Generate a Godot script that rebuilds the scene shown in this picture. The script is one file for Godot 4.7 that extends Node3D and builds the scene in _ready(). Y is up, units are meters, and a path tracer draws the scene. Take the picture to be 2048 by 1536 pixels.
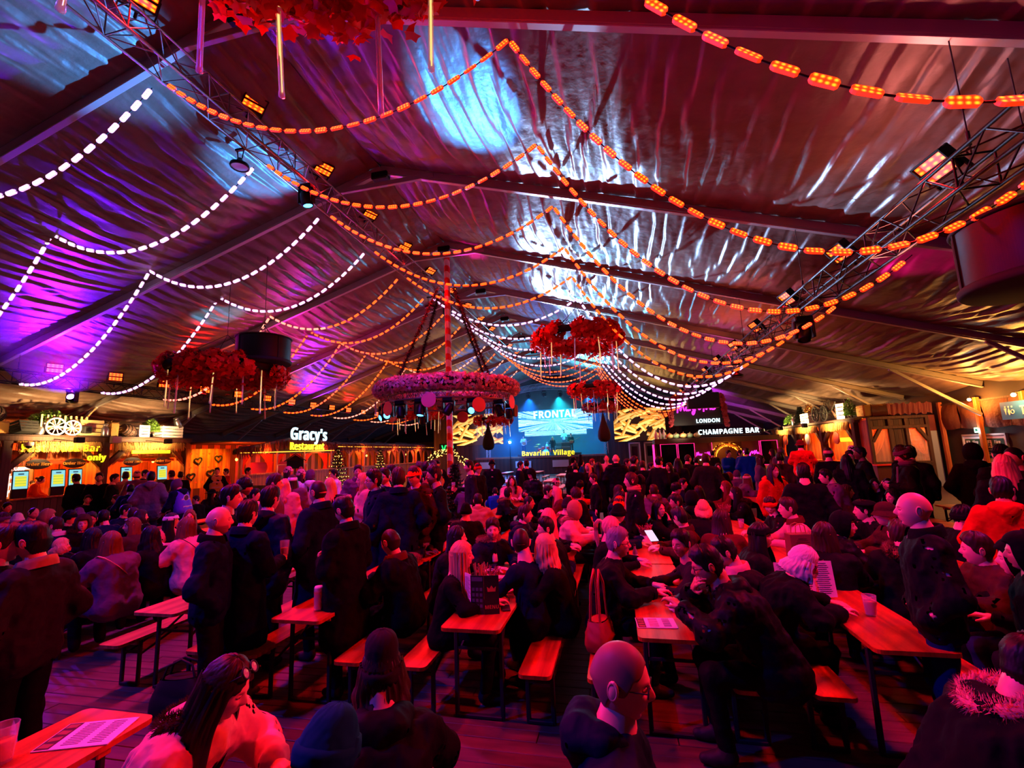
extends Node3D
# A great beer tent at night. x runs across the tent, y up, -z towards the stage. The ridge of the roof lies over x = RX.
const RX := -6.13
const RY := 10.43
const SLOPE := 0.3137
const BAY := 5.0
var M := {}
var used := {}
var rng := RandomNumberGenerator.new()
var lib := {}
var fn := FastNoiseLite.new()

# ---------------------------------------------------------------- mesh builder
class MB:
	var v := PackedVector3Array()
	var n := PackedVector3Array()
	var c := PackedColorArray()
	var u := PackedVector2Array()
	var i := PackedInt32Array()
	var col := Color.WHITE

	# a piece given by points and triangles: smooth normals; turned so that its faces look outwards (or along hint)
	func piece(p: PackedVector3Array, t: PackedInt32Array, uvs := PackedVector2Array(), hint := Vector3.ZERO, cols := PackedColorArray()) -> void:
		var b := v.size()
		var k := p.size()
		var nn := PackedVector3Array()
		nn.resize(k)
		var mid := Vector3.ZERO
		for q in p: mid += q
		mid /= maxf(1, k)
		var vol := 0.0
		var j := 0
		while j < t.size():
			var a := p[t[j]]
			var e := p[t[j + 1]]
			var f := p[t[j + 2]]
			var fnrm := (e - a).cross(f - a)
			nn[t[j]] += fnrm
			nn[t[j + 1]] += fnrm
			nn[t[j + 2]] += fnrm
			vol += fnrm.dot(hint) if hint != Vector3.ZERO else fnrm.dot((a + e + f) / 3.0 - mid)
			j += 3
		var s := 1.0 if vol > 0.0 else -1.0
		for q in k: nn[q] = (nn[q] * s).normalized()
		v.append_array(p)
		n.append_array(nn)
		if cols.size() == k:
			c.append_array(cols)
		else:
			var cc := PackedColorArray()
			cc.resize(k)
			cc.fill(col)
			c.append_array(cc)
		if uvs.size() == k:
			u.append_array(uvs)
		else:
			var uu := PackedVector2Array()
			uu.resize(k)
			u.append_array(uu)
		j = 0
		var ti := PackedInt32Array()
		ti.resize(t.size())
		while j < t.size():
			ti[j] = t[j] + b
			if s > 0.0:
				ti[j + 1] = t[j + 2] + b
				ti[j + 2] = t[j + 1] + b
			else:
				ti[j + 1] = t[j + 1] + b
				ti[j + 2] = t[j + 2] + b
			j += 3
		i.append_array(ti)

	func grid(p: PackedVector3Array, rows: int, cols: int, wrap := false, hint := Vector3.ZERO, uvs := PackedVector2Array(), cc := PackedColorArray()) -> void:
		var t := PackedInt32Array()
		for r in rows - 1:
			for q in (cols if wrap else cols - 1):
				var q2 := (q + 1) % cols
				t.append_array([r * cols + q, r * cols + q2, (r + 1) * cols + q2, r * cols + q, (r + 1) * cols + q2, (r + 1) * cols + q])
		piece(p, t, uvs, hint, cc)

	func box(at: Vector3, size: Vector3, basis := Basis.IDENTITY, bevel := 0.0) -> void:
		var h := size / 2.0
		var be := minf(bevel, minf(h.x, minf(h.y, h.z)) * 0.9)
		for ax in 3:
			for sg: float in [-1.0, 1.0]:
				var a1 := (ax + 1) % 3
				var a2 := (ax + 2) % 3
				var nr := Vector3.ZERO
				nr[ax] = sg
				var p := PackedVector3Array()
				for cn in [[-1, -1], [1, -1], [1, 1], [-1, 1]]:
					var q := Vector3.ZERO
					q[ax] = sg * h[ax]
					q[a1] = cn[0] * (h[a1] - be)
					q[a2] = cn[1] * (h[a2] - be)
					p.append(at + basis * q)
				flat(p, basis * nr)
		if be <= 0.0: return
		for ax in 3: # edges along ax
			var a1 := (ax + 1) % 3
			var a2 := (ax + 2) % 3
			for cn in [[-1, -1], [1, -1], [1, 1], [-1, 1]]:
				var p := PackedVector3Array()
				for w in [[1, -1], [1, 1], [0, 1], [0, -1]]:
					var q := Vector3.ZERO
					q[ax] = w[1] * (h[ax] - be)
					q[a1] = cn[0] * (h[a1] - (0.0 if w[0] == 1 else be))
					q[a2] = cn[1] * (h[a2] - (be if w[0] == 1 else 0.0))
					p.append(at + basis * q)
				var nr := Vector3.ZERO
				nr[a1] = cn[0]
				nr[a2] = cn[1]
				flat(p, basis * nr.normalized())

	func flat(p: PackedVector3Array, nr: Vector3, uvs := PackedVector2Array()) -> void: # convex polygon
		var b := v.size()
		for q in p.size():
			v.append(p[q])
			n.append(nr)
			c.append(col)
			u.append(uvs[q] if uvs.size() else Vector2.ZERO)
		var cw := (p[1] - p[0]).cross(p[2] - p[0]).dot(nr) < 0.0
		for q in range(1, p.size() - 1):
			if cw: i.append_array([b, b + q, b + q + 1])
			else: i.append_array([b, b + q + 1, b + q])

	func tube(pts: PackedVector3Array, r0: float, sides := 6, r1 := -1.0, cap := true, closed := false, flat2 := 1.0) -> void:
		var p := PackedVector3Array()
		var k := pts.size()
		var rr := r0 if r1 < 0.0 else r1
		var up := Vector3.UP
		var first := (pts[1] - pts[0]).normalized()
		if absf(first.y) > 0.9: up = Vector3.RIGHT
		for q in k:
			var d: Vector3
			if closed: d = pts[(q + 1) % k] - pts[(q - 1 + k) % k]
			else: d = pts[mini(q + 1, k - 1)] - pts[maxi(q - 1, 0)]
			d = d.normalized()
			var sx := up.cross(d)
			if sx.length() < 0.05: sx = Vector3.FORWARD.cross(d)
			sx = sx.normalized()
			var sy := d.cross(sx)
			up = sy if absf(first.y) > 0.9 else up
			var r := lerpf(r0, rr, float(q) / maxf(1, k - 1))
			for w in sides:
				var an := TAU * (w + 0.5) / sides
				p.append(pts[q] + sx * cos(an) * r + sy * sin(an) * r * flat2)
		if closed:
			for w in sides: p.append(p[w])
			grid(p, k + 1, sides, true)
			return
		var t := PackedInt32Array()
		for r in k - 1:
			for q in sides:
				var q2 := (q + 1) % sides
				t.append_array([r * sides + q, r * sides + q2, (r + 1) * sides + q2, r * sides + q, (r + 1) * sides + q2, (r + 1) * sides + q])
		piece(p, t)
		if cap:
			flat(p.slice(0, sides), (pts[0] - pts[1]).normalized())
			flat(p.slice((k - 1) * sides, k * sides), (pts[k - 1] - pts[k - 2]).normalized())

	func rod(a: Vector3, b: Vector3, r: float, sides := 6, r1 := -1.0) -> void:
		tube(PackedVector3Array([a, b]), r, sides, r1)

	func beam(a: Vector3, b: Vector3, w: float, h: float, bevel := 0.0) -> void: # rectangular bar, h measured upwards
		var d := (b - a).normalized()
		var sx := Vector3.UP.cross(d) if absf(d.y) < 0.98 else Vector3.RIGHT
		sx = sx.normalized()
		box((a + b) / 2.0, Vector3(w, h, a.distance_to(b)), Basis(sx, d.cross(sx), d), bevel)

	func lathe(prof: Array, sides: int, at := Transform3D.IDENTITY) -> void: # prof of Vector2(r, y)
		var p := PackedVector3Array()
		for q in prof:
			for w in sides:
				var an := TAU * w / sides
				p.append(at * Vector3(cos(an) * q.x, q.y, sin(an) * q.x))
		grid(p, prof.size(), sides, true)

	func ball(at: Vector3, r: Vector3, rows := 8, cols := 12, basis := Basis.IDENTITY) -> void:
		var p := PackedVector3Array()
		for a in rows + 1:
			var th := PI * a / rows
			for w in cols:
				var an := TAU * w / cols
				p.append(at + basis * (Vector3(sin(th) * cos(an), cos(th), sin(th) * sin(an)) * r))
		grid(p, rows + 1, cols, true)

	func torus(at: Vector3, R: float, r: float, ru := 24, sides := 8, basis := Basis.IDENTITY, squash := 1.0) -> void:
		var p := PackedVector3Array()
		for a in ru + 1:
			var an := TAU * a / ru
			for w in sides:
				var t := TAU * w / sides
				p.append(at + basis * Vector3((R + cos(t) * r) * cos(an), sin(t) * r * squash, (R + cos(t) * r) * sin(an)))
		grid(p, ru + 1, sides, true)

	func extrude(poly: PackedVector2Array, depth: float, at := Transform3D.IDENTITY) -> void: # in xy, from z=0 to -depth
		var tri := Geometry2D.triangulate_polygon(poly)
		for side in 2:
			var b := v.size()
			var nr := (at.basis * Vector3(0, 0, 1 if side == 0 else -1)).normalized()
			for q in poly:
				v.append(at * Vector3(q.x, q.y, 0.0 if side == 0 else -depth))
				n.append(nr)
				c.append(col)
				u.append(q)
			var j := 0
			while j < tri.size():
				var a := v[b + tri[j]]
				if (v[b + tri[j + 1]] - a).cross(v[b + tri[j + 2]] - a).dot(nr) < 0.0:
					i.append_array([b + tri[j], b + tri[j + 1], b + tri[j + 2]])
				else:
					i.append_array([b + tri[j], b + tri[j + 2], b + tri[j + 1]])
				j += 3
		var cwp := Geometry2D.is_polygon_clockwise(poly)
		for q in poly.size():
			var a := poly[q]
			var e := poly[(q + 1) % poly.size()]
			var o := Vector2(e.y - a.y, a.x - e.x).normalized() * (-1.0 if cwp else 1.0)
			flat(PackedVector3Array([at * Vector3(a.x, a.y, 0), at * Vector3(e.x, e.y, 0), at * Vector3(e.x, e.y, -depth), at * Vector3(a.x, a.y, -depth)]), (at.basis * Vector3(o.x, o.y, 0)).normalized())

	func add(o: MB, x := Transform3D.IDENTITY, tint := Color.WHITE) -> void:
		var b := v.size()
		v.append_array(x * o.v)
		var nb := Transform3D(x.basis.inverse().transposed(), Vector3.ZERO)
		for q in nb * o.n: n.append(q.normalized())
		if tint == Color.WHITE: c.append_array(o.c)
		else:
			for q in o.c: c.append(q * tint)
		u.append_array(o.u)
		var flip := x.basis.determinant() < 0.0
		var j := 0
		var ti := PackedInt32Array()
		ti.resize(o.i.size())
		while j < o.i.size():
			ti[j] = o.i[j] + b
			ti[j + 1] = o.i[j + (2 if flip else 1)] + b
			ti[j + 2] = o.i[j + (1 if flip else 2)] + b
			j += 3
		i.append_array(ti)

	func text(s: String, font: Font, size: float, depth: float, at: Transform3D) -> void:
		var tm := TextMesh.new()
		tm.text = s
		tm.font = font
		tm.font_size = 64
		tm.pixel_size = size / 64.0
		tm.depth = depth
		tm.curve_step = 3.0
		var a := tm.get_mesh_arrays()
		var m := MB.new()
		m.v = a[Mesh.ARRAY_VERTEX]
		m.n = a[Mesh.ARRAY_NORMAL]
		m.i = a[Mesh.ARRAY_INDEX] if a[Mesh.ARRAY_INDEX] != null else PackedInt32Array(range(m.v.size()))
		m.u.resize(m.v.size())
		m.c.resize(m.v.size())
		m.c.fill(col)
		add(m, at)

	func mesh(uv := false, colors := false) -> ArrayMesh:
		var a := []
		a.resize(Mesh.ARRAY_MAX)
		a[Mesh.ARRAY_VERTEX] = v
		a[Mesh.ARRAY_NORMAL] = n
		if uv: a[Mesh.ARRAY_TEX_UV] = u
		if colors: a[Mesh.ARRAY_COLOR] = c
		a[Mesh.ARRAY_INDEX] = i
		var m := ArrayMesh.new()
		if v.size(): m.add_surface_from_arrays(Mesh.PRIMITIVE_TRIANGLES, a)
		return m

# ---------------------------------------------------------------- scene tree helpers
func numbered(called: String) -> String:
	if not used.has(called):
		used[called] = 0
		return called
	used[called] += 1
	return "%s_%03d" % [called, used[called]]

func tag(o: Node3D, label: String, category := "", group := "", kind := "") -> void:
	if label: o.set_meta("label", label)
	if category: o.set_meta("category", category)
	if group: o.set_meta("group", group)
	if kind: o.set_meta("kind", kind)

func thing(called: String, label: String, category: String, at := Vector3.ZERO, turn := 0.0, group := "") -> Node3D:
	var o := Node3D.new()
	o.name = numbered(called)
	add_child(o)
	o.position = at
	o.rotation.y = turn
	tag(o, label, category, group)
	return o

func part(called: String, m, mat: Material, parent: Node3D, x := Transform3D.IDENTITY, label := "") -> MeshInstance3D:
	var o := MeshInstance3D.new()
	o.name = called
	if m is MB: o.mesh = m.mesh()
	else: o.mesh = m
	o.material_override = mat
	o.transform = x
	parent.add_child(o, true)
	if label: o.set_meta("label", label)
	return o

func solo(called: String, m, mat: Material, label: String, category: String, x := Transform3D.IDENTITY, group := "", kind := "") -> MeshInstance3D:
	var o := MeshInstance3D.new()
	o.name = numbered(called)
	o.mesh = m.mesh() if m is MB else m
	o.material_override = mat
	o.transform = x
	add_child(o)
	tag(o, label, category, group, kind)
	return o

func struct(called: String, m, mat: Material, label := "") -> Node3D:
	var o: Node3D
	if m == null:
		o = Node3D.new()
		o.name = numbered(called)
		add_child(o)
	else:
		o = solo(called, m, mat, "", "")
	tag(o, label, "", "", "structure")
	return o

func dup(o: Node3D, at: Vector3, turn := 0.0, label := "") -> Node3D:
	var r := o.duplicate() as Node3D
	r.name = numbered(str(o.name).rstrip("0123456789").trim_suffix("_"))
	add_child(r)
	r.position = at
	r.rotation.y = turn
	if label: r.set_meta("label", label)
	return r

func P(at: Vector3, turn := 0.0, tilt := 0.0) -> Transform3D:
	return Transform3D(Basis.from_euler(Vector3(tilt, turn, 0)), at)

func V3(a: Array) -> PackedVector3Array:
	return PackedVector3Array(a)

# ---------------------------------------------------------------- materials
func mat(key: String, col: Color, rough := 0.7, o := {}) -> StandardMaterial3D:
	if M.has(key): return M[key]
	var m := StandardMaterial3D.new()
	m.resource_name = key
	m.albedo_color = col
	m.roughness = rough
	for k in o: m.set(k, o[k])
	M[key] = m
	return m

func glow(key: String, col: Color, energy: float, o := {}) -> StandardMaterial3D:
	var d := {"emission_enabled": true, "emission": col, "emission_energy_multiplier": energy}
	d.merge(o)
	return mat(key, col.darkened(0.4), 0.5, d)

func noise_tex(freq: float, sz := 512, ramp := [], normal := 0.0, seed := 1, type := FastNoiseLite.TYPE_SIMPLEX_SMOOTH, fractal := 4, stretch := Vector3.ONE) -> Texture2D:
	var f := FastNoiseLite.new()
	f.noise_type = type
	f.frequency = freq
	f.seed = seed
	f.fractal_octaves = fractal
	if stretch == Vector3.ONE:
		var t := NoiseTexture2D.new()
		t.width = sz
		t.height = sz
		t.seamless = true
		t.noise = f
		if normal > 0.0:
			t.as_normal_map = true
			t.bump_strength = normal
		elif ramp.size():
			t.color_ramp = gradient(ramp)
		return t
	# stretched grain, computed by hand so that it tiles
	var im := Image.create_empty(sz, sz, false, Image.FORMAT_RGB8)
	var g := gradient(ramp)
	for y in sz:
		var a := TAU * y / sz
		var cy := cos(a) * stretch.y
		var sy := sin(a) * stretch.y
		for x in sz:
			var q := f.get_noise_3d(x * stretch.x, cy * 40.0, sy * 40.0) * 0.5 + 0.5
			im.set_pixel(x, y, g.sample(q))
	if normal > 0.0: im.bump_map_to_normal_map(normal)
	return ImageTexture.create_from_image(im)

func gradient(ramp: Array) -> Gradient:
	var g := Gradient.new()
	var cols := PackedColorArray()
	var offs := PackedFloat32Array()
	for k in ramp.size():
		cols.append(ramp[k][1])
		offs.append(ramp[k][0])
	g.offsets = offs
	g.colors = cols
	return g

func tri(tex: Texture2D, scale: float, o := {}, world := true) -> Dictionary:
	var d := {"albedo_texture": tex, "uv1_triplanar": true, "uv1_world_triplanar": world, "uv1_scale": Vector3.ONE * scale}
	d.merge(o, true)
	return d

func lamp(kind: String, called: String, at: Vector3, col: Color, energy: float, towards := Vector3.DOWN, angle := 45.0, size := 0.1, blend := 0.5) -> Light3D:
	var l: Light3D
	if kind == "spot":
		var s := SpotLight3D.new()
		s.spot_range = 80.0
		s.spot_angle = angle
		s.spot_angle_attenuation = blend
		s.spot_attenuation = 2.0
		l = s
	elif kind == "area":
		var s := AreaLight3D.new()
		s.area_size = Vector2(size, size * 0.5)
		l = s
	else:
		var s := OmniLight3D.new()
		s.omni_range = 80.0
		s.omni_attenuation = 2.0
		l = s
	l.name = numbered(called)
	l.light_color = col
	l.light_energy = energy
	if kind != "area": l.light_size = size
	l.shadow_enabled = true
	add_child(l)
	var d := towards.normalized()
	l.look_at_from_position(at, at + d, Vector3.UP if absf(d.y) < 0.95 else Vector3.RIGHT)
	return l

func roof_y(x: float) -> float:
	return RY - absf(x - RX) * SLOPE

func _ready() -> void:
	rng.seed = 7
	fn.seed = 3
	fn.frequency = 1.0
	fn.fractal_octaves = 2
	# camera
	var cam = Camera3D.new()
	cam.name = "camera"
	cam.keep_aspect = Camera3D.KEEP_HEIGHT
	cam.fov = rad_to_deg(2.0 * atan(768.0 / 910.25))
	cam.near = 0.05
	cam.far = 200.0
	add_child(cam)
	var yaw = 0.2205
	var pitch = 0.1482
	var roll = -0.0372
	var fwd = Vector3(-sin(yaw) * cos(pitch), sin(pitch), -cos(yaw) * cos(pitch))
	var right = Vector3(cos(yaw), 0, -sin(yaw))
	var up = right.cross(fwd)
	cam.transform = Transform3D(Basis(right * cos(roll) + up * sin(roll), up * cos(roll) - right * sin(roll), -fwd), Vector3(0, 2.15, 0))
	cam.current = true
	# surroundings: night outside, nothing comes in
	var we = WorldEnvironment.new()
	we.name = "surroundings"
	var env = Environment.new()
	env.background_mode = Environment.BG_COLOR
	env.background_color = Color(0.0, 0.0, 0.0)
	env.tonemap_mode = Environment.TONE_MAPPER_LINEAR
	env.tonemap_exposure = 1.0
	env.sdfgi_enabled = true
	env.ssao_enabled = true
	env.ssil_enabled = true
	env.volumetric_fog_enabled = true
	env.volumetric_fog_density = 0.0
	we.environment = env
	add_child(we)
	lights()
	materials()
	shell()
	rig()
	strings()
	stage()
	left_side()
	right_side()
	tables()
	people()
	mist()

func lights() -> void:
	var blue = Color(0.25, 0.6, 1.0)
	var ice = Color(0.62, 0.78, 1.0)
	# the bright beam lamp at the left of the stage floor, which rakes the roof through the hanging flower rings
	lamp("spot", "stage_spot", Vector3(-9.8, 2.95, -41.4), ice, 2600.0, Vector3(0.9, 8.0, -13.0) - Vector3(-9.8, 2.95, -41.4), 7.5, 0.14, 0.5)
	lamp("spot", "stage_spot", Vector3(-3.0, 6.2, -41.0), Color(0.35, 0.8, 1.0), 160.0, Vector3(-3.0, 9.2, -31.0) - Vector3(-3.0, 6.2, -41.0), 34.0, 0.2, 0.8)
	# moving heads on the flower ring round the maypole
	for q in [[Vector3(-2.5, 9.29, -8.0), blue, 560.0, 9.0], [Vector3(-8.7, 9.6, -5.0), blue, 480.0, 9.0], [Vector3(-8.5, 9.7, -9.0), blue, 380.0, 9.0], [Vector3(-14.5, 7.8, -13.8), Color(0.2, 0.75, 1.0), 180.0, 7.0], [Vector3(-18.3, 6.6, -23.5), Color(0.25, 0.35, 1.0), 60.0, 8.0]]:
		var from = Vector3(-6.2, 3.95, -16.3) + Vector3(q[0].x + 6.2, 0, q[0].z + 16.3).normalized() * 2.75
		lamp("spot", "ring_spot", from, q[1], q[2], q[0] - from, q[3], 0.08, 0.7)
	# unseen lamps, placed to throw magenta patches on the lining
	lamp("spot", "unseen_magenta_wash", Vector3(-6.0, 7.2, -17.6), Color(1.0, 0.05, 0.75), 40.0, Vector3(0.85, 2.9, 1.3), 14.0, 0.08, 0.9)
	lamp("spot", "unseen_magenta_wash", Vector3(4.9, 4.9, -14.0), Color(1.0, 0.05, 0.6), 30.0, Vector3(2.4, 1.35, 2.2), 14.0, 0.08, 0.9)
	lamp("spot", "unseen_magenta_wash", Vector3(4.6, 4.7, -34.0), Color(0.8, 0.15, 1.0), 90.0, Vector3(3.0, 1.6, -4.0), 30.0, 0.08, 0.9)
	# the violet flood on the far truss, and an unseen one lighting the lining beyond
	lamp("spot", "violet_flood", Vector3(-19.3, 4.95, -12.5), Color(0.40, 0.02, 1.0), 420.0, Vector3(4.0, 3.2, 4.2), 48.0, 0.12, 1.0)
	lamp("spot", "violet_flood", Vector3(-19.3, 4.95, -27.0), Color(0.42, 0.03, 1.0), 110.0, Vector3(3.0, 3.2, 3.2), 36.0, 0.12, 1.0)
	# unseen lamps, placed below the lining to tint it pink and violet
	lamp("spot", "unseen_roof_wash", Vector3(4.3, 4.9, -8.0), Color(1.0, 0.50, 0.45), 7.0, Vector3(0.2, 1.0, 0.2), 75.0, 0.2, 1.0)
	lamp("spot", "unseen_roof_wash", Vector3(4.3, 4.9, -18.0), Color(1.0, 0.42, 0.24), 15.0, Vector3(0.3, 1.0, 0.0), 75.0, 0.2, 1.0)
	lamp("spot", "unseen_roof_wash", Vector3(-14.0, 4.6, -19.0), Color(0.75, 0.08, 0.5), 34.0, Vector3(0.1, 1.0, 0.15), 75.0, 0.2, 1.0)

func mist() -> void: # stage smoke, and the thin smoke that shows the violet beam
	for q in [["stage_smoke", Vector3(-7.2, 5.2, -44.6), Vector3(12.4, 7.4, 6.4), 0.035], ["beam_smoke", Vector3(-18.4, 6.4, -11.6), Vector3(3.4, 3.4, 3.4), 0.05]]:
		var f = FogVolume.new()
		f.name = q[0]
		f.shape = RenderingServer.FOG_VOLUME_SHAPE_BOX if q[0] == "stage_smoke" else RenderingServer.FOG_VOLUME_SHAPE_ELLIPSOID
		f.size = q[2]
		f.position = q[1]
		var fm = FogMaterial.new()
		fm.density = q[3]
		fm.albedo = Color(0.9, 0.9, 0.9)
		f.material = fm
		f.set_meta("kind", "stuff")
		f.set_meta("label", "thin drifting stage smoke" if q[0] == "stage_smoke" else "thin smoke lit by the violet lamp")
		add_child(f)

func materials() -> void:
	var streak = noise_tex(0.02, 512, [[0.0, Color(0.66, 0.58, 0.52)], [0.45, Color(0.86, 0.80, 0.75)], [1.0, Color(1, 0.97, 0.93)]], 0.0, 5, FastNoiseLite.TYPE_SIMPLEX_SMOOTH, 4, Vector3(0.25, 1.2, 1))
	var crumple = noise_tex(0.012, 512, [], 7.0, 9, FastNoiseLite.TYPE_SIMPLEX, 5)
	mat("roof_satin", Color(0.50, 0.43, 0.40), 0.42, tri(streak, 0.35, {"normal_enabled": true, "normal_texture": crumple, "normal_scale": 0.3, "metallic_specular": 0.6}))
	mat("wall_cloth", Color(0.16, 0.11, 0.09), 0.8, tri(streak, 0.5))
	mat("aluminium", Color(0.72, 0.70, 0.70), 0.38, {"metallic": 0.55})
	mat("truss_metal", Color(0.55, 0.50, 0.50), 0.32, {"metallic": 0.8})
	mat("black_metal", Color(0.03, 0.03, 0.035), 0.4, {"metallic": 0.5})
	mat("matt_black", Color(0.025, 0.025, 0.03), 0.75)
	mat("steel", Color(0.6, 0.6, 0.62), 0.3, {"metallic": 0.9})
	mat("dark_cable", Color(0.03, 0.025, 0.03), 0.6)
	var grain = noise_tex(0.035, 512, [[0.0, Color(0.52, 0.38, 0.26)], [0.4, Color(0.80, 0.66, 0.52)], [0.62, Color(0.93, 0.84, 0.72)], [1.0, Color(1, 0.96, 0.88)]], 0.0, 11, FastNoiseLite.TYPE_SIMPLEX_SMOOTH, 4, Vector3(0.9, 0.10, 1))
	var grain2 = noise_tex(0.035, 512, [[0.0, Color(0.5, 0.4, 0.34)], [0.5, Color(0.82, 0.75, 0.7)], [1.0, Color(1, 1, 1)]], 0.0, 15, FastNoiseLite.TYPE_SIMPLEX_SMOOTH, 4, Vector3(0.9, 0.10, 1))
	var grain3 = noise_tex(0.035, 512, [[0.0, Color(0.5, 0.4, 0.34)], [0.5, Color(0.82, 0.75, 0.7)], [1.0, Color(1, 1, 1)]], 0.0, 17, FastNoiseLite.TYPE_SIMPLEX_SMOOTH, 4, Vector3(0.1, 1.6, 1))
	M["_grain"] = null
	lib["grain"] = grain
	lib["grain2"] = grain2
	lib["crumple"] = crumple
	lib["folds"] = noise_tex(0.008, 512, [], 9.0, 21, FastNoiseLite.TYPE_SIMPLEX, 3)
	mat("pine", Color(0.72, 0.42, 0.20), 0.6, tri(grain, 1.1, {}, false))
	mat("pine_b", Color(0.62, 0.35, 0.17), 0.6, tri(grain, 1.3, {}, false))
	mat("old_wood", Color(0.26, 0.15, 0.09), 0.75, tri(grain2, 1.0, {}, false))
	mat("old_wood_b", Color(0.33, 0.20, 0.13), 0.75, tri(grain2, 0.8, {}, false))
	for k in 4:
		mat("floor_board_%d" % k, [Color(0.36, 0.26, 0.21), Color(0.31, 0.22, 0.18), Color(0.40, 0.29, 0.24), Color(0.34, 0.25, 0.21)][k], 0.62, tri(grain3, 0.9, {}, true))
	mat("table_wood", Color(0.80, 0.40, 0.16), 0.33, tri(grain, 0.9, {"clearcoat_enabled": true, "clearcoat": 0.25, "clearcoat_roughness": 0.3}, false))
	mat("table_wood_b", Color(0.74, 0.34, 0.13), 0.35, tri(grain, 1.1, {"clearcoat_enabled": true, "clearcoat": 0.25, "clearcoat_roughness": 0.3}, false))
	mat("table_pale", Color(0.72, 0.52, 0.34), 0.5, tri(grain, 1.0, {}, false))
	mat("white_paper", Color(0.86, 0.84, 0.82), 0.7)
	mat("black_card", Color(0.03, 0.03, 0.035), 0.5)
	mat("ink", Color(0.12, 0.1, 0.1), 0.7)
	mat("glass", Color(1, 1, 1, 0.12), 0.05, {"transparency": BaseMaterial3D.TRANSPARENCY_ALPHA, "metallic_specular": 0.6})
	mat("beer", Color(0.72, 0.30, 0.05), 0.12, {})
	mat("foam", Color(0.92, 0.86, 0.76), 0.8)
	mat("petal_red", Color(0.85, 0.05, 0.05), 0.6, {"backlight_enabled": true, "backlight": Color(0.5, 0.05, 0.04)})
	mat("petal_pale", Color(0.86, 0.66, 0.66), 0.6, {"backlight_enabled": true, "backlight": Color(0.4, 0.3, 0.3)})
	mat("leaf_dark", Color(0.035, 0.07, 0.04), 0.7)
	mat("leaf", Color(0.30, 0.46, 0.14), 0.65, {"backlight_enabled": true, "backlight": Color(0.1, 0.2, 0.05)})
	mat("straw", Color(0.66, 0.50, 0.24), 0.85)
	mat("red_paint", Color(0.80, 0.05, 0.06), 0.4)
	mat("white_paint", Color(0.86, 0.84, 0.84), 0.45)
	mat("canvas_white", Color(0.75, 0.73, 0.72), 0.7)
	mat("cream", Color(0.80, 0.68, 0.45), 0.6)
	mat("acrylic", Color(0.92, 0.90, 0.95, 0.35), 0.1, {"transparency": BaseMaterial3D.TRANSPARENCY_ALPHA})
	for q in [["led_orange", Color(1.0, 0.13, 0.004), Color(1.0, 0.62, 0.10), 2.8], ["led_white", Color(0.95, 0.62, 0.98), Color(1, 0.97, 1), 2.3], ["led_pinkwhite", Color(1.0, 0.40, 0.30), Color(1.0, 0.85, 0.75), 2.3], ["heater_glow", Color(1.0, 0.12, 0.004), Color(1.0, 0.55, 0.06), 3.6]]:
		var im = Image.create_empty(64, 32, false, Image.FORMAT_RGB8)
		for y in 32:
			for x in 64:
				var dd = Vector2(fposmod(x, 16.0) - 7.5, fposmod(y, 16.0) - 7.5).length()
				im.set_pixel(x, y, q[1].lerp(q[2], clampf(1.25 - dd / 6.5, 0.0, 1.0)))
		glow(q[0], Color.WHITE, q[3], {"emission_texture": ImageTexture.create_from_image(im), "emission_operator": BaseMaterial3D.EMISSION_OP_MULTIPLY, "uv1_scale": Vector3(1.0 / 0.2, 1.0 / 0.092, 1), "uv1_offset": Vector3(0.5, 0.5, 0)})
	glow("tube_glow", Color(1.0, 0.78, 0.45), 2.2)
	glow("lens_blue", Color(0.2, 0.6, 1.0), 14.0)
	glow("lens_white", Color(0.75, 0.9, 1.0), 25.0)
	glow("lens_violet", Color(0.7, 0.4, 1.0), 30.0)

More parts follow.
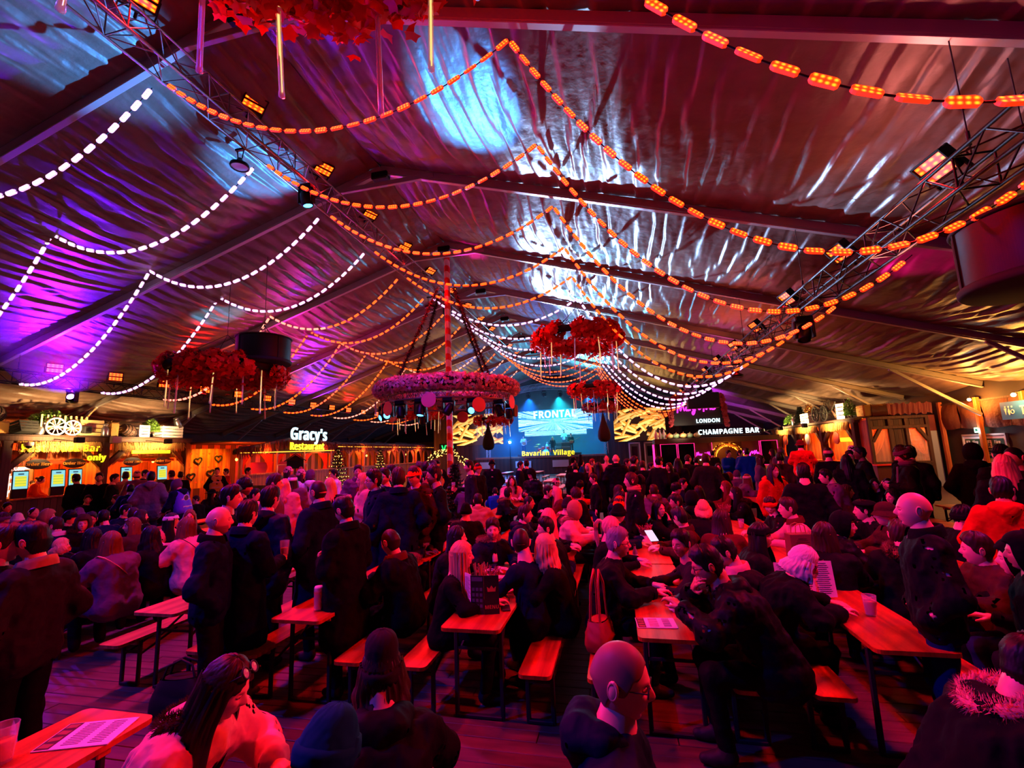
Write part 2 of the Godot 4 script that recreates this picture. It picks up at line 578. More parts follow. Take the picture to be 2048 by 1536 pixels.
# ---------------------------------------------------------------- floor, roof, walls
func shell() -> void:
	var fl = struct("floor", null, null)
	var b = MB.new()
	b.box(Vector3(-6.1, -0.12, -21.0), Vector3(40.6, 0.2, 56.0))
	part("underfloor", b, M.matt_black, fl)
	# boards run across the tent; laid singly where they can be told apart, as long sheets beyond
	var zz = -0.6
	var row = 0
	while zz > -5.4:
		var x = -6.6 - fmod(row * 1.37, 2.4)
		while x < 3.4:
			var x0 = maxf(x, -6.6)
			var x1 = minf(x + 2.4, 3.4)
			if x1 - x0 > 0.05:
				b = MB.new()
				b.box(Vector3((x0 + x1) / 2.0, -0.012 + 0.0015 * sin(row * 7.1 + x), zz - 0.07), Vector3(x1 - x0 - 0.006, 0.024, 0.134), Basis.IDENTITY, 0.004)
				part("board", b, M["floor_board_%d" % ((row * 3 + int(x * 5 + 40)) % 4)], fl)
			x += 2.4
		zz -= 0.14
		row += 1
	for q in [[-26.2, -6.6, -0.6, -5.4], [3.4, 13.9, -0.6, -5.4], [-26.2, 13.9, zz, -48.0], [-26.2, 13.9, 6.5, -0.6]]:
		b = MB.new()
		var z = q[2]
		while z > q[3] + 0.2:
			b.box(Vector3((q[0] + q[1]) / 2.0, -0.012, z - 0.07), Vector3(q[1] - q[0], 0.022, 0.134))
			z -= 0.14
		var o = part("far_boards", b, M.floor_board_3, fl)
		o.set_meta("kind", "stuff")
	# roof: one panel of pleated lining for each bay and side
	var ce = struct("ceiling", null, null)
	for k in range(-3, 9):
		for s: float in [-1.0, 1.0]:
			var fine = k >= -1 and k <= 2
			var nu = 640 if fine else (300 if k < 6 else 160)
			var nz = 16 if fine else 8
			if k == -3: nu = 60
			part("roof_panel", roof_panel(-6.02 - BAY * k, s, nu, nz), M.roof_satin, ce)
	for k in range(-2, 10):
		var z = -6.02 - BAY * k
		if z < -47.5: continue
		for s: float in [-1.0, 1.0]:
			b = MB.new()
			b.beam(Vector3(RX, RY - 0.06, z), Vector3(RX + s * 20.0, RY - 20.0 * SLOPE - 0.06, z), 0.10, 0.20, 0.012)
			b.beam(Vector3(RX, RY - 0.20, z), Vector3(RX + s * 20.0, RY - 20.0 * SLOPE - 0.20, z), 0.13, 0.04, 0.01)
			part("rafter", b, M.aluminium, ce)
			b = MB.new() # eave strut
			b.beam(Vector3(RX + s * 17.0, roof_y(RX + 17.0) - 0.2, z), Vector3(RX + s * 19.8, 2.9, z), 0.09, 0.12, 0.01)
			part("strut", b, M.aluminium, ce)
		b = MB.new()
		b.beam(Vector3(RX - 1.45, 9.88, z + 0.02), Vector3(RX + 1.65, 9.88, z + 0.02), 0.10, 0.14, 0.01)
		part("collar_tie", b, M.aluminium, ce)
		b = MB.new()
		b.box(Vector3(RX, RY - 0.28, z), Vector3(0.5, 0.22, 0.24), Basis.IDENTITY, 0.03)
		part("ridge_bracket", b, M.black_metal, ce)
	# side, end walls
	for q in [["wall_left", Vector3(-26.3, 2.1, -21), Vector3(0.2, 4.6, 56)], ["wall_right", Vector3(14.0, 2.1, -21), Vector3(0.2, 4.6, 56)], ["wall_front", Vector3(-6.1, 5.4, 6.8), Vector3(40.6, 11.4, 0.2)], ["wall_back", Vector3(-6.1, 5.4, -48.6), Vector3(40.6, 11.4, 0.2)]]:
		b = MB.new()
		b.box(q[1], q[2])
		struct(q[0], b, M.wall_cloth)
	b = MB.new() # outer skin of the roof, so that no light gets in
	for s: float in [-1.0, 1.0]:
		b.beam(Vector3(RX, RY + 0.75, -21.0), Vector3(RX + s * 20.6, RY - 20.6 * SLOPE + 0.75, -21.0), 56.0, 0.1)
	part("outer_skin", b, M.matt_black, ce)

func roof_panel(z0: float, s: float, nu: int, nz: int) -> MB:
	var b = MB.new()
	var p = PackedVector3Array()
	var L = 20.1
	var nrm = Vector3(s * SLOPE, 1, 0).normalized()
	for r in nu + 1:
		var u = L * r / nu
		for q in nz + 1:
			var w = float(q) / nz
			var z = z0 - BAY * w
			var sag = sin(PI * w)
			var wob = fn.get_noise_2d(u * 0.35 + s * 31.0, z * 0.16) * 0.9 + fn.get_noise_2d(u * 0.9 + s * 7.0, z * 0.55 + 90.0) * 0.34
			var ph = u / 0.46 + wob
			var f = fposmod(ph, 1.0)
			var scal = (f / 0.13 if f < 0.13 else pow((1.0 - f) / 0.87, 0.75)) * (0.8 + 0.5 * fn.get_noise_2d(floorf(ph) * 5.3, s * 3.0))
			var fine = fn.get_noise_2d(u * 3.1, z * 1.1 + s * 50.0) * 0.018
			var d = 0.05 + 0.20 * sag + (0.030 + 0.06 * sag) * scal + fine * (0.4 + sag)
			p.append(Vector3(RX + s * u, RY - u * SLOPE, z) - nrm * (d - 0.12))
	b.grid(p, nu + 1, nz + 1, false, -nrm)
	return b

# ---------------------------------------------------------------- trusses and what hangs from them
func truss(x: float, y: float, z0: float, z1: float, w: float, mt: Material, label: String) -> void:
	var t = thing("lighting_truss", label, "truss")
	var h = w / 2.0
	for c in [[-h, -h], [h, -h], [h, h], [-h, h]]:
		var b = MB.new()
		b.rod(Vector3(x + c[0], y + c[1], z0), Vector3(x + c[0], y + c[1], z1), 0.026, 8)
		part("chord", b, mt, t)
	var la = MB.new()
	var z = z0
	var k = 0
	while z > z1 + 0.4:
		var a = -h if k % 2 == 0 else h
		for side in [[Vector3(x + a, y - h, z), Vector3(x - a, y - h, z - 0.5)], [Vector3(x + a, y + h, z), Vector3(x - a, y + h, z - 0.5)], [Vector3(x - h, y + a, z), Vector3(x - h, y - a, z - 0.5)], [Vector3(x + h, y + a, z), Vector3(x + h, y - a, z - 0.5)]]:
			la.rod(side[0], side[1], 0.012, 5)
		if k % 4 == 0:
			for side in [[Vector3(-h, -h, 0), Vector3(h, -h, 0)], [Vector3(-h, h, 0), Vector3(h, h, 0)], [Vector3(-h, -h, 0), Vector3(-h, h, 0)], [Vector3(h, -h, 0), Vector3(h, h, 0)]]:
				la.rod(Vector3(x, y, z) + side[0], Vector3(x, y, z) + side[1], 0.014, 5)
		z -= 0.5
		k += 1
	var o = part("lacing", la, mt, t)
	o.set_meta("kind", "stuff")
	# hanger wires to the rafters
	for q in range(-1, 8):
		var rz = -6.02 - BAY * q
		if rz > z0 or rz < z1: continue
		var top = roof_y(x) - 0.2
		if top - y < 0.5: continue
		var b = MB.new()
		b.rod(Vector3(x, y + h, rz), Vector3(x, top, rz), 0.008, 5)
		b.rod(Vector3(x, y + h + 0.12, rz), Vector3(x, y + h + 0.3, rz), 0.022, 6)
		b.torus(Vector3(x, y + h + 0.05, rz), 0.045, 0.012, 10, 5, Basis(Vector3.RIGHT, PI / 2))
		part("hanger_wire", b, M.dark_cable, t)

func ordinal(k: int) -> String:
	return ["first", "second", "third", "fourth", "fifth", "sixth", "seventh", "eighth", "ninth", "tenth", "eleventh", "twelfth", "thirteenth", "fourteenth", "fifteenth", "sixteenth", "seventeenth", "eighteenth", "nineteenth", "twentieth"][mini(k, 19)]

func heater(at: Vector3, towards: Vector3, label: String, group: String, energy: float) -> void:
	var t = thing("glowing_heater", label, "heater", at, 0.0, group)
	var d = towards.normalized()
	t.basis = Basis.looking_at(-d, Vector3.UP) # +z looks along towards
	if not lib.has("heater"):
		var b = MB.new()
		b.box(Vector3(0, 0, -0.07), Vector3(0.46, 0.34, 0.12), Basis.IDENTITY, 0.012)
		for sy in [-0.165, 0.0, 0.165]: b.box(Vector3(0, sy, 0.0), Vector3(0.46, 0.02, 0.07))
		for sx in [-0.225, 0.225]: b.box(Vector3(sx, 0, 0.0), Vector3(0.02, 0.34, 0.07))
		for sx in [-0.25, 0.25]: b.box(Vector3(sx, -0.13, -0.06), Vector3(0.02, 0.34, 0.05))
		b.box(Vector3(0, -0.3, -0.06), Vector3(0.52, 0.02, 0.05))
		b.rod(Vector3(0, -0.3, -0.06), Vector3(0, -0.42, -0.06), 0.025)
		var g = MB.new()
		g.flat(V3([Vector3(-0.205, -0.06, 0.01), Vector3(0.205, -0.06, 0.01), Vector3(0.205, 0.06, 0.01), Vector3(-0.205, 0.06, 0.01)]), Vector3(0, 0, 1), PackedVector2Array([Vector2(-0.09, -0.04), Vector2(0.09, -0.04), Vector2(0.09, 0.04), Vector2(-0.09, 0.04)]))
		lib["heater"] = [b.mesh(), g.mesh(true)]
	part("housing", lib.heater[0], M.black_metal, t)
	for sy in [-0.083, 0.083]: part("glowing_bar", lib.heater[1], M.heater_glow, t, P(Vector3(0, sy, 0)))
	if energy > 0.0:
		lamp("spot", "heater_lamp", at + d * 0.12, Color(1.0, 0.055, 0.085), energy * 4.2, d, 62.0, 0.22, 1.0)

func moving_head(at: Vector3, aim: Vector3, label: String, lens: Material, group := "") -> void:
	var t = thing("moving_head_lamp", label, "stage light", at, 0.0, group)
	var b = MB.new()
	b.box(Vector3(0, -0.06, 0), Vector3(0.36, 0.12, 0.26), Basis.IDENTITY, 0.02)
	part("base", b, M.black_metal, t)
	b = MB.new()
	for s in [-0.19, 0.19]: b.box(Vector3(s, -0.3, 0), Vector3(0.05, 0.4, 0.16), Basis.IDENTITY, 0.02)
	b.box(Vector3(0, -0.135, 0), Vector3(0.40, 0.05, 0.18), Basis.IDENTITY, 0.015)
	part("yoke", b, M.black_metal, t)
	var bs = Basis.looking_at(-aim.normalized(), Vector3.UP if absf(aim.normalized().y) < 0.95 else Vector3.RIGHT) # +z along aim
	b = MB.new()
	b.lathe([Vector2(0.0, -0.2), Vector2(0.09, -0.2), Vector2(0.13, -0.15), Vector2(0.15, 0.0), Vector2(0.145, 0.16), Vector2(0.13, 0.19), Vector2(0.115, 0.19), Vector2(0.11, 0.17)], 18, Transform3D(Basis(Vector3.RIGHT, PI / 2)))
	part("head", b, M.black_metal, t, Transform3D(bs, Vector3(0, -0.38, 0)))
	b = MB.new()
	b.lathe([Vector2(0.0, 0.185), Vector2(0.06, 0.182), Vector2(0.112, 0.168), Vector2(0.0, 0.165)], 18, Transform3D(Basis(Vector3.RIGHT, PI / 2)))
	part("lens", b, lens, t, Transform3D(bs, Vector3(0, -0.38, 0)))

func rig() -> void:
	truss(-7.6, 9.5, 1.0, -43.0, 0.5, M.truss_metal, "long brown lit box truss slung just beneath the roof ridge, left of the striped pole")
	truss(4.3, 5.2, -2.0, -40.0, 0.42, M.black_metal, "black box truss hanging on wires over the right half of the crowd")
	truss(-19.5, 5.25, -5.0, -40.0, 0.42, M.black_metal, "black box truss along the far left, above the bars")
	for k in 13:
		var z = -5.1 - 2.45 * k
		heater(Vector3(-7.25, 9.95, z), Vector3(0.55, -1.0, 0.25), "orange twin bar heater, %s from the camera on the ridge truss" % ordinal(k), "heaters on the ridge truss", 22.0 if k % 2 == 0 else 0.0)
	for k in 12:
		var z = -12.0 - 2.05 * k
		heater(Vector3(-19.45, 5.72, z), Vector3(0.9, -0.12, 0.35), "orange twin bar heater, %s from the left on the far left truss" % ordinal(k), "heaters on the far left truss", 7.0 if k % 3 == 0 else 0.0)
	for k in 11:
		var z = -6.6 - 2.7 * k
		heater(Vector3(4.3, 5.62, z), Vector3(-0.75, -0.62, 0.1), "orange heater seen edge on, %s from the camera on the right truss" % ordinal(k), "heaters on the right truss", 13.0 if k % 2 == 0 else 0.0)
	# unseen heaters, out of view, placed to redden the near tables
	heater(Vector3(4.3, 5.62, -3.9), Vector3(-0.6, -0.75, 0.0), "unseen orange heater on the right truss, out of view, reddening the near tables", "", 16.0)
	heater(Vector3(-7.25, 9.95, -2.6), Vector3(0.85, -0.6, 0.1), "unseen orange heater on the ridge truss, out of view, reddening the near tables", "", 22.0)
	moving_head(Vector3(4.3, 4.95, -11.3), Vector3(-0.2, -1, 0.3), "black moving head lamp slung under the right truss", M.matt_black)
	moving_head(Vector3(-19.4, 5.05, -12.6), Vector3(0.6, 0.4, 0.75), "violet glowing moving head on the far left truss", M.lens_violet)
	for q in [[Vector3(-7.3, 9.15, 0.5), Vector3(0.45, -1, -0.35), "unseen blue wash lamp on the ridge truss, out of view, tinting the near crowd", 85.0], [Vector3(-7.3, 9.1, -9.4), Vector3(0.2, -1, -0.1), "unseen blue wash lamp set near the second rafter, tinting the crowd", 55.0], [Vector3(-7.3, 9.1, -19.4), Vector3(0.1, -1, -0.1), "unseen blue wash lamp set beyond the striped pole, tinting the crowd", 50.0], [Vector3(4.3, 4.85, -5.0), Vector3(-0.5, -1, 0.1), "unseen blue wash lamp under the near right truss, tinting the tables", 7.0], [Vector3(-19.3, 4.9, -9.2), Vector3(1, -0.28, 0.35), "unseen violet wash lamp on the far left truss, tinting the left floor", 90.0]]:
		moving_head(q[0], q[1], q[2], M.lens_blue)  # unseen sources, each given a fixture; placed to tint the crowd blue and violet
		var d = q[1].normalized()
		lamp("spot", "unseen_crowd_wash", q[0] + Vector3(0, -0.38, 0) + d * 0.3, Color(0.16, 0.22, 1.0) if q[0].x > -19.0 else Color(0.45, 0.10, 1.0), q[3], d, 62.0 if q[0].x > -19.0 else 30.0, 0.12, 1.0)
	# high bay lamps
	for q in [[Vector3(-8.15, 8.98, -8.15), "round high bay lamp with pale face hanging from the ridge truss near the camera"], [Vector3(-7.0, 8.05, -16.6), "round high bay lamp hanging beside the top of the striped pole"], [Vector3(4.3, 4.5, -17.3), "round high bay lamp under the right truss"]]:
		var t = thing("high_bay_lamp", q[1], "lamp", q[0])
		var b = MB.new()
		b.lathe([Vector2(0, 0.2), Vector2(0.05, 0.2), Vector2(0.07, 0.14), Vector2(0.12, 0.1), Vector2(0.2, 0.05), Vector2(0.21, 0.0), Vector2(0.2, -0.03), Vector2(0.18, -0.03), Vector2(0.17, -0.01)], 24)
		part("housing", b, M.black_metal, t)
		b = MB.new()
		b.lathe([Vector2(0.175, -0.012), Vector2(0.1, -0.014), Vector2(0, -0.015)], 24)
		part("diffuser", b, M.canvas_white, t)
		b = MB.new()
		b.rod(Vector3(-0.06, 0.2, 0), Vector3(-0.09, 0.42, 0), 0.012)
		b.rod(Vector3(0.06, 0.2, 0), Vector3(0.09, 0.42, 0), 0.012)
		b.box(Vector3(0, 0.43, 0), Vector3(0.26, 0.05, 0.06))
		part("bracket", b, M.black_metal, t)
	# drum shaped loudspeakers on wires
	for q in [[Vector3(-10.7, 5.62, -12.0), "black mesh drum loudspeaker hanging over the left of the crowd"], [Vector3(4.98, 4.25, -6.2), "black mesh drum loudspeaker cut off by the right edge"]]:
		var t = thing("hanging_loudspeaker", q[1], "loudspeaker", q[0])
		var b = MB.new()
		b.lathe([Vector2(0.76, 0.36), Vector2(0.78, 0.34), Vector2(0.78, -0.34), Vector2(0.76, -0.36)], 48)
		part("grille", b, mat("speaker_mesh", Color(0.05, 0.04, 0.045), 0.45, {"metallic": 0.4, "uv1_triplanar": true, "uv1_scale": Vector3.ONE * 6.0, "albedo_texture": dots_tex()}), t)
		b = MB.new()
		b.torus(Vector3(0, 0.37, 0), 0.79, 0.025, 48, 8)
		b.lathe([Vector2(0.78, 0.36), Vector2(0.4, 0.40), Vector2(0, 0.42)], 48)
		part("top_rim", b, M.matt_black, t)
		b = MB.new()
		b.lathe([Vector2(0.79, -0.33), Vector2(0.82, -0.36), Vector2(0.82, -0.42), Vector2(0.79, -0.45), Vector2(0.0, -0.45)], 48)
		part("bottom_plate", b, M.matt_black, t)
		b = MB.new()
		for k in 4: b.box(Vector3(cos(k * PI / 2 + 0.3) * 0.782, 0, sin(k * PI / 2 + 0.3) * 0.782), Vector3(0.03, 0.7, 0.05), Basis(Vector3.UP, -k * PI / 2 - 0.3))
		part("rib", b, M.matt_black, t)
		b = MB.new()
		for k in 3:
			var an = TAU * k / 3
			b.rod(Vector3(cos(an) * 0.3, 0.4, sin(an) * 0.3), Vector3(0, 0.8, 0), 0.01, 5)
		b.rod(Vector3(0, 0.8, 0), Vector3(0, roof_y(q[0].x) - q[0].y - 0.25, 0), 0.008, 5)
		b.ball(Vector3(0, 0.8, 0), Vector3(0.03, 0.04, 0.03), 6, 8)
		part("hanger_wire", b, M.dark_cable, t)
	var t = thing("loudspeaker_cabinet", "dark box loudspeaker on the right truss above the pink neon sign", "loudspeaker", Vector3(4.35, 4.35, -24.5))
	var b = MB.new()
	b.box(Vector3(0, 0, 0), Vector3(1.5, 0.75, 0.6), Basis.IDENTITY, 0.03)
	part("cabinet", b, M.matt_black, t)
	b = MB.new()
	b.box(Vector3(0.1, 0.62, 0), Vector3(0.7, 0.45, 0.5), Basis.IDENTITY, 0.03)
	part("clamp_box", b, M.black_metal, t)
	pole()
	for q in [[Vector3(-2.0, 6.75, -1.95), 1.45, "nearest ring of red flowers, cut off by the top of the picture"], [Vector3(-1.2, 6.42, -17.0), 1.42, "red flower ring with white tubes hanging right of the striped pole"], [Vector3(-1.2, 6.1, -30.0), 1.42, "red flower ring behind and below the large right one"], [Vector3(-1.2, 5.9, -41.0), 1.35, "small far red flower ring in front of the stage screen"], [Vector3(-12.1, 5.15, -12.0), 1.5, "red flower ring with gaps, beside the left drum loudspeaker"], [Vector3(-12.1, 5.0, -26.5), 1.45, "red flower ring seen left behind the white flower ring"], [Vector3(-10.3, 5.0, -38.0), 1.4, "far red flower ring behind the striped pole"]]:
		flower_ring(q[0], q[1], q[2])

func dots_tex() -> ImageTexture:
	if lib.has("dots"): return lib.dots
	var im = Image.create_empty(128, 128, false, Image.FORMAT_RGB8)
	for y in 128:
		for x in 128:
			var d = Vector2(fposmod(x, 16.0) - 8, fposmod(y + (8 if int(x / 16.0) % 2 else 0), 16.0) - 8).length()
			var w = clampf((d - 4.0) / 2.5, 0, 1)
			im.set_pixel(x, y, Color(w, w, w))
	lib.dots = ImageTexture.create_from_image(im)
	return lib.dots

func blossom(b: MB, at: Vector3, out: Vector3, r: float, petals := 5) -> void:
	var d = out.normalized()
	var sx = d.cross(Vector3(0.3, 1, 0.2)).normalized()
	var sy = d.cross(sx)
	var off = rng.randf() * TAU
	for k in petals:
		var an = off + TAU * k / petals
		var dir = sx * cos(an) + sy * sin(an)
		var sd = dir.cross(d) * r * 0.42
		var tip = at + dir * r + d * r * rng.randf_range(0.1, 0.75)
		b.flat(V3([at, at + dir * r * 0.55 + sd + d * r * 0.3, tip]), d)
		b.flat(V3([at, tip, at + dir * r * 0.55 - sd + d * r * 0.3]), d)

func flower_ring(at: Vector3, R: float, label: String) -> void:
	var t = thing("flower_ring", label, "flower ring", at)
	var b = MB.new()
	b.torus(Vector3(0, 0.05, 0), R, 0.03, 40, 6)
	b.torus(Vector3(0, -0.12, 0), R, 0.03, 40, 6)
	b.torus(Vector3(0, -0.03, 0), R, 0.13, 40, 8)
	part("hoop", b, M.leaf_dark, t)
	var near = at.z > -22.0
	# greenery on top
	b = MB.new()
	for k in (900 if near else 300):
		var an = rng.randf() * TAU
		var o = Vector3(cos(an), 0, sin(an)) * (R + rng.randf_range(-0.15, 0.15)) + Vector3(0, rng.randf_range(-0.05, 0.2), 0)
		var d = Vector3(rng.randf_range(-1, 1), rng.randf_range(-0.2, 1), rng.randf_range(-1, 1)).normalized()
		var sd = d.cross(Vector3(0.2, 0.3, 1)).normalized() * 0.018
		b.flat(V3([o + sd, o + d * 0.13, o - sd]), sd.cross(d).normalized())
	var g = part("greenery", b, M.leaf_dark, t)
	g.set_meta("kind", "stuff")
	# four clusters of red blossom
	var gaps = [0.2, 0.0, 0.0, 0.25]
	for q in 4:
		b = MB.new()
		var a0 = TAU * q / 4.0 + 0.35
		for k in (950 if near else 300):
			var w = rng.randf()
			var an = a0 + w * TAU / 4.0 * (1.0 - gaps[q])
			var thick = 0.42 * (0.65 + 0.35 * sin(w * PI * 3.0 + q) * sin(w * PI * 3.0 + q))
			var th = rng.randf() * TAU
			var o = Vector3(cos(an), 0, sin(an)) * (R + cos(th) * thick * rng.randf_range(0.5, 0.95)) + Vector3(0, sin(th) * thick * rng.randf_range(0.5, 1.0) - 0.1, 0)
			if rng.randf() < 0.12: o.y -= rng.randf_range(0.05, 0.28)
			var out = Vector3(cos(an) * cos(th), sin(th), sin(an) * cos(th)) + Vector3(rng.randf_range(-0.5, 0.5), rng.randf_range(-0.5, 0.3), rng.randf_range(-0.5, 0.5))
			blossom(b, o, out, 0.085 if near else 0.12)
		part("red_blossom", b, M.petal_red, t)
	# hanging acrylic tubes with a falling light inside
	for k in 12:
		var an = TAU * k / 12.0 + rng.randf_range(-0.12, 0.12)
		var top = Vector3(cos(an) * R, -0.2, sin(an) * R)
		var len = 1.05 if k % 3 else 1.3
		var tl = Basis.from_euler(Vector3(rng.randf_range(-0.06, 0.06), 0, rng.randf_range(-0.06, 0.06)))
		if not lib.has("tube%.2f" % len):
			b = MB.new()
			b.lathe([Vector2(0.024, 0), Vector2(0.024, -len), Vector2(0.028, -len - 0.01), Vector2(0.028, -len - 0.05), Vector2(0.0, -len - 0.07)], 12)
			lib["tube%.2f" % len] = b.mesh()
		var tb = part("light_tube", lib["tube%.2f" % len], M.acrylic, t, Transform3D(tl, top))
		b = MB.new()
		var lit = rng.randf_range(0.25, 0.8)
		var y0 = -rng.randf_range(0.05, len * (1.0 - lit))
		b.box(Vector3(0, y0 - lit * len / 2.0, 0), Vector3(0.016, lit * len, 0.012))
		b.box(Vector3(0, -len / 2.0, -0.008), Vector3(0.012, len, 0.002))
		part("light_strip", b, M.tube_glow if k % 2 == 0 else M.white_paint, tb)
	b = MB.new()
	for k in 4:
		var an = TAU * k / 4.0 + 0.4
		b.rod(Vector3(cos(an) * R, 0.05, sin(an) * R), Vector3(0, 1.1, 0), 0.008, 5)
	b.rod(Vector3(0, 1.1, 0), Vector3(0, maxf(1.3, roof_y(at.x) - at.y - 0.2), 0), 0.008, 5)
	part("hanger_wire", b, M.dark_cable, t)

func pole() -> void:
	var t = thing("striped_pole", "tall red and white striped pole rising to the roof ridge", "pole", Vector3(RX, 0, -16.3))
	for s in 2:
		var b = MB.new()
		var n = 40
		for k in n:
			if k % 2 != s: continue
			var p = PackedVector3Array()
			for r in 2:
				for w in 20:
					var an = TAU * w / 20.0
					p.append(Vector3(cos(an) * 0.115, (k + r) * 10.2 / n + sin(an) * 0.09 + 0.05, sin(an) * 0.115))
			b.grid(p, 2, 20, true)
		part("red_stripe" if s == 0 else "white_stripe", b, M.red_paint if s == 0 else M.white_paint, t)
	# the big ring with white flowers, its truss and its lamps
	var c = Vector3(RX - 0.05, 4.2, -16.3)
	var R = 2.45
	t = thing("flower_ring", "wide ring of pale pink flowers on a round truss about the striped pole", "flower ring", c)
	var b = MB.new()
	for q in [[-0.13, -0.13], [0.13, -0.13], [0.13, 0.13], [-0.13, 0.13]]:
		b.torus(Vector3(0, q[1] - 0.05, 0), R + q[0] - 0.12, 0.024, 60, 6)
	part("ring_chord", b, M.truss_metal, t)
	b = MB.new()
	for k in 72:
		var a0 = TAU * k / 72.0
		var a1 = TAU * (k + 1) / 72.0
		var s = 0.13 if k % 2 else -0.13
		for rr in [R - 0.25, R + 0.01]:
			b.rod(Vector3(cos(a0) * rr, s - 0.05, sin(a0) * rr), Vector3(cos(a1) * rr, -s - 0.05, sin(a1) * rr), 0.011, 4)
	part("lacing", b, M.truss_metal, t).set_meta("kind", "stuff")
	b = MB.new()
	for k in 5200:
		var an = rng.randf() * TAU
		var th = rng.randf() * TAU
		var o = Vector3(cos(an), 0, sin(an)) * (R + cos(th) * 0.26 * (0.85 + 0.35 * rng.randf())) + Vector3(0, 0.36 + sin(th) * 0.22 * (0.85 + 0.4 * rng.randf()), 0)
		blossom(b, o, Vector3(cos(an) * cos(th), sin(th), sin(an) * cos(th)) + Vector3(rng.randf_range(-1, 1), rng.randf_range(-1, 1), rng.randf_range(-1, 1)), 0.066)
	part("pale_blossom", b, M.petal_pale, t).set_meta("kind", "stuff")
	b = MB.new()
	b.torus(Vector3(0, 0.36, 0), R, 0.17, 60, 8)
	part("greenery", b, M.leaf_dark, t)
	for k in 10:
		var an = TAU * (k + 0.3) / 10.0
		var d = MB.new()
		d.lathe([Vector2(0, 0.015), Vector2(0.24, 0.015), Vector2(0.25, 0.0), Vector2(0.24, -0.015), Vector2(0, -0.015)], 24, Transform3D(Basis(Vector3.RIGHT, PI / 2)))
		part("paper_disc", d, mat("disc_orange", Color(0.85, 0.36, 0.18), 0.6) if k % 2 else mat("disc_pink", Color(0.8, 0.42, 0.5), 0.6), t, Transform3D(Basis(Vector3.UP, PI / 2 - an), Vector3(cos(an) * (R + 0.2), -0.28 - 0.18 * (k % 2), sin(an) * (R + 0.2))))
	for k in 4:
		var an = TAU * k / 4.0 + 0.5
		b = MB.new()
		var a = Vector3(cos(an) * (R - 0.1), 0.4, sin(an) * (R - 0.1))
		var e = Vector3(cos(an) * 0.45, 4.35, sin(an) * 0.45)
		b.rod(a, e, 0.02)
		for q in 1100:
			var w = rng.randf()
			var o = a.lerp(e, w)
			var d = Vector3(rng.randf_range(-1, 1), rng.randf_range(-1.2, 0.4), rng.randf_range(-1, 1)).normalized()
			var sd = d.cross(Vector3(0.2, 0.3, 1)).normalized() * 0.014
			b.flat(V3([o + sd, o + d * rng.randf_range(0.1, 0.17), o - sd]), sd.cross(d).normalized())
		part("fir_garland", b, M.leaf_dark, t)
	var heads = [[2.75, "blue lit moving head at the left end of the white flower ring", M.lens_blue, Vector3(-0.5, -0.35, 0.8)], [2.3, "second blue lit moving head, right of the ring's left end", M.lens_blue, Vector3(0.2, -0.4, 0.9)], [1.95, "dark moving head under the ring's front, left of the pole", M.matt_black, Vector3(0.1, -1, 0.2)], [1.6, "low moving head just left of the striped pole", M.lens_blue, Vector3(0.0, -0.95, 0.3)], [1.2, "moving head tilted left under the ring, right of the pole", M.matt_black, Vector3(-0.5, -0.8, 0.3)], [0.85, "bright blue moving head right of the pole", M.lens_blue, Vector3(-0.05, -0.35, 0.9)], [0.35, "dark moving head at the right end of the white flower ring", M.matt_black, Vector3(0.3, -0.9, 0.2)], [-0.4, "moving head on the far right of the ring, behind", M.matt_black, Vector3(0, -1, 0)], [-2.4, "moving head on the far left of the ring, behind", M.matt_black, Vector3(0, -1, 0)]]
	for q in heads:
		moving_head(c + Vector3(cos(q[0]) * (R - 0.1), -0.2, sin(q[0]) * (R - 0.1)), q[3], q[1], q[2])

# ---------------------------------------------------------------- strings of light
func hang(a: Vector3, e: Vector3, sag: float, k: int) -> PackedVector3Array:
	var p = PackedVector3Array()
	for q in k + 1:
		var w = float(q) / k
		p.append(a.lerp(e, w) - Vector3(0, 4.0 * sag * w * (1.0 - w), 0))
	return p

func light_string(nodes: Array, sags: Array, kind: Callable, label: String, group: String) -> void:
	if not lib.has("led"):
		var s = MB.new()
		var poly = PackedVector2Array()
		for k in 10:
			var an = TAU * k / 10.0 + PI / 10.0
			poly.append(Vector2((0.066 if cos(an) > 0 else -0.066) + cos(an) * 0.046, sin(an) * 0.046))
		s.extrude(poly, 0.03, P(Vector3(0, 0, 0.015)))
		lib.led = s.mesh(true)
	var t = thing("light_string", label, "light string", Vector3.ZERO, 0.0, group)
	var line = PackedVector3Array()
	for k in nodes.size() - 1:
		var h = hang(nodes[k], nodes[k + 1], sags[k], 40)
		if k: h.remove_at(0)
		line.append_array(h)
	var b = MB.new()
	b.tube(line, 0.009, 5)
	part("cable", b, M.dark_cable, t)
	var run = 0.15
	var w = 0.0
	for k in line.size() - 1:
		var l = line[k].distance_to(line[k + 1])
		while run < w + l:
			var at = line[k].lerp(line[k + 1], (run - w) / l)
			var d = (line[k + 1] - line[k]).normalized()
			var f = Vector3(0.0, 0.0, 1.0)
			var sy = f.cross(d).normalized()
			var bs = Basis(d, sy, d.cross(sy)).rotated(d, rng.randf_range(-0.25, 0.25) - 0.35)
			part("led_lamp", lib.led, kind.call(at), t, Transform3D(bs, at))
			run += 0.30
		w += l

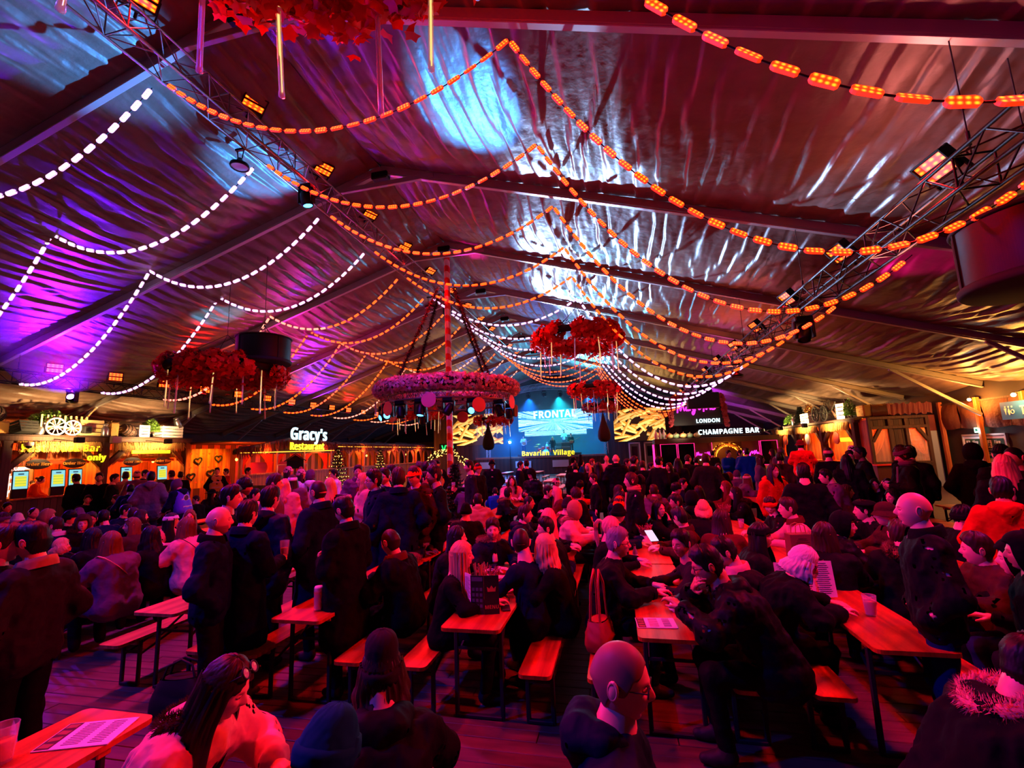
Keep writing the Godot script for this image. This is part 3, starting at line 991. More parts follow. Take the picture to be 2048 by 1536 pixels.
func strings() -> void:
	for k in range(-1, 14):
		var z = -6.02 - 2.5 * k
		var white = k >= 5
		var kr = func(at): return M.led_orange if not white else (M.led_white if k < 10 else M.led_orange)
		if k >= 12: kr = func(at): return M.led_orange
		var px = -1.2
		var pk = Vector3(px, 8.42, z)
		var last = Vector3(5.0, 5.15, z)
		light_string([Vector3(-7.75, 9.2, z), pk, last], [1.25, 2.08], kr, "%s light string between ridge truss and right truss, %s from the camera" % ["white" if white and k < 10 else "orange", ordinal(k + 1)], "strings between ridge and right truss")
		var kl = func(at): return M.led_white if k < 4 else M.led_orange
		if k >= 9 and k % 2: kl = func(at): return M.led_pinkwhite
		if k == 4: kl = func(at): return M.led_orange if at.x > -11.0 else M.led_pinkwhite
		if k == -1: continue
		light_string([Vector3(-8.1, 9.2, z), Vector3(-13.6, 8.05, z + 0.5), Vector3(-19.3, 5.0, z)], [1.2, 1.05], kl, "%s light string between ridge truss and far left truss, %s from the camera" % ["white" if k < 4 else "orange", ordinal(k)], "strings between ridge and far left truss")
		# wires that hold the peaks

func font(bold := true, serif := false, slant := false) -> Font:
	var key = "font%s%s%s" % [bold, serif, slant]
	if not lib.has(key):
		var f = SystemFont.new()
		f.font_names = PackedStringArray(["Droid Serif" if serif else "Droid Sans"])
		f.font_weight = 700 if bold else 400
		f.font_italic = slant
		lib[key] = f
	return lib[key]

# letters one by one: each a part of its sign
func letters(s: String, f: Font, size: float, depth: float, mt: Material, parent: Node3D, x: Transform3D, tilt := 0.0) -> void:
	var tm = TextMesh.new()
	var pen = 0.0
	var total = f.get_string_size(s, HORIZONTAL_ALIGNMENT_LEFT, -1, 64).x * size / 64.0
	for k in s.length():
		var adv = f.get_string_size(s[k], HORIZONTAL_ALIGNMENT_LEFT, -1, 64).x * size / 64.0
		if s[k] != " ":
			var key = "letter%s%s%.3f%.3f" % [s[k], f.get_instance_id(), size, depth]
			if not lib.has(key):
				var b = MB.new()
				b.text(s[k], f, size, depth, Transform3D.IDENTITY)
				lib[key] = b.mesh()
			part("letter", lib[key], mt, parent, x * Transform3D(Basis(Vector3.BACK, tilt), Vector3(pen + adv / 2.0 - total / 2.0, 0, 0)))
		pen += adv

func planks(parent: Node3D, mats: Array, a: Vector3, along: Vector3, w: float, n: int, up: Vector3, depth := 0.025, called := "plank") -> void:
	var d = along.normalized()
	var u = up.normalized()
	var bs = Basis(d, u, d.cross(u))
	var key = "plank%.3f %.3f %.3f" % [w, up.length(), depth]
	if not lib.has(key):
		var b = MB.new()
		b.box(Vector3.ZERO, Vector3(w * 0.975, up.length(), depth), Basis.IDENTITY, 0.005)
		lib[key] = b.mesh()
	for k in n:
		part(called, lib[key], mats[(k * 7 + 3) % mats.size()], parent, Transform3D(bs, a + d * w * (k + 0.5) + up / 2.0 + bs.z * rng.randf_range(-0.006, 0.006)))

func fairy_line(b: MB, cable: MB, pts: PackedVector3Array, step: float, r := 0.018) -> void:
	cable.tube(pts, 0.005, 4)
	for k in pts.size() - 1:
		var l = pts[k].distance_to(pts[k + 1])
		for q in int(maxf(1, l / step)): b.ball(pts[k].lerp(pts[k + 1], q * step / l) - Vector3(0, 0.02, 0), Vector3.ONE * r, 3, 5)

func fries_tex() -> ImageTexture:
	if lib.has("fries"): return lib.fries
	var im = Image.create_empty(320, 220, false, Image.FORMAT_RGB8)
	im.fill(Color(0.10, 0.035, 0.02))
	var r = RandomNumberGenerator.new()
	r.seed = 5
	for k in 46:
		var c = Vector2(r.randf_range(0, 320), r.randf_range(30, 220) if k > 8 else r.randf_range(0, 120))
		var an = r.randf_range(-1.2, 0.9) if k < 36 else -0.35
		var d = Vector2(cos(an), sin(an))
		var ln = r.randf_range(22, 75)
		var w = r.randf_range(8, 13)
		var tone = r.randf_range(0.75, 1.1)
		for y in range(int(c.y - ln - w), int(c.y + ln + w)):
			for x in range(int(c.x - ln - w), int(c.x + ln + w)):
				if x < 0 or y < 0 or x > 319 or y > 219: continue
				var q = Vector2(x, y) - c
				var t = absf(q.dot(d))
				var e = q.dot(Vector2(-d.y, d.x))
				if t < ln and absf(e) < w:
					im.set_pixel(x, y, (Color(1.0, 0.80, 0.42) if e > -w * 0.2 else Color(0.86, 0.52, 0.16)) * tone)
	lib.fries = ImageTexture.create_from_image(im)
	return lib.fries

func screen_mat(key: String, tex: Texture2D, energy: float) -> StandardMaterial3D:
	return mat(key, Color.BLACK, 0.4, {"emission_enabled": true, "emission": Color.WHITE, "emission_texture": tex, "emission_operator": BaseMaterial3D.EMISSION_OP_MULTIPLY, "emission_energy_multiplier": energy})

func panel(at: Vector3, w: float, h: float, turn := 0.0) -> MB: # upright face with uv, looks along +z turned
	var b = MB.new()
	var bs = Basis(Vector3.UP, turn)
	b.flat(V3([at + bs * Vector3(-w / 2, h / 2, 0), at + bs * Vector3(w / 2, h / 2, 0), at + bs * Vector3(w / 2, -h / 2, 0), at + bs * Vector3(-w / 2, -h / 2, 0)]), bs.z, PackedVector2Array([Vector2(0, 0), Vector2(1, 0), Vector2(1, 1), Vector2(0, 1)]))
	return b

func led_wall(called: String, label: String, at: Vector3, w: float, h: float, mt: Material) -> Node3D:
	var t = thing(called, label, "screen", at)
	var b = MB.new()
	b.box(Vector3(0, 0, -0.09), Vector3(w + 0.06, h + 0.06, 0.16), Basis.IDENTITY, 0.01)
	part("cabinet", b, M.matt_black, t)
	part("display", panel(Vector3.ZERO, w, h).mesh(true), mt, t)
	return t

func stage() -> void:
	# deck with a front of upright boards
	var t = thing("stage_deck", "long wooden stage platform at the far end of the tent", "stage", Vector3(-7.2, 0, -42.5))
	var b = MB.new()
	b.box(Vector3(0, 1.62, -2.6), Vector3(12.2, 0.12, 5.2), Basis.IDENTITY, 0.01)
	part("deck", b, M.old_wood, t)
	planks(t, [M.old_wood, M.old_wood_b], Vector3(-6.1, 0.02, 0), Vector3(1, 0, 0), 0.2, 61, Vector3(0, 1.53, 0))
	b = MB.new()
	b.box(Vector3(0, 1.62, 0.03), Vector3(12.3, 0.16, 0.05), Basis.IDENTITY, 0.01)
	part("edge_trim", b, M.pine_b, t)
	for q in [-5.0, -1.5, 2.0]:
		b = MB.new()
		b.box(Vector3(q, 0.95, 0.06), Vector3(1.5, 0.62, 0.03), Basis.IDENTITY, 0.01)
		part("front_panel", b, mat("glow_panel", Color(0.7, 0.65, 0.6), 0.7), t)
	# wall of rough boards behind and beside the stage
	var w = struct("trim_1", null, null)
	planks(w, [M.old_wood, M.old_wood_b], Vector3(-18.0, 0, -43.4), Vector3(1, 0, 0), 0.24, 20, Vector3(0, 6.2, 0), 0.04)
	planks(w, [M.old_wood, M.old_wood_b], Vector3(-1.0, 0, -43.4), Vector3(1, 0, 0), 0.24, 28, Vector3(0, 6.0, 0), 0.04)
	b = MB.new()
	b.box(Vector3(-7.2, 4.6, -47.9), Vector3(12.6, 9.2, 0.1))
	struct("trim_2", b, mat("stage_cloth", Color(0.05, 0.10, 0.14), 0.9))
	# white framed window doors in the wall right of the stage
	for k in 2:
		t = thing("service_door", "white framed glazed door right of the stage, %s one" % ["left" if k == 0 else "right"], "door", Vector3(1.5 + 1.35 * k, 0, -43.3))
		b = MB.new()
		for s in [-0.45, 0.45]: b.box(Vector3(s, 1.3, 0), Vector3(0.12, 2.6, 0.08))
		b.box(Vector3(0, 2.55, 0), Vector3(1.0, 0.12, 0.08))
		part("frame", b, M.white_paint, t)
		b = MB.new()
		b.box(Vector3(0, 1.25, -0.01), Vector3(0.8, 2.5, 0.04))
		part("leaf", b, mat("door_grey", Color(0.35, 0.36, 0.35), 0.6), t)
		part("pane", panel(Vector3(0, 1.8, 0.02), 0.5, 0.9), mat("dark_pane", Color(0.03, 0.05, 0.07), 0.15), t)
	# the great screen: rays of light and the name of the band
	var im = Image.create_empty(512, 160, false, Image.FORMAT_RGB8)
	var r = RandomNumberGenerator.new()
	r.seed = 2
	for y in 160:
		for x in 512:
			var d = Vector2(x - 256, (y - 92) * 1.0)
			var an = d.angle()
			var ray = fn.get_noise_2d(an * 26.0, 5.0) + 0.5 * fn.get_noise_2d(an * 61.0, 2.0 + floorf(d.length() / 40.0))
			var on = ray > 0.02
			im.set_pixel(x, y, Color(0.75, 0.97, 1.0) if on else Color(0.02, 0.42, 0.75))
	var rays = ImageTexture.create_from_image(im)
	t = led_wall("stage_screen", "wide stage screen showing white rays on blue and the word FRONTAL", Vector3(-6.15, 5.25, -47.0), 7.7, 2.1, screen_mat("rays_screen", rays, 2.0))
	b = MB.new()
	b.box(Vector3(0, 0.64, 0.03), Vector3(3.9, 0.95, 0.02))
	part("title_plate", b, glow("title_blue", Color(0.15, 0.65, 0.95), 1.2), t)
	letters("FRONTAL", font(), 1.02, 0.03, glow("title_white", Color(0.9, 1, 1), 3.0), t, P(Vector3(0, 0.62, 0.06)))
	led_wall("stage_screen", "narrower strip of stage screen below the wide one, showing rays", Vector3(-6.15, 3.95, -46.9), 6.4, 0.5, screen_mat("rays_screen", rays, 2.0))
	var fm = screen_mat("fries_screen", fries_tex(), 1.7)
	led_wall("side_screen", "bright screen of golden chips left of the stage", Vector3(-13.3, 4.45, -42.9), 5.2, 3.0, fm)
	led_wall("side_screen", "bright screen of golden chips right of the stage", Vector3(2.05, 4.2, -42.9), 4.5, 2.95, fm)
	for q in [[Vector3(-13.3, 4.45, -42.6), 12.0], [Vector3(2.05, 4.2, -42.6), 12.0]]:
		lamp("area", "screen_light", q[0], Color(1.0, 0.75, 0.4), q[1], Vector3(0, -0.1, 1), 45, 3.0)
	lamp("area", "screen_light", Vector3(-6.15, 5.2, -46.6), Color(0.3, 0.8, 1.0), 30.0, Vector3(0, -0.1, 1), 45, 4.0)
	# goal post truss of the stage with blue wash lamps
	t = thing("stage_truss", "silver goal post truss framing the stage", "truss", Vector3(-6.6, 0, -42.9))
	for s in [-1.0, 1.0]:
		b = MB.new()
		for c in [[-0.15, -0.15], [0.15, -0.15], [0.15, 0.15], [-0.15, 0.15]]: b.rod(Vector3(s * 5.6 + c[0], 1.7, c[1]), Vector3(s * 5.6 + c[0], 7.6, c[1]), 0.025)
		for k in 18: b.rod(Vector3(s * 5.6 + (0.15 if k % 2 else -0.15), 1.8 + k * 0.32, 0.15), Vector3(s * 5.6 - (0.15 if k % 2 else -0.15), 2.12 + k * 0.32, 0.15), 0.012, 4)
		part("tower", b, M.aluminium, t)
	for e in 3:
		b = MB.new()
		var n = 16
		for k in n:
			var f = func(q): return Vector3(-5.8 + 11.6 * q / n, 7.0 + 1.1 * sin(PI * q / n) + e * 0.28, -0.8 * e)
			for c in [-0.14, 0.14]: b.rod(f.call(k) + Vector3(0, c, 0), f.call(k + 1) + Vector3(0, c, 0), 0.025, 5)
			b.rod(f.call(k) + Vector3(0, -0.14, 0), f.call(k + 1) + Vector3(0, 0.14, 0), 0.012, 4)
		part("arch", b, M.aluminium, t)
	for k in 7:
		var at = Vector3(-11.2 + k * 1.55, 7.0 + 0.9 * sin(PI * (k + 0.5) / 7.0), -43.2)
		moving_head(at, Vector3(0.4 * (3 - k) * 0.3, -1, -0.35), "small stage lamp, %s from the left on the stage arch" % ordinal(k), M.lens_white if k == 5 else M.lens_blue)
	for k in 4:
		lamp("spot", "stage_wash", Vector3(-10.8 + k * 2.8, 7.2, -42.9), Color(0.05, 0.45, 1.0) if k != 2 else Color(0.1, 0.8, 0.9), 150.0, Vector3(-0.3 + 0.2 * k, -1, -0.45), 48.0, 0.15, 0.8)
	# the flare
	moving_head(Vector3(-9.8, 3.4, -41.75), Vector3(0.33, 0.16, 0.93), "dazzling blue white lamp at the left of the stage", glow("lens_flare", Color(0.7, 0.9, 1.0), 300.0))
	lamp("omni", "flare_glow", Vector3(-9.72, 3.05, -41.42), Color(0.1, 0.5, 1.0), 40.0, Vector3.DOWN, 45, 0.14)
	t = thing("lamp_stand", "dark stand carrying the dazzling lamp at stage left", "stand", Vector3(-9.8, 0, -41.75))
	b = MB.new()
	b.rod(Vector3(0, 0, -0.1), Vector3(0, 3.4, -0.1), 0.035)
	for k in 3: b.rod(Vector3(0, 0.5, -0.1), Vector3(cos(k * 2.1) * 0.5, 0.0, sin(k * 2.1) * 0.5 - 0.1), 0.02)
	part("post", b, M.black_metal, t)
	t = thing("lettering_sign", "yellow glowing lettering along the front of the stage", "sign", Vector3(-6.35, 1.95, -42.35))
	letters("Bavarian  Village", font(true, false, true), 0.62, 0.05, glow("neon_yellow", Color(1.0, 0.85, 0.1), 2.0), t, P(Vector3.ZERO))
	b = MB.new()
	b.box(Vector3(0, -0.26, 0), Vector3(4.6, 0.04, 0.06))
	part("rail", b, M.matt_black, t)
	# drop shaped black covers that hang beside the stage
	for q in [[Vector3(-10.35, 2.35, -36.5), "black drop shaped cover hanging left of the stage"], [Vector3(-0.95, 2.65, -36.5), "black drop shaped cover hanging right of the stage"]]:
		t = thing("hanging_drop", q[1], "hanging drop", q[0])
		b = MB.new()
		b.lathe([Vector2(0, 0), Vector2(0.3, 0.06), Vector2(0.46, 0.25), Vector2(0.5, 0.5), Vector2(0.45, 0.85), Vector2(0.3, 1.3), Vector2(0.14, 1.8), Vector2(0.06, 2.2), Vector2(0.03, 2.5)], 24)
		part("cover", b, mat("black_cloth", Color(0.03, 0.02, 0.03), 0.85), t)
		b = MB.new()
		b.rod(Vector3(0, 2.45, 0), Vector3(0, roof_y(q[0].x) - q[0].y - 0.3, 0), 0.012, 5)
		part("wire", b, M.dark_cable, t)
		b = MB.new()
		b.torus(Vector3(0, 2.5, 0), 0.22, 0.07, 18, 6)
		part("collar", b, M.petal_pale, t)
	# band gear
	t = thing("drum_kit", "drum kit in the middle of the stage", "drum kit", Vector3(-6.7, 1.68, -43.6))
	b = MB.new()
	b.lathe([Vector2(0, -0.2), Vector2(0.28, -0.2), Vector2(0.29, 0.2), Vector2(0, 0.2)], 20, Transform3D(Basis(Vector3.RIGHT, PI / 2), Vector3(0, 0.3, 0)))
	part("bass_drum", b, M.canvas_white, t)
	for q in [[-0.25, 0.75, 0.16], [0.2, 0.75, 0.16], [0.55, 0.5, 0.2], [-0.6, 0.6, 0.17]]:
		b = MB.new()
		b.lathe([Vector2(0, -0.12), Vector2(q[2], -0.12), Vector2(q[2], 0.12), Vector2(0, 0.12)], 16, P(Vector3(q[0], q[1], 0), 0, 0.3))
		part("drum", b, M.red_paint, t)
	for q in [[-0.75, 1.1], [0.75, 1.15], [-0.95, 0.9]]:
		b = MB.new()
		b.lathe([Vector2(0, 0.02), Vector2(0.24, 0), Vector2(0, 0.0)], 18, P(Vector3(q[0], q[1], -0.1), 0, 0.25))
		b.rod(Vector3(q[0], 0, -0.1), Vector3(q[0], q[1], -0.1), 0.012)
		part("cymbal", b, mat("brass", Color(0.8, 0.6, 0.2), 0.3, {"metallic": 0.9}), t)
	for q in [[Vector3(-5.3, 1.68, -43.9), "black keyboard riser and amplifier stack behind the singer"], [Vector3(-4.7, 1.68, -43.2), "black amplifier right of the singer on stage"], [Vector3(-8.7, 1.68, -42.95), "round black stage riser at the left guitarist's feet"], [Vector3(-3.9, 1.68, -42.95), "round black stage riser at the right guitarist's feet"]]:
		t = thing("amplifier" if "riser at" not in q[1] else "stage_riser", q[1], "amplifier" if "riser at" not in q[1] else "riser", q[0])
		b = MB.new()
		if "riser at" in q[1]:
			b.lathe([Vector2(0, 0.22), Vector2(0.6, 0.22), Vector2(0.62, 0.2), Vector2(0.6, 0.0)], 24)
			part("drum_body", b, M.matt_black, t)
		else:
			for k in 3: b.box(Vector3(0, 0.22 + k * 0.4, 0), Vector3(1.0 - 0.1 * k, 0.38, 0.5), Basis.IDENTITY, 0.02)
			part("cabinet", b, M.matt_black, t)
			b = MB.new()
			for k in 3: b.box(Vector3(0, 0.36 + k * 0.4, 0.255), Vector3(0.8, 0.05, 0.02))
			part("control_panel", b, M.steel, t)
	# VIP arch of evergreen and little lamps, its sign and banners
	t = thing("garland_arch", "evergreen arch with warm fairy lights behind the striped pole", "arch", Vector3(-10.6, 0, -27.5))
	b = MB.new()
	var li = MB.new()
	var pts = PackedVector3Array()
	for k in 25:
		var an = PI * k / 24.0
		pts.append(Vector3(-cos(an) * 1.6, 0.6 + sin(an) * 1.7, 0) if k > 0 and k < 24 else Vector3(-cos(an) * 1.6, 0, 0))
	b.tube(pts, 0.12, 7)
	part("hoop", b, M.leaf_dark, t)
	for k in 260:
		var o = pts[1 + rng.randi() % 23] + Vector3(rng.randf_range(-0.2, 0.2), rng.randf_range(-0.2, 0.2), rng.randf_range(-0.05, 0.2))
		li.ball(o, Vector3.ONE * 0.025, 3, 5)
	part("fairy_lights", li, glow("fairy_warm", Color(1.0, 0.75, 0.35), 5.0), t).set_meta("kind", "stuff")
	t = thing("entrance_sign", "small dark sign with green VIP letters right of the striped pole", "sign", Vector3(-11.05, 2.55, -29.0))
	b = MB.new()
	b.box(Vector3(0, 0, 0), Vector3(1.25, 0.62, 0.1), Basis.IDENTITY, 0.02)
	part("board", b, M.matt_black, t)
	letters("VIP", font(), 0.55, 0.03, glow("sign_green", Color(0.1, 0.9, 0.45), 1.6), t, P(Vector3(0, 0, 0.07)))
	for q in [[Vector3(-12.45, 0, -30.0), "pale upright banner left of the striped pole"], [Vector3(-10.3, 0, -30.0), "pale upright banner right of the striped pole"]]:
		t = thing("banner", q[1], "banner", q[0])
		b = MB.new()
		b.box(Vector3(0, 1.15, 0), Vector3(0.62, 1.5, 0.02))
		part("sheet", b, mat("banner_sheet", Color(0.62, 0.55, 0.60), 0.7), t)
		b = MB.new()
		b.rod(Vector3(0, 0, -0.03), Vector3(0, 1.9, -0.03), 0.02)
		b.box(Vector3(0, 0.02, 0), Vector3(0.6, 0.04, 0.3))
		b.box(Vector3(0, 1.9, 0), Vector3(0.64, 0.03, 0.03))
		part("stand", b, M.black_metal, t)

# ---------------------------------------------------------------- Christmas trees
func fir(at: Vector3, h: float, r: float, label: String, lit := true) -> void:
	var t = thing("christmas_tree", label, "christmas tree", at)
	var b = MB.new()
	b.rod(Vector3.ZERO, Vector3(0, h * 0.96, 0), 0.05, 7, 0.012)
	part("trunk", b, M.old_wood, t)
	b = MB.new()
	var li = MB.new()
	var tiers = 15
	for k in tiers:
		var w = float(k) / tiers
		var y = h * (0.12 + 0.84 * w)
		var R = r * (1.0 - w) * (0.85 + 0.15 * sin(k * 2.3)) + 0.06
		var n = int(16 - 9 * w)
		for q in n:
			var an = TAU * q / n + k * 0.7 + rng.randf_range(-0.15, 0.15)
			var d = Vector3(cos(an), -0.30 + 0.7 * w, sin(an)).normalized()
			var tip = Vector3(0, y, 0) + d * R * rng.randf_range(0.85, 1.1)
			b.rod(Vector3(0, y, 0), tip, 0.012, 4, 0.004)
			for e in 16:
				var o = Vector3(0, y, 0).lerp(tip, rng.randf_range(0.15, 1.0))
				var nd = (d * 0.8 + Vector3(rng.randf_range(-1, 1), rng.randf_range(-0.8, 0.5), rng.randf_range(-1, 1))).normalized()
				var sd = nd.cross(Vector3(0.3, 1, 0.2)).normalized() * 0.025
				b.flat(V3([o + sd, o + nd * 0.16, o - sd]), sd.cross(nd).normalized())
			if rng.randf() < 0.8: li.ball(tip - d * 0.04, Vector3.ONE * 0.02, 3, 5)
			if rng.randf() < 0.5: li.ball(Vector3(0, y, 0).lerp(tip, 0.6), Vector3.ONE * 0.02, 3, 5)
	part("needles", b, M.leaf_dark, t).set_meta("kind", "stuff")
	if lit: part("fairy_lights", li, M.fairy_warm, t).set_meta("kind", "stuff")
	b = MB.new()
	b.lathe([Vector2(0, 0), Vector2(0.22, 0), Vector2(0.28, h * 0.1), Vector2(0, h * 0.1)], 16)
	part("pot", b, M.old_wood_b, t)

# ---------------------------------------------------------------- the bars on the left
func left_side() -> void:
	var warm = Color(1.0, 0.48, 0.12)
	var X = -22.3
	# back wall of the bars, clad with boards
	var w = struct("trim_3", null, null)
	planks(w, [M.pine, M.pine_b], Vector3(-24.9, 0, -7.5), Vector3(0, 0, -1), 0.3, 43, Vector3(0, 3.3, 0), 0.04)
	var bays = [[-8.9, -12.5], [-12.5, -15.9], [-15.9, -19.9]]
	for k in 4:
		var z = [-8.9, -12.5, -15.9, -19.9][k]
		var t = thing("bar_post", "%s timber post of the left bars, with slanting braces" % ordinal(k), "post", Vector3(X, 0, z))
		var b = MB.new()
		b.box(Vector3(0, 1.65, 0), Vector3(0.3, 3.3, 0.3), Basis.IDENTITY, 0.02)
		part("post", b, M.old_wood_b, t)
		for s in [-1.0, 1.0]:
			if (k == 3 and s < 0): continue
			b = MB.new()
			b.beam(Vector3(0.02, 2.2, s * 0.1), Vector3(0.02, 3.25, s * 1.15), 0.16, 0.2, 0.015)
			part("brace", b, M.old_wood_b, t)
			b = MB.new() # reed fringe on the brace
			for q in 90:
				var o = Vector3(0.06, 2.25, s * 0.15).lerp(Vector3(0.06, 3.2, s * 1.1), rng.randf())
				b.rod(o, o + Vector3(0.05, -0.24, rng.randf_range(-0.05, 0.05)), 0.008, 3)
			part("reed_fringe", b, M.straw, t).set_meta("kind", "stuff")
	var t = thing("bar_beam", "long timber beam and shelf over the left bars", "beam", Vector3(X, 3.36, 0))
	var b = MB.new()
	b.box(Vector3(0, 0, -14.2), Vector3(0.34, 0.2, 11.8), Basis.IDENTITY, 0.02)
	part("beam", b, M.old_wood_b, t)
	b = MB.new()
	b.box(Vector3(-0.9, 0.12, -14.2), Vector3(2.2, 0.05, 11.8), Basis.IDENTITY, 0.01)
	part("shelf", b, M.old_wood, t)
	for k in 3:
		var z0 = bays[k][0]
		var z1 = bays[k][1]
		var zm = (z0 + z1) / 2.0
		var nm = ["nearest left bar, mostly out of the picture", "left bar with glowing lettering", "left bar with the kiosk queue"][k]
		t = thing("bar_counter", "plank fronted counter of the " + nm, "counter", Vector3(X + 0.15, 0, zm))
		planks(t, [M.old_wood, M.old_wood_b], Vector3(0.16, 0.02, (z0 - z1) / 2.0 - 0.15), Vector3(0, 0, -1), 0.21, int((z0 - z1 - 0.3) / 0.21), Vector3(0, 1.02, 0))
		b = MB.new()
		b.box(Vector3(0, 1.08, 0), Vector3(0.62, 0.06, z0 - z1 - 0.3), Basis.IDENTITY, 0.01)
		part("counter_top", b, M.pine, t)
		b = MB.new()
		b.box(Vector3(-0.1, 0.52, 0), Vector3(0.4, 1.0, z0 - z1 - 0.32))
		part("carcass", b, M.old_wood, t)
		t = thing("reed_valance", "fringed reed valance above the " + nm, "valance", Vector3(X + 0.14, 3.22, zm))
		b = MB.new()
		for q in 520:
			var o = Vector3(rng.randf_range(-0.03, 0.05), rng.randf_range(-0.02, 0.04), rng.randf_range(-1.0, 1.0) * (z0 - z1 - 0.5) / 2.0)
			b.rod(o, o + Vector3(rng.randf_range(0.0, 0.08), -rng.randf_range(0.2, 0.42), rng.randf_range(-0.05, 0.05)), 0.011, 3)
		part("reeds", b, M.straw, t).set_meta("kind", "stuff")
		t = thing("bar_fascia", "orange lit wooden fascia board of the " + nm, "fascia", Vector3(X - 0.5, 2.72, zm))
		b = MB.new()
		b.box(Vector3(0, 0.0, 0), Vector3(0.06, 0.42, z0 - z1 - 0.35), Basis.IDENTITY, 0.01)
		part("upper_board", b, M.pine, t)
		b = MB.new()
		b.box(Vector3(-0.05, -0.3, 0), Vector3(0.06, 0.14, z0 - z1 - 0.35), Basis.IDENTITY, 0.01)
		part("lower_board", b, mat("orange_board", Color(0.85, 0.22, 0.05), 0.5), t)
		t = thing("bar_side_wall", "pine partition at the far end of the " + nm, "partition", Vector3(X - 1.3, 0, z1 + 0.05))
		planks(t, [M.pine, M.pine_b], Vector3(-1.1, 0, 0), Vector3(1, 0, 0), 0.22, 10, Vector3(0, 3.2, 0), 0.03)
		for q in 2: # unseen lamps that warm the bar, given as little hanging bulbs
			var at = Vector3(X - 0.9, 2.35, z0 - (q + 0.5) * (z0 - z1) / 2.0)
			t = thing("unseen_bulb", "unseen warm bulb, %s of two in the %s" % ["first" if q == 0 else "second", nm], "lamp", at)
			b = MB.new()
			b.rod(Vector3(0, 0.07, 0), Vector3(0, 0.85, 0), 0.008, 4)
			part("cord", b, M.dark_cable, t)
			b = MB.new()
			b.ball(Vector3.ZERO, Vector3(0.06, 0.075, 0.06), 8, 10)
			part("bulb", b, glow("bulb_warm", Color(1.0, 0.62, 0.25), 8.0), t)
			lamp("omni", "bulb_light", at, warm, 8.0, Vector3.DOWN, 45, 0.06)
		# unseen floods, set out in front to whiten the goods on the shelf
		var fa = Vector3(X + 1.5, 3.25, zm + 0.3)
		t = thing("unseen_flood", "unseen flood lamp lighting the shelf over the " + nm, "lamp", fa)
		b = MB.new()
		b.box(Vector3(0, 0, 0), Vector3(0.2, 0.22, 0.3), Basis.IDENTITY, 0.02)
		part("housing", b, M.matt_black, t)
		b = MB.new()
		b.box(Vector3(-0.105, 0.03, 0), Vector3(0.01, 0.15, 0.24))
		part("lens", b, glow("lens_warm", Color(1.0, 0.85, 0.6), 6.0), t)
		b = MB.new()
		b.rod(Vector3(-1.4, 0.1, 0), Vector3(0, -0.05, 0), 0.02)
		part("arm", b, M.black_metal, t)
		lamp("spot", "unseen_flood_light", fa + Vector3(-0.15, 0.05, 0), Color(1.0, 0.80, 0.52), 44.0 if k else 24.0, Vector3(-0.95, 0.22, -0.05), 62.0, 0.08, 0.9)
	# signs
	t = thing("glowing_sign", "yellow glowing script lettering over the left bar", "sign", Vector3(X + 0.2, 2.86, -14.3), PI / 2)
	letters("Fast Track Bar", font(true, false, true), 0.40, 0.04, M.neon_yellow, t, P(Vector3(-0.1, 0.12, 0)))
	letters("only", font(true, false, true), 0.36, 0.04, M.neon_yellow, t, P(Vector3(1.2, -0.28, 0)))
	t = thing("glowing_sign", "yellow glowing strip sign over the second left bar", "sign", Vector3(X + 0.2, 2.80, -17.9), PI / 2)
	b = MB.new()
	b.box(Vector3(0, 0, 0), Vector3(1.9, 0.16, 0.05), Basis.IDENTITY, 0.02)
	part("strip", b, M.neon_yellow, t)
	for q in [[-13.5, "first"], [-14.75, "second"], [-17.1, "third"], [-18.6, "fourth"]]:
		t = thing("oval_sign", "oval dark order sign, %s from the left over the bars" % q[1], "sign", Vector3(X + 0.1, 2.36, q[0]), PI / 2)
		b = MB.new()
		b.lathe([Vector2(0, 0.03), Vector2(0.98, 0.03), Vector2(1, 0.0), Vector2(0.98, -0.03), Vector2(0, -0.03)], 28, Transform3D(Basis(Vector3(0.42, 0, 0), Vector3(0, 0, 0.8), Vector3(0, 0.2, 0)), Vector3.ZERO))
		part("plate", b, mat("sign_brown", Color(0.10, 0.06, 0.03), 0.5), t)
		letters("Order Here", font(true, true, true), 0.155, 0.02, mat("sign_gold", Color(0.9, 0.66, 0.25), 0.4), t, P(Vector3(0, 0.0, 0.04)))
		b = MB.new()
		for s in [-0.25, 0.25]: b.rod(Vector3(s, 0.15, 0), Vector3(s, 0.85, 0), 0.007, 4)
		part("chain", b, M.dark_cable, t)
	# order kiosks
	var ki = Image.create_empty(48, 72, false, Image.FORMAT_RGB8)
	for y in 72:
		for x in 48:
			var c = Color(0.55, 0.88, 0.92)
			if y > 18 and y < 62 and x > 5 and x < 43: c = Color(0.95, 0.92, 0.25) if (y / 4) % 3 != 0 else Color(0.75, 0.85, 0.3)
			if y > 6 and y < 13 and x > 14 and x < 34: c = Color(0.15, 0.35, 0.45)
			ki.set_pixel(x, y, c)
	var kt = screen_mat("kiosk_screen", ImageTexture.create_from_image(ki), 1.0)
	for q in [[-12.95, "leftmost"], [-14.15, "second from the left"], [-14.75, "partly hidden, third from the left"], [-16.8, "behind the tan coat"], [-18.5, "rightmost"]]:
		t = thing("order_kiosk", "tall bright ordering screen on the bar counter, %s" % q[1], "screen", Vector3(X + 0.2, 1.11, q[0]), PI / 2 - 0.25)
		b = MB.new()
		b.box(Vector3(0, 0.16, -0.02), Vector3(0.42, 0.32, 0.2), Basis.IDENTITY, 0.02)
		part("base", b, M.matt_black, t)
		b = MB.new()
		b.box(Vector3(0, 0.66, 0), Vector3(0.46, 0.74, 0.06), Basis.from_euler(Vector3(-0.12, 0, 0)), 0.02)
		part("housing", b, M.matt_black, t)
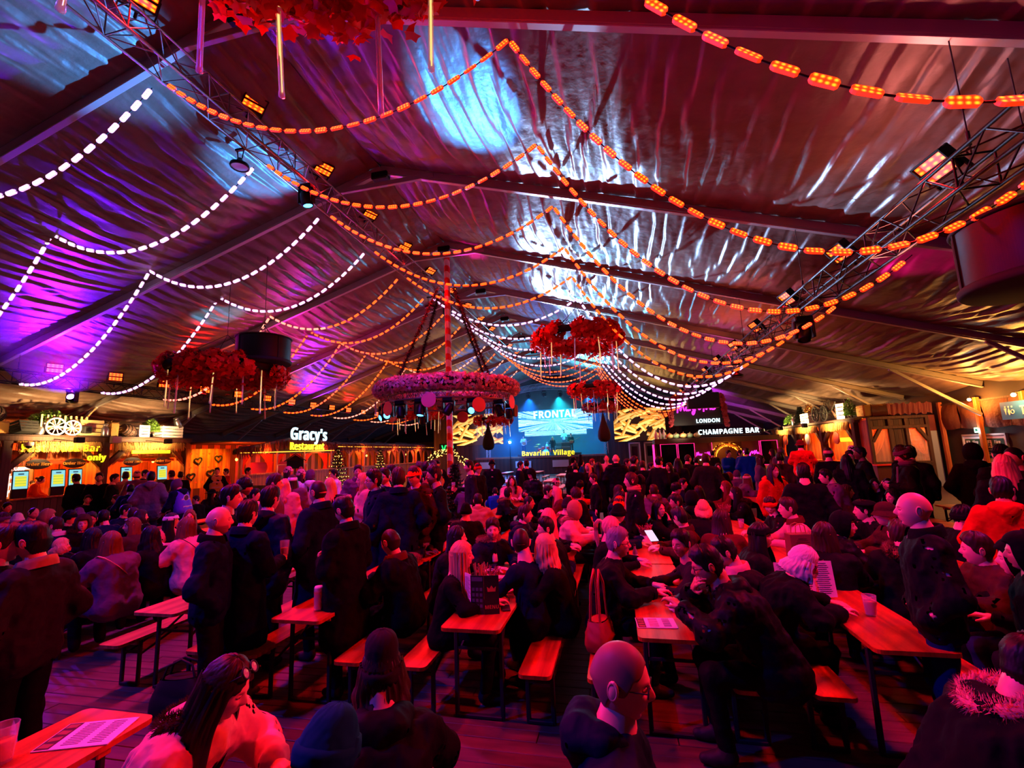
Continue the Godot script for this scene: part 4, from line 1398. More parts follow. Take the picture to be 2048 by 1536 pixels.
		part("display", panel(Vector3.ZERO, 0.40, 0.64).mesh(true), kt, t, P(Vector3(0, 0.665, 0.036), 0, -0.12))
	# fridges full of bottles
	for q in [[-14.2, "lit glass fridge behind the left counter, leftmost"], [-16.3, "lit glass fridge behind the black coated man"], [-17.1, "lit glass fridge right of the first pair"]]:
		t = thing("drinks_fridge", q[1], "fridge", Vector3(-24.5, 0.95, q[0]), PI / 2)
		b = MB.new()
		for s in [-0.42, 0.42]: b.box(Vector3(s, 0.7, 0), Vector3(0.06, 1.4, 0.5))
		for y in [0.02, 1.4]: b.box(Vector3(0, y, 0), Vector3(0.88, 0.06, 0.5))
		b.box(Vector3(0, 0.7, -0.24), Vector3(0.84, 1.36, 0.03))
		part("cabinet", b, M.matt_black, t)
		b = MB.new()
		b.box(Vector3(0, 1.28, 0.0), Vector3(0.78, 0.1, 0.2))
		b.box(Vector3(0, 0.7, -0.21), Vector3(0.78, 1.2, 0.02))
		part("light_panel", b, glow("fridge_light", Color(0.75, 0.95, 1.0), 1.5), t)
		for y in 4:
			b = MB.new()
			b.box(Vector3(0, 0.12 + y * 0.29, -0.05), Vector3(0.78, 0.015, 0.32))
			part("shelf", b, M.steel, t)
			b = MB.new()
			for k in 9: b.lathe([Vector2(0, 0), Vector2(0.028, 0), Vector2(0.028, 0.13), Vector2(0.01, 0.17), Vector2(0.01, 0.21), Vector2(0, 0.21)], 6, P(Vector3(-0.34 + k * 0.085, 0.13 + y * 0.29, 0.02)))
			part("bottles", b, mat("bottle_dark", Color(0.12, 0.06, 0.03), 0.2), t).set_meta("kind", "stuff")
		b = MB.new()
		b.box(Vector3(0, 0.7, 0.25), Vector3(0.84, 1.36, 0.012))
		part("glass_door", b, M.glass, t)
		b = MB.new()
		b.box(Vector3(-24.5, 0.47, q[0]), Vector3(0.6, 0.94, 0.95))
		solo("back_cabinet", b, M.old_wood, "dark wooden cabinet under the " + q[1].replace("lit glass fridge", "fridge"), "cabinet")
	shelf_goods(X)
	# hearts panel
	t = thing("heart_panel", "yellow lit board wall cut with hearts, with dark heart wreaths", "wall panel", Vector3(-21.0, 0.9, -20.1), PI / 2 - 0.25)
	planks(t, [mat("pine_yellow", Color(0.86, 0.58, 0.16), 0.5, tri(lib.grain, 1.2, {}, false)), M.pine], Vector3(-1.1, 0, 0), Vector3(1, 0, 0), 0.2, 11, Vector3(0, 2.0, 0))
	var heart = func(s): 
		var poly = PackedVector2Array()
		for k in 20:
			var a = TAU * k / 20.0
			poly.append(Vector2(pow(sin(a), 3) * 16.0, 13 * cos(a) - 5 * cos(2 * a) - 2 * cos(3 * a) - cos(4 * a)) * s / 17.0)
		return poly
	b = MB.new()
	for row in [1.75, 1.05, 0.3]:
		for k in 7: b.extrude(heart.call(0.065), 0.01, P(Vector3(-0.9 + k * 0.3, row, 0.03)))
	part("cut_hearts", b, mat("heart_orange", Color(0.75, 0.25, 0.06), 0.6), t).set_meta("kind", "stuff")
	for q in [[-0.55, 1.4], [0.45, 1.48], [-0.85, 0.62], [0.1, 0.75]]:
		b = MB.new()
		var pts = PackedVector3Array()
		for v in heart.call(0.2): pts.append(Vector3(v.x, v.y, 0))
		b.tube(pts, 0.035, 6, -1.0, false, true)
		part("heart_wreath", b, M.leaf_dark, t, Transform3D(Basis(Vector3.BACK, rng.randf_range(-0.3, 0.3)), Vector3(q[0], q[1], 0.06)))
	lamp("spot", "unseen_panel_light", Vector3(-19.9, 3.2, -19.4), Color(1.0, 0.62, 0.12), 16.0, Vector3(-1.0, -1.3, -0.6), 50.0, 0.06, 0.9)  # unseen lamp, placed to light the heart boards yellow
	# low picket fence before it
	t = thing("picket_fence", "dark wooden picket fence in front of the heart panel", "fence", Vector3(-16.2, 0, -17.6))
	b = MB.new()
	for y in [0.3, 0.95]: b.box(Vector3(0, y, -0.03), Vector3(3.4, 0.08, 0.03))
	part("rail", b, M.old_wood, t)
	planks(t, [M.old_wood, M.old_wood_b], Vector3(-1.7, 0.05, 0), Vector3(1, 0, 0), 0.17, 20, Vector3(0, 1.05, 0), 0.025, "picket")
	restaurant()

func wheel(r: float, mt: Material, label: String, at: Vector3, turn: float) -> void:
	var t = thing("cart_wheel", label, "wheel", at, turn)
	var b = MB.new()
	b.torus(Vector3.ZERO, r, 0.035, 28, 6, Basis(Vector3.RIGHT, PI / 2))
	part("rim", b, mt, t)
	b = MB.new()
	b.lathe([Vector2(0, 0.06), Vector2(0.06, 0.06), Vector2(0.06, -0.06), Vector2(0, -0.06)], 12, Transform3D(Basis(Vector3.RIGHT, PI / 2)))
	part("hub", b, mt, t)
	for k in 10:
		b = MB.new()
		var a = TAU * k / 10.0
		b.rod(Vector3(cos(a) * 0.05, sin(a) * 0.05, 0), Vector3(cos(a) * r, sin(a) * r, 0), 0.018, 5)
		part("spoke", b, mt, t)

func crate(called: String, label: String, at: Vector3, size: Vector3, turn: float, mt: Material, tilt := 0.0) -> void:
	var t = thing(called, label, "crate", at, turn)
	t.rotation.z = tilt
	for k in 4:
		for s in [-1.0, 1.0]:
			var b = MB.new()
			b.box(Vector3(0, size.y * (k + 0.5) / 4.0, s * size.z / 2), Vector3(size.x, size.y / 4.0 * 0.78, 0.02))
			part("slat", b, mt, t)
			b = MB.new()
			b.box(Vector3(s * size.x / 2, size.y * (k + 0.5) / 4.0, 0), Vector3(0.02, size.y / 4.0 * 0.78, size.z))
			part("slat", b, mt, t)
	var b = MB.new()
	for s in [[-1, -1], [1, -1], [1, 1], [-1, 1]]: b.box(Vector3(s[0] * (size.x / 2 - 0.03), size.y / 2, s[1] * (size.z / 2 - 0.03)), Vector3(0.04, size.y, 0.04))
	part("corner_post", b, mt, t)
	b = MB.new()
	b.box(Vector3(0, 0.015, 0), Vector3(size.x - 0.04, 0.03, size.z - 0.04))
	part("base", b, mt, t)

func leaves(called: String, label: String, at: Vector3, size: Vector3, n: int, mt: Material, category := "plant") -> void:
	var t = thing(called, label, category, at)
	var b = MB.new()
	for k in 9:
		b.rod(Vector3(rng.randf_range(-0.2, 0.2) * size.x, 0, rng.randf_range(-0.2, 0.2) * size.z), Vector3(rng.randf_range(-0.4, 0.4) * size.x, size.y * rng.randf_range(0.5, 0.95), rng.randf_range(-0.4, 0.4) * size.z), 0.012, 4)
	part("stem", b, M.old_wood, t)
	b = MB.new()
	for k in n:
		var o = Vector3(rng.randf_range(-1, 1), 0, rng.randf_range(-1, 1))
		if o.length() > 1.0: o = o.normalized() * rng.randf()
		o = Vector3(o.x * size.x / 2, size.y * (0.15 + 0.85 * rng.randf() * (1.0 - 0.6 * o.length_squared())), o.z * size.z / 2)
		var d = Vector3(rng.randf_range(-1, 1), rng.randf_range(-0.6, 1), rng.randf_range(-1, 1)).normalized()
		var sd = d.cross(Vector3(0.4, 0.5, 1)).normalized() * 0.022
		b.flat(V3([o - d * 0.04, o + sd, o + d * 0.08, o - sd]), sd.cross(d).normalized())
	part("foliage", b, mt, t).set_meta("kind", "stuff")

func hay(label: String, at: Vector3, size: Vector3, turn := 0.0) -> void:
	var t = thing("hay_bale", label, "hay bale", at, turn)
	var b = MB.new()
	b.box(Vector3(0, size.y / 2, 0), size, Basis.IDENTITY, 0.05)
	part("bale", b, M.straw, t)
	b = MB.new()
	for k in 240:
		var f = Vector3(rng.randf_range(-1, 1), rng.randf_range(-1, 1), rng.randf_range(-1, 1))
		var ax = rng.randi() % 3
		f[ax] = signf(f[ax])
		var o = Vector3(0, size.y / 2, 0) + f * size / 2.0
		b.rod(o, o + Vector3(rng.randf_range(-0.1, 0.1), rng.randf_range(-0.1, 0.1), rng.randf_range(-0.1, 0.1)), 0.005, 3)
	part("loose_straw", b, M.straw, t).set_meta("kind", "stuff")
	b = MB.new()
	for s in [-0.25, 0.25]: b.box(Vector3(s * size.x, size.y / 2, 0), Vector3(0.015, size.y + 0.02, size.z + 0.02))
	part("twine", b, M.old_wood, t)

func barrel(label: String, at: Vector3, lying: float, s := 1.0) -> void:
	var t = thing("wooden_barrel", label, "barrel", at, lying)
	t.rotation.x = PI / 2 - 0.3
	t.scale = Vector3.ONE * s
	for k in 14:
		var b = MB.new()
		var p = PackedVector3Array()
		for r in 7:
			var w = r / 6.0
			var R = 0.22 + 0.09 * sin(PI * w)
			for e in 3:
				var a = TAU * (k + 0.04 + 0.46 * e) / 14.0
				p.append(Vector3(cos(a) * R, w * 0.75 - 0.37, sin(a) * R))
		b.grid(p, 7, 3, false, Vector3(cos(TAU * (k + 0.5) / 14.0), 0, sin(TAU * (k + 0.5) / 14.0)))
		part("stave", b, M.old_wood if k % 2 else M.old_wood_b, t)
	for y in [-0.28, -0.12, 0.12, 0.28]:
		var b = MB.new()
		b.torus(Vector3(0, y, 0), 0.225 + 0.09 * sin(PI * (y + 0.37) / 0.75), 0.014, 24, 4, Basis.IDENTITY, 2.0)
		part("hoop", b, M.black_metal, t)
	for y in [-0.33, 0.33]:
		var b = MB.new()
		b.lathe([Vector2(0, 0.01), Vector2(0.23, 0.01), Vector2(0.23, -0.01), Vector2(0, -0.01)], 18, P(Vector3(0, y, 0)))
		part("lid", b, M.old_wood_b, t)

func churn(label: String, at: Vector3, lean := 0.0) -> void:
	var t = thing("milk_churn", label, "milk churn", at)
	t.rotation.x = lean
	var b = MB.new()
	b.lathe([Vector2(0, 0), Vector2(0.15, 0), Vector2(0.155, 0.34), Vector2(0.09, 0.44), Vector2(0.09, 0.5), Vector2(0.12, 0.52)], 18)
	part("can", b, M.steel, t)
	b = MB.new()
	b.lathe([Vector2(0.12, 0.52), Vector2(0.125, 0.55), Vector2(0.05, 0.58), Vector2(0, 0.58)], 18)
	part("lid", b, M.steel, t)
	for s in [-1.0, 1.0]:
		b = MB.new()
		b.tube(V3([Vector3(s * 0.12, 0.4, 0), Vector3(s * 0.19, 0.43, 0), Vector3(s * 0.19, 0.3, 0), Vector3(s * 0.15, 0.28, 0)]), 0.012, 5)
		part("handle", b, M.steel, t)

func shelf_goods(X: float) -> void:
	var y = 3.5
	hay("hay bale at the left edge over the bars", Vector3(X - 0.5, y, -12.2), Vector3(0.6, 0.5, 1.0))
	barrel("dark barrel lying on the hay bale at the left edge", Vector3(X - 0.5, y + 0.82, -12.3), 0.6)
	crate("slatted_crate", "black slatted crate leaning left of the milk churn", Vector3(X - 0.1, y + 0.05, -13.05), Vector3(0.6, 0.45, 0.7), 0.2, M.matt_black, 0.3)
	churn("white milk churn beside the heap of greenery", Vector3(X - 0.1, y, -13.5), -0.3)
	leaves("heaped_greenery", "bright heap of leafy greenery on a cart over the left bar", Vector3(X - 0.5, y + 0.25, -14.1), Vector3(0.9, 0.85, 1.5), 1500, M.leaf)
	wheel(0.34, M.white_paint, "pale cart wheel, left of two over the left bar", Vector3(X + 0.12, y + 0.36, -13.95), PI / 2)
	wheel(0.3, M.white_paint, "pale cart wheel, right of two over the left bar", Vector3(X + 0.1, y + 0.33, -14.55), PI / 2)
	var t = thing("hand_cart", "pale wooden hand cart body behind the wheels over the left bar", "cart", Vector3(X - 0.4, y + 0.3, -14.3))
	for k in 9:
		var b = MB.new()
		b.box(Vector3(0.42, 0.28, -0.8 + k * 0.2), Vector3(0.03, 0.5, 0.06))
		part("slat", b, M.cream, t)
	var b = MB.new()
	b.box(Vector3(0, 0.02, 0), Vector3(0.8, 0.05, 1.8))
	part("bed", b, M.cream, t)
	b = MB.new()
	b.rod(Vector3(0.35, 0.3, -0.7), Vector3(0.35, 0.95, -1.15), 0.03)
	part("shaft", b, M.cream, t)
	crate("slatted_crate", "large pale slatted crate right of the cart over the left bar", Vector3(X - 0.3, y, -15.35), Vector3(0.6, 0.72, 0.9), 0.0, M.cream)
	t = thing("cube_speaker", "small black cube loudspeaker before the pale crate", "loudspeaker", Vector3(X + 0.2, y + 0.12, -15.0))
	b = MB.new()
	b.box(Vector3(0, 0.14, 0), Vector3(0.26, 0.3, 0.28), Basis.IDENTITY, 0.02)
	part("box", b, M.matt_black, t)
	b = MB.new()
	b.lathe([Vector2(0, 0.01), Vector2(0.1, 0.0)], 16, Transform3D(Basis(Vector3.BACK, -PI / 2), Vector3(0.135, 0.14, 0)))
	part("cone", b, M.black_metal, t)
	churn("metal milk churn at the right end of the left bar's shelf", Vector3(X, y, -15.85))
	hay("small straw bundle right of the metal churn", Vector3(X - 0.2, y, -16.3), Vector3(0.35, 0.65, 0.4))
	barrel("dark barrel lying over the second left bar", Vector3(X - 0.2, y + 0.3, -17.0), 0.3, 0.95)
	crate("slatted_crate", "white boxy crate between barrel and ivy over the second left bar", Vector3(X - 0.2, y, -17.6), Vector3(0.5, 0.6, 0.5), 0.0, M.white_paint)
	leaves("ivy_clump", "clump of ivy over the second left bar", Vector3(X - 0.2, y + 0.2, -18.1), Vector3(0.7, 0.75, 0.8), 700, M.leaf)
	crate("slatted_crate", "white board box at the far end over the second left bar", Vector3(X - 0.3, y, -19.1), Vector3(0.6, 0.62, 1.1), 0.0, M.white_paint)
	churn("tilted milk churn at the far end of the left shelf", Vector3(X - 0.1, y + 0.55, -19.5), 0.4)
	# camera dome and junction boxes on the posts
	t = thing("camera_dome", "white security camera dome under the left bar beam", "camera", Vector3(X + 0.35, 3.08, -13.0))
	b = MB.new()
	b.lathe([Vector2(0, 0.12), Vector2(0.13, 0.12), Vector2(0.14, 0.0), Vector2(0.1, -0.02)], 16)
	part("mount", b, M.white_paint, t)
	b = MB.new()
	b.lathe([Vector2(0.1, -0.02), Vector2(0.08, -0.09), Vector2(0, -0.12)], 16)
	part("dome", b, M.matt_black, t)
	b = MB.new()
	b.box(Vector3(X + 0.35, 3.35, -16.1), Vector3(0.18, 0.3, 0.4), Basis.IDENTITY, 0.02)
	solo("junction_box", b, M.canvas_white, "pale electrical box on the beam between the left bars", "box")

func restaurant() -> void:
	var X = -19.5
	var warm = Color(1.0, 0.5, 0.14)
	# gable roof edge with red fringe, and the signs
	var t = thing("restaurant_roof", "dark red reed roof edge of the restaurant front", "roof", Vector3(X, 0, 0))
	var b = MB.new()
	b.beam(Vector3(0.2, 2.75, -20.0), Vector3(0.2, 3.55, -24.8), 0.2, 0.16, 0.02)
	b.beam(Vector3(0.2, 3.55, -24.8), Vector3(0.2, 3.15, -28.6), 0.2, 0.16, 0.02)
	b.beam(Vector3(0.2, 3.2, -28.6), Vector3(0.2, 3.1, -46.5), 0.2, 0.14, 0.02)
	part("fascia", b, M.old_wood_b, t)
	b = MB.new()
	for k in 1500:
		var z = rng.randf_range(-46.0, -20.0)
		var y0 = 3.1
		if z > -24.8: y0 = lerpf(2.75, 3.5, (-20.0 - z) / 4.8)
		elif z > -28.6: y0 = lerpf(3.5, 3.15, (-24.8 - z) / 3.8)
		var o = Vector3(0.3 + rng.randf_range(-0.05, 0.05), y0 + rng.randf_range(-0.2, 0.12) , z)
		b.rod(o, o + Vector3(0.06, -0.34, rng.randf_range(-0.05, 0.05)), 0.014, 3)
	part("reeds", b, mat("red_reed", Color(0.42, 0.10, 0.05), 0.8), t).set_meta("kind", "stuff")
	b = MB.new()
	b.flat(V3([Vector3(0.05, 2.75, -20.0), Vector3(0.05, 3.5, -24.8), Vector3(0.05, 3.1, -28.6), Vector3(0.05, 2.55, -28.6), Vector3(0.05, 2.55, -20.0)]), Vector3(1, 0, 0))
	b.box(Vector3(-1.8, 3.25, -33.5), Vector3(3.6, 0.08, 27.0))
	part("gable_board", b, M.old_wood, t)
	t = thing("glowing_sign", "glowing white blue script sign of the restaurant", "sign", Vector3(X + 0.45, 3.72, -25.55), PI / 2)
	letters("Gracy's", font(true, false, true), 1.02, 0.06, glow("neon_ice", Color(0.72, 0.93, 1.0), 2.6), t, P(Vector3.ZERO))
	t = thing("glowing_sign", "glowing yellow sign under the white script of the restaurant", "sign", Vector3(X + 0.45, 2.98, -25.4), PI / 2)
	letters("Restaurant", font(true, false, true), 0.62, 0.05, M.neon_yellow, t, P(Vector3.ZERO))
	# eaves light line
	t = thing("light_rope", "warm light rope along the restaurant eaves", "light rope", Vector3(X + 0.32, 0, 0))
	b = MB.new()
	b.rod(Vector3(0, 2.62, -20.2), Vector3(0, 2.72, -28.5), 0.022, 5)
	b.rod(Vector3(0, 2.98, -28.8), Vector3(0, 2.92, -46.0), 0.022, 5)
	part("rope", b, glow("rope_gold", Color(1.0, 0.62, 0.16), 4.0), t)
	for k in 5: lamp("omni", "rope_light", Vector3(X + 0.5, 2.62, -22.0 - 5.0 * k), warm, 5.0, Vector3.DOWN, 45, 0.1)
	# bays
	var zs = [-20.6, -23.2, -25.6, -28.4, -30.6, -32.7, -34.7, -36.7, -38.6, -40.4, -42.3, -44.2, -46.1]
	for k in zs.size():
		t = thing("arcade_post", "pine post of the restaurant front, %s from the left" % ordinal(k), "post", Vector3(X, 0, zs[k]))
		b = MB.new()
		b.box(Vector3(0, 1.5, 0), Vector3(0.16, 3.0, 0.16), Basis.IDENTITY, 0.012)
		part("shaft", b, M.pine, t)
		b = MB.new()
		b.box(Vector3(0, 2.9, 0), Vector3(0.2, 0.12, 0.2), Basis.IDENTITY, 0.012)
		part("capital", b, M.pine_b, t)
		if k == zs.size() - 1: break
		var w = zs[k] - zs[k + 1]
		var poly = PackedVector2Array([Vector2(-w / 2, 3.0), Vector2(-w / 2, 2.35)])
		for q in 13:
			var a = PI - PI * q / 12.0
			poly.append(Vector2(cos(a) * (w / 2 - 0.1), 2.35 + sin(a) * 0.42))
		poly.append(Vector2(w / 2, 2.35))
		poly.append(Vector2(w / 2, 3.0))
		var zc = (zs[k] + zs[k + 1]) / 2.0
		var nth = ordinal(k)
		t = thing("arched_board", "arched pine valance board of the restaurant bay, %s from the left" % nth, "arch board", Vector3(X + 0.04, 0, zc), PI / 2)
		b = MB.new()
		b.extrude(poly, 0.04)
		part("board", b, M.pine, t)
		b = MB.new()
		for s in [-0.6, 0.0, 0.6]: b.ball(Vector3(s * w / 2, 2.9, 0.02), Vector3(0.03, 0.03, 0.02), 4, 8)
		part("rosette", b, M.matt_black, t)
		if k != 1:
			t = thing("railing", "slatted pine railing of the restaurant bay, %s from the left" % nth, "railing", Vector3(X, 0, zc), PI / 2)
			b = MB.new()
			b.box(Vector3(0, 1.45, 0), Vector3(w - 0.16, 0.1, 0.14), Basis.IDENTITY, 0.012)
			part("sill", b, M.pine, t)
			var n = int((w - 0.2) / 0.14)
			planks(t, [M.pine, M.pine_b], Vector3(-n * 0.07, 0.0, 0), Vector3(1, 0, 0), 0.14, n, Vector3(0, 1.4, 0), 0.03, "slat")
		for s in [-1.0, 1.0]:
			t = thing("curtain", "tied back curtain at the %s of the restaurant bay, %s from the left" % ["left" if s < 0 else "right", nth], "curtain", Vector3(X - 0.16, 0, zc - s * (w / 2 - 0.1)), PI / 2)
			b = MB.new()
			var p = PackedVector3Array()
			for r in 13:
				var v = r / 12.0
				var wd = (w / 2 - 0.15) * (1.0 - 0.72 * sin(minf(v * 1.3, 1.0) * PI / 2)) + (0.12 * maxf(0, v - 0.76) / 0.24)
				for q in 25:
					var u = q / 24.0
					p.append(Vector3(-s * u * wd, 2.7 - v * 1.25, sin(u * 30.0) * 0.03))
			b.grid(p, 13, 25, false, Vector3(0, 0, 1))
			part("cloth", b, mat("curtain_red", Color(0.72, 0.10, 0.04), 0.7, {"backlight_enabled": true, "backlight": Color(0.5, 0.1, 0.04)}) if k < 3 else mat("curtain_tan", Color(0.62, 0.33, 0.19), 0.75, {"backlight_enabled": true, "backlight": Color(0.4, 0.2, 0.1)}), t)
		if k % 2 == 0 or k < 3:
			var at = Vector3(X - 1.5, 2.3, zc)
			t = thing("unseen_bulb", "unseen warm bulb lighting the restaurant bay, %s from the left" % nth, "lamp", at)  # unseen lamp of this bay, given as a bulb to warm it
			b = MB.new()
			b.rod(Vector3(0, 0.07, 0), Vector3(0, 0.85, 0), 0.008, 4)
			part("cord", b, M.dark_cable, t)
			b = MB.new()
			b.ball(Vector3.ZERO, Vector3(0.07, 0.085, 0.07), 8, 10)
			part("bulb", b, M.bulb_warm, t)
			lamp("omni", "bulb_light", at, Color(1.0, 0.28, 0.06) if k < 3 else warm, 7.0 if k < 3 else 4.0, Vector3.DOWN, 45, 0.07)
	var w = struct("trim_4", null, null)
	planks(w, [M.pine_b, M.old_wood_b], Vector3(-23.0, 0, -20.3), Vector3(0, 0, -1), 0.4, 65, Vector3(0, 3.2, 0), 0.04)
	# red cloth screens, ledge
	b = MB.new()
	b.box(Vector3(-20.6, 1.75, -24.2), Vector3(0.06, 0.7, 3.4), Basis.IDENTITY, 0.03)
	solo("red_banquette", b, mat("red_cloth", Color(0.75, 0.04, 0.02), 0.7), "red padded bench back inside the restaurant", "bench")
	t = thing("entrance_gate", "pale board gate with rails before the restaurant entrance", "gate", Vector3(-18.2, 0, -23.0), PI / 2 - 0.6)
	b = MB.new()
	b.box(Vector3(0, 0.6, 0), Vector3(1.6, 0.9, 0.04), Basis.IDENTITY, 0.01)
	part("board", b, M.cream, t)
	b = MB.new()
	for s in [-0.8, 0.8]: b.rod(Vector3(s, 0, 0), Vector3(s, 1.9, 0), 0.02)
	b.rod(Vector3(-0.8, 1.9, 0), Vector3(0.8, 1.9, 0), 0.02)
	part("frame", b, M.white_paint, t)
	# house shaped notice board
	t = thing("house_board", "black notice board with a little gabled roof before the restaurant", "notice board", Vector3(-16.0, 0, -20.4), 0.6)
	b = MB.new()
	b.rod(Vector3(0, 0, -0.05), Vector3(0, 1.75, -0.05), 0.04)
	part("post", b, M.old_wood, t)
	b = MB.new()
	b.box(Vector3(0, 1.93, 0), Vector3(0.78, 0.42, 0.08), Basis.IDENTITY, 0.01)
	part("board", b, M.matt_black, t)
	b = MB.new()
	b.extrude(PackedVector2Array([Vector2(-0.4, 2.14), Vector2(0.4, 2.14), Vector2(0, 2.42)]), 0.08, P(Vector3(0, 0, 0.04)))
	part("gable", b, M.old_wood, t)
	for s in [-1.0, 1.0]:
		b = MB.new()
		b.beam(Vector3(s * 0.5, 2.1, 0), Vector3(0, 2.47, 0), 0.24, 0.04)
		part("roof_board", b, M.old_wood_b, t)
	fir(Vector3(-13.3, 0, -20.0), 2.8, 0.85, "Christmas tree with warm lights before the restaurant arcade")
	fir(Vector3(-13.6, 0, -24.6), 2.75, 0.62, "slimmer Christmas tree with warm lights, right of the larger one")
	fir(Vector3(-5.6, 0, -15.3), 1.9, 0.62, "dark fir tree at the foot of the striped pole, right", false)
	fir(Vector3(-6.7, 0, -15.5), 1.7, 0.5, "dark fir tree at the foot of the striped pole, left", false)
	for k in 9:
		b = MB.new()
		b.box(Vector3(-20.0 + 0.35 * (k % 2), 3.36, -29.5 - k * 1.8), Vector3(0.5, 0.03, 0.9), Basis(Vector3.UP, 0.3 * sin(k * 2.0)))
		solo("roof_slat_lamp", b, M.old_wood, "loose roof board on the restaurant arcade, %s from the left" % ordinal(k), "board")

# ---------------------------------------------------------------- the right side
func right_side() -> void:
	champagne_bar()
	var X = 11.0
	var warm = Color(1.0, 0.5, 0.14)
	for k in 4:
		var z = [-24.6, -28.2, -31.8, -35.4][k]
		var t = thing("bar_post", "%s timber post of the right bars, with slanting braces" % ordinal(k), "post", Vector3(X, 0, z))
		var b = MB.new()
		b.box(Vector3(0, 1.5, 0), Vector3(0.3, 3.0, 0.3), Basis.IDENTITY, 0.02)
		part("post", b, M.old_wood_b, t)
		for s in [-1.0, 1.0]:
			if (k == 0 and s > 0): continue
			b = MB.new()
			b.beam(Vector3(-0.02, 2.0, s * 0.1), Vector3(-0.02, 2.95, s * 1.1), 0.16, 0.2, 0.015)
			part("brace", b, M.old_wood_b, t)
		if k == 3: break
		var zm = z - 1.8
		var nm = ["nearest right bar", "middle right bar", "farthest right bar"][k]
		t = thing("bar_counter", "plank fronted counter of the " + nm, "counter", Vector3(X, 0, zm))
		planks(t, [M.pine, M.old_wood_b], Vector3(-0.3, 0.02, 1.6), Vector3(0, 0, -1), 0.2, 16, Vector3(0, 1.0, 0))
		b = MB.new()
		b.box(Vector3(0, 1.06, 0), Vector3(0.62, 0.06, 3.3), Basis.IDENTITY, 0.01)
		part("counter_top", b, M.pine, t)
		t = thing("reed_valance", "fringed reed valance above the " + nm, "valance", Vector3(X - 0.14, 2.98, zm))
		b = MB.new()
		for q in 420:
			var o = Vector3(rng.randf_range(-0.05, 0.03), rng.randf_range(-0.02, 0.04), rng.randf_range(-1.55, 1.55))
			b.rod(o, o + Vector3(-0.05, -rng.randf_range(0.2, 0.42), rng.randf_range(-0.05, 0.05)), 0.012, 3)
		part("reeds", b, M.straw, t).set_meta("kind", "stuff")
		for s in [-1.0, 1.0]:
			t = thing("curtain", "ochre tied back curtain at the %s of the %s" % ["near end" if s > 0 else "far end", nm], "curtain", Vector3(X + 0.2, 0, zm + s * 1.6), -PI / 2)
			b = MB.new()
			var p = PackedVector3Array()
			for r in 13:
				var v = r / 12.0
				var wd = 1.1 * (1.0 - 0.72 * sin(minf(v * 1.3, 1.0) * PI / 2)) + (0.15 * maxf(0, v - 0.76) / 0.24)
				for q in 25:
					var u = q / 24.0
					p.append(Vector3(-s * u * wd, 2.7 - v * 1.6, sin(u * 30.0) * 0.03))
			b.grid(p, 13, 25, false, Vector3(0, 0, 1))
			part("cloth", b, mat("curtain_ochre", Color(0.85, 0.45, 0.12), 0.7, {"backlight_enabled": true, "backlight": Color(0.5, 0.25, 0.06)}), t)
		var at = Vector3(X + 0.9, 2.3, zm)
		t = thing("unseen_bulb", "unseen warm bulb lighting the " + nm, "lamp", at)  # unseen lamp of the bar, given as a bulb to warm it
		b = MB.new()
		b.rod(Vector3(0, 0.07, 0), Vector3(0, 0.85, 0), 0.008, 4)
		part("cord", b, M.dark_cable, t)
		b = MB.new()
		b.ball(Vector3.ZERO, Vector3(0.07, 0.085, 0.07), 8, 10)
		part("bulb", b, M.bulb_warm, t)
		lamp("omni", "bulb_light", at, warm, 9.0, Vector3.DOWN, 45, 0.07)
		t = thing("round_sign", "round hanging sign in front of the " + nm, "sign", Vector3(X - 0.25, 2.25, zm + 0.3), -PI / 2)
		b = MB.new()
		b.lathe([Vector2(0, 0.03), Vector2(0.3, 0.03), Vector2(0.32, 0.0), Vector2(0.3, -0.03), Vector2(0, -0.03)], 24, Transform3D(Basis(Vector3.RIGHT, PI / 2)))
		part("plate", b, mat("sign_orange", Color(0.7, 0.2, 0.06), 0.5) if k != 1 else M.canvas_white, t)
		b = MB.new()
		b.rod(Vector3(0, 0.3, 0), Vector3(0, 0.7, 0), 0.008, 4)
		part("chain", b, M.dark_cable, t)
		var fa = Vector3(X - 1.5, 2.95, zm)
		t = thing("unseen_flood", "unseen flood lamp lighting the shelf over the " + nm, "lamp", fa)  # unseen flood, set out in front to light the shelf goods
		b = MB.new()
		b.box(Vector3.ZERO, Vector3(0.2, 0.22, 0.3), Basis.IDENTITY, 0.02)
		part("housing", b, M.matt_black, t)
		b = MB.new()
		b.box(Vector3(0.105, 0.03, 0), Vector3(0.01, 0.15, 0.24))
		part("lens", b, M.lens_warm, t)
		b = MB.new()
		b.rod(Vector3(1.4, 0.1, 0), Vector3(0, -0.05, 0), 0.02)
		part("arm", b, M.black_metal, t)
		lamp("spot", "unseen_flood_light", fa + Vector3(0.15, 0.05, 0), Color(1.0, 0.80, 0.50), 44.0, Vector3(0.95, 0.3, 0.0), 62.0, 0.08, 0.9)
	# glowing yellow strip, back boards
	var t = thing("glowing_sign", "yellow glowing strip sign in the nearest right bar", "sign", Vector3(X + 0.4, 2.15, -26.6), -PI / 2)
	var b = MB.new()
	b.box(Vector3.ZERO, Vector3(1.3, 0.2, 0.05), Basis.IDENTITY, 0.02)
	part("strip", b, M.neon_yellow, t)
	var w = struct("trim_5", null, null)
	planks(w, [M.pine, M.pine_b], Vector3(12.9, 0, -24.2), Vector3(0, 0, -1), 0.3, 40, Vector3(0, 3.0, 0), 0.04)
	t = thing("bar_beam", "long timber beam and shelf over the right bars", "beam", Vector3(X, 3.02, 0))
	b = MB.new()
	b.box(Vector3(0, 0, -30.0), Vector3(0.34, 0.2, 11.4), Basis.IDENTITY, 0.02)
	part("beam", b, M.old_wood_b, t)
	b = MB.new()
	b.box(Vector3(0.9, 0.12, -30.0), Vector3(2.0, 0.05, 11.4), Basis.IDENTITY, 0.01)
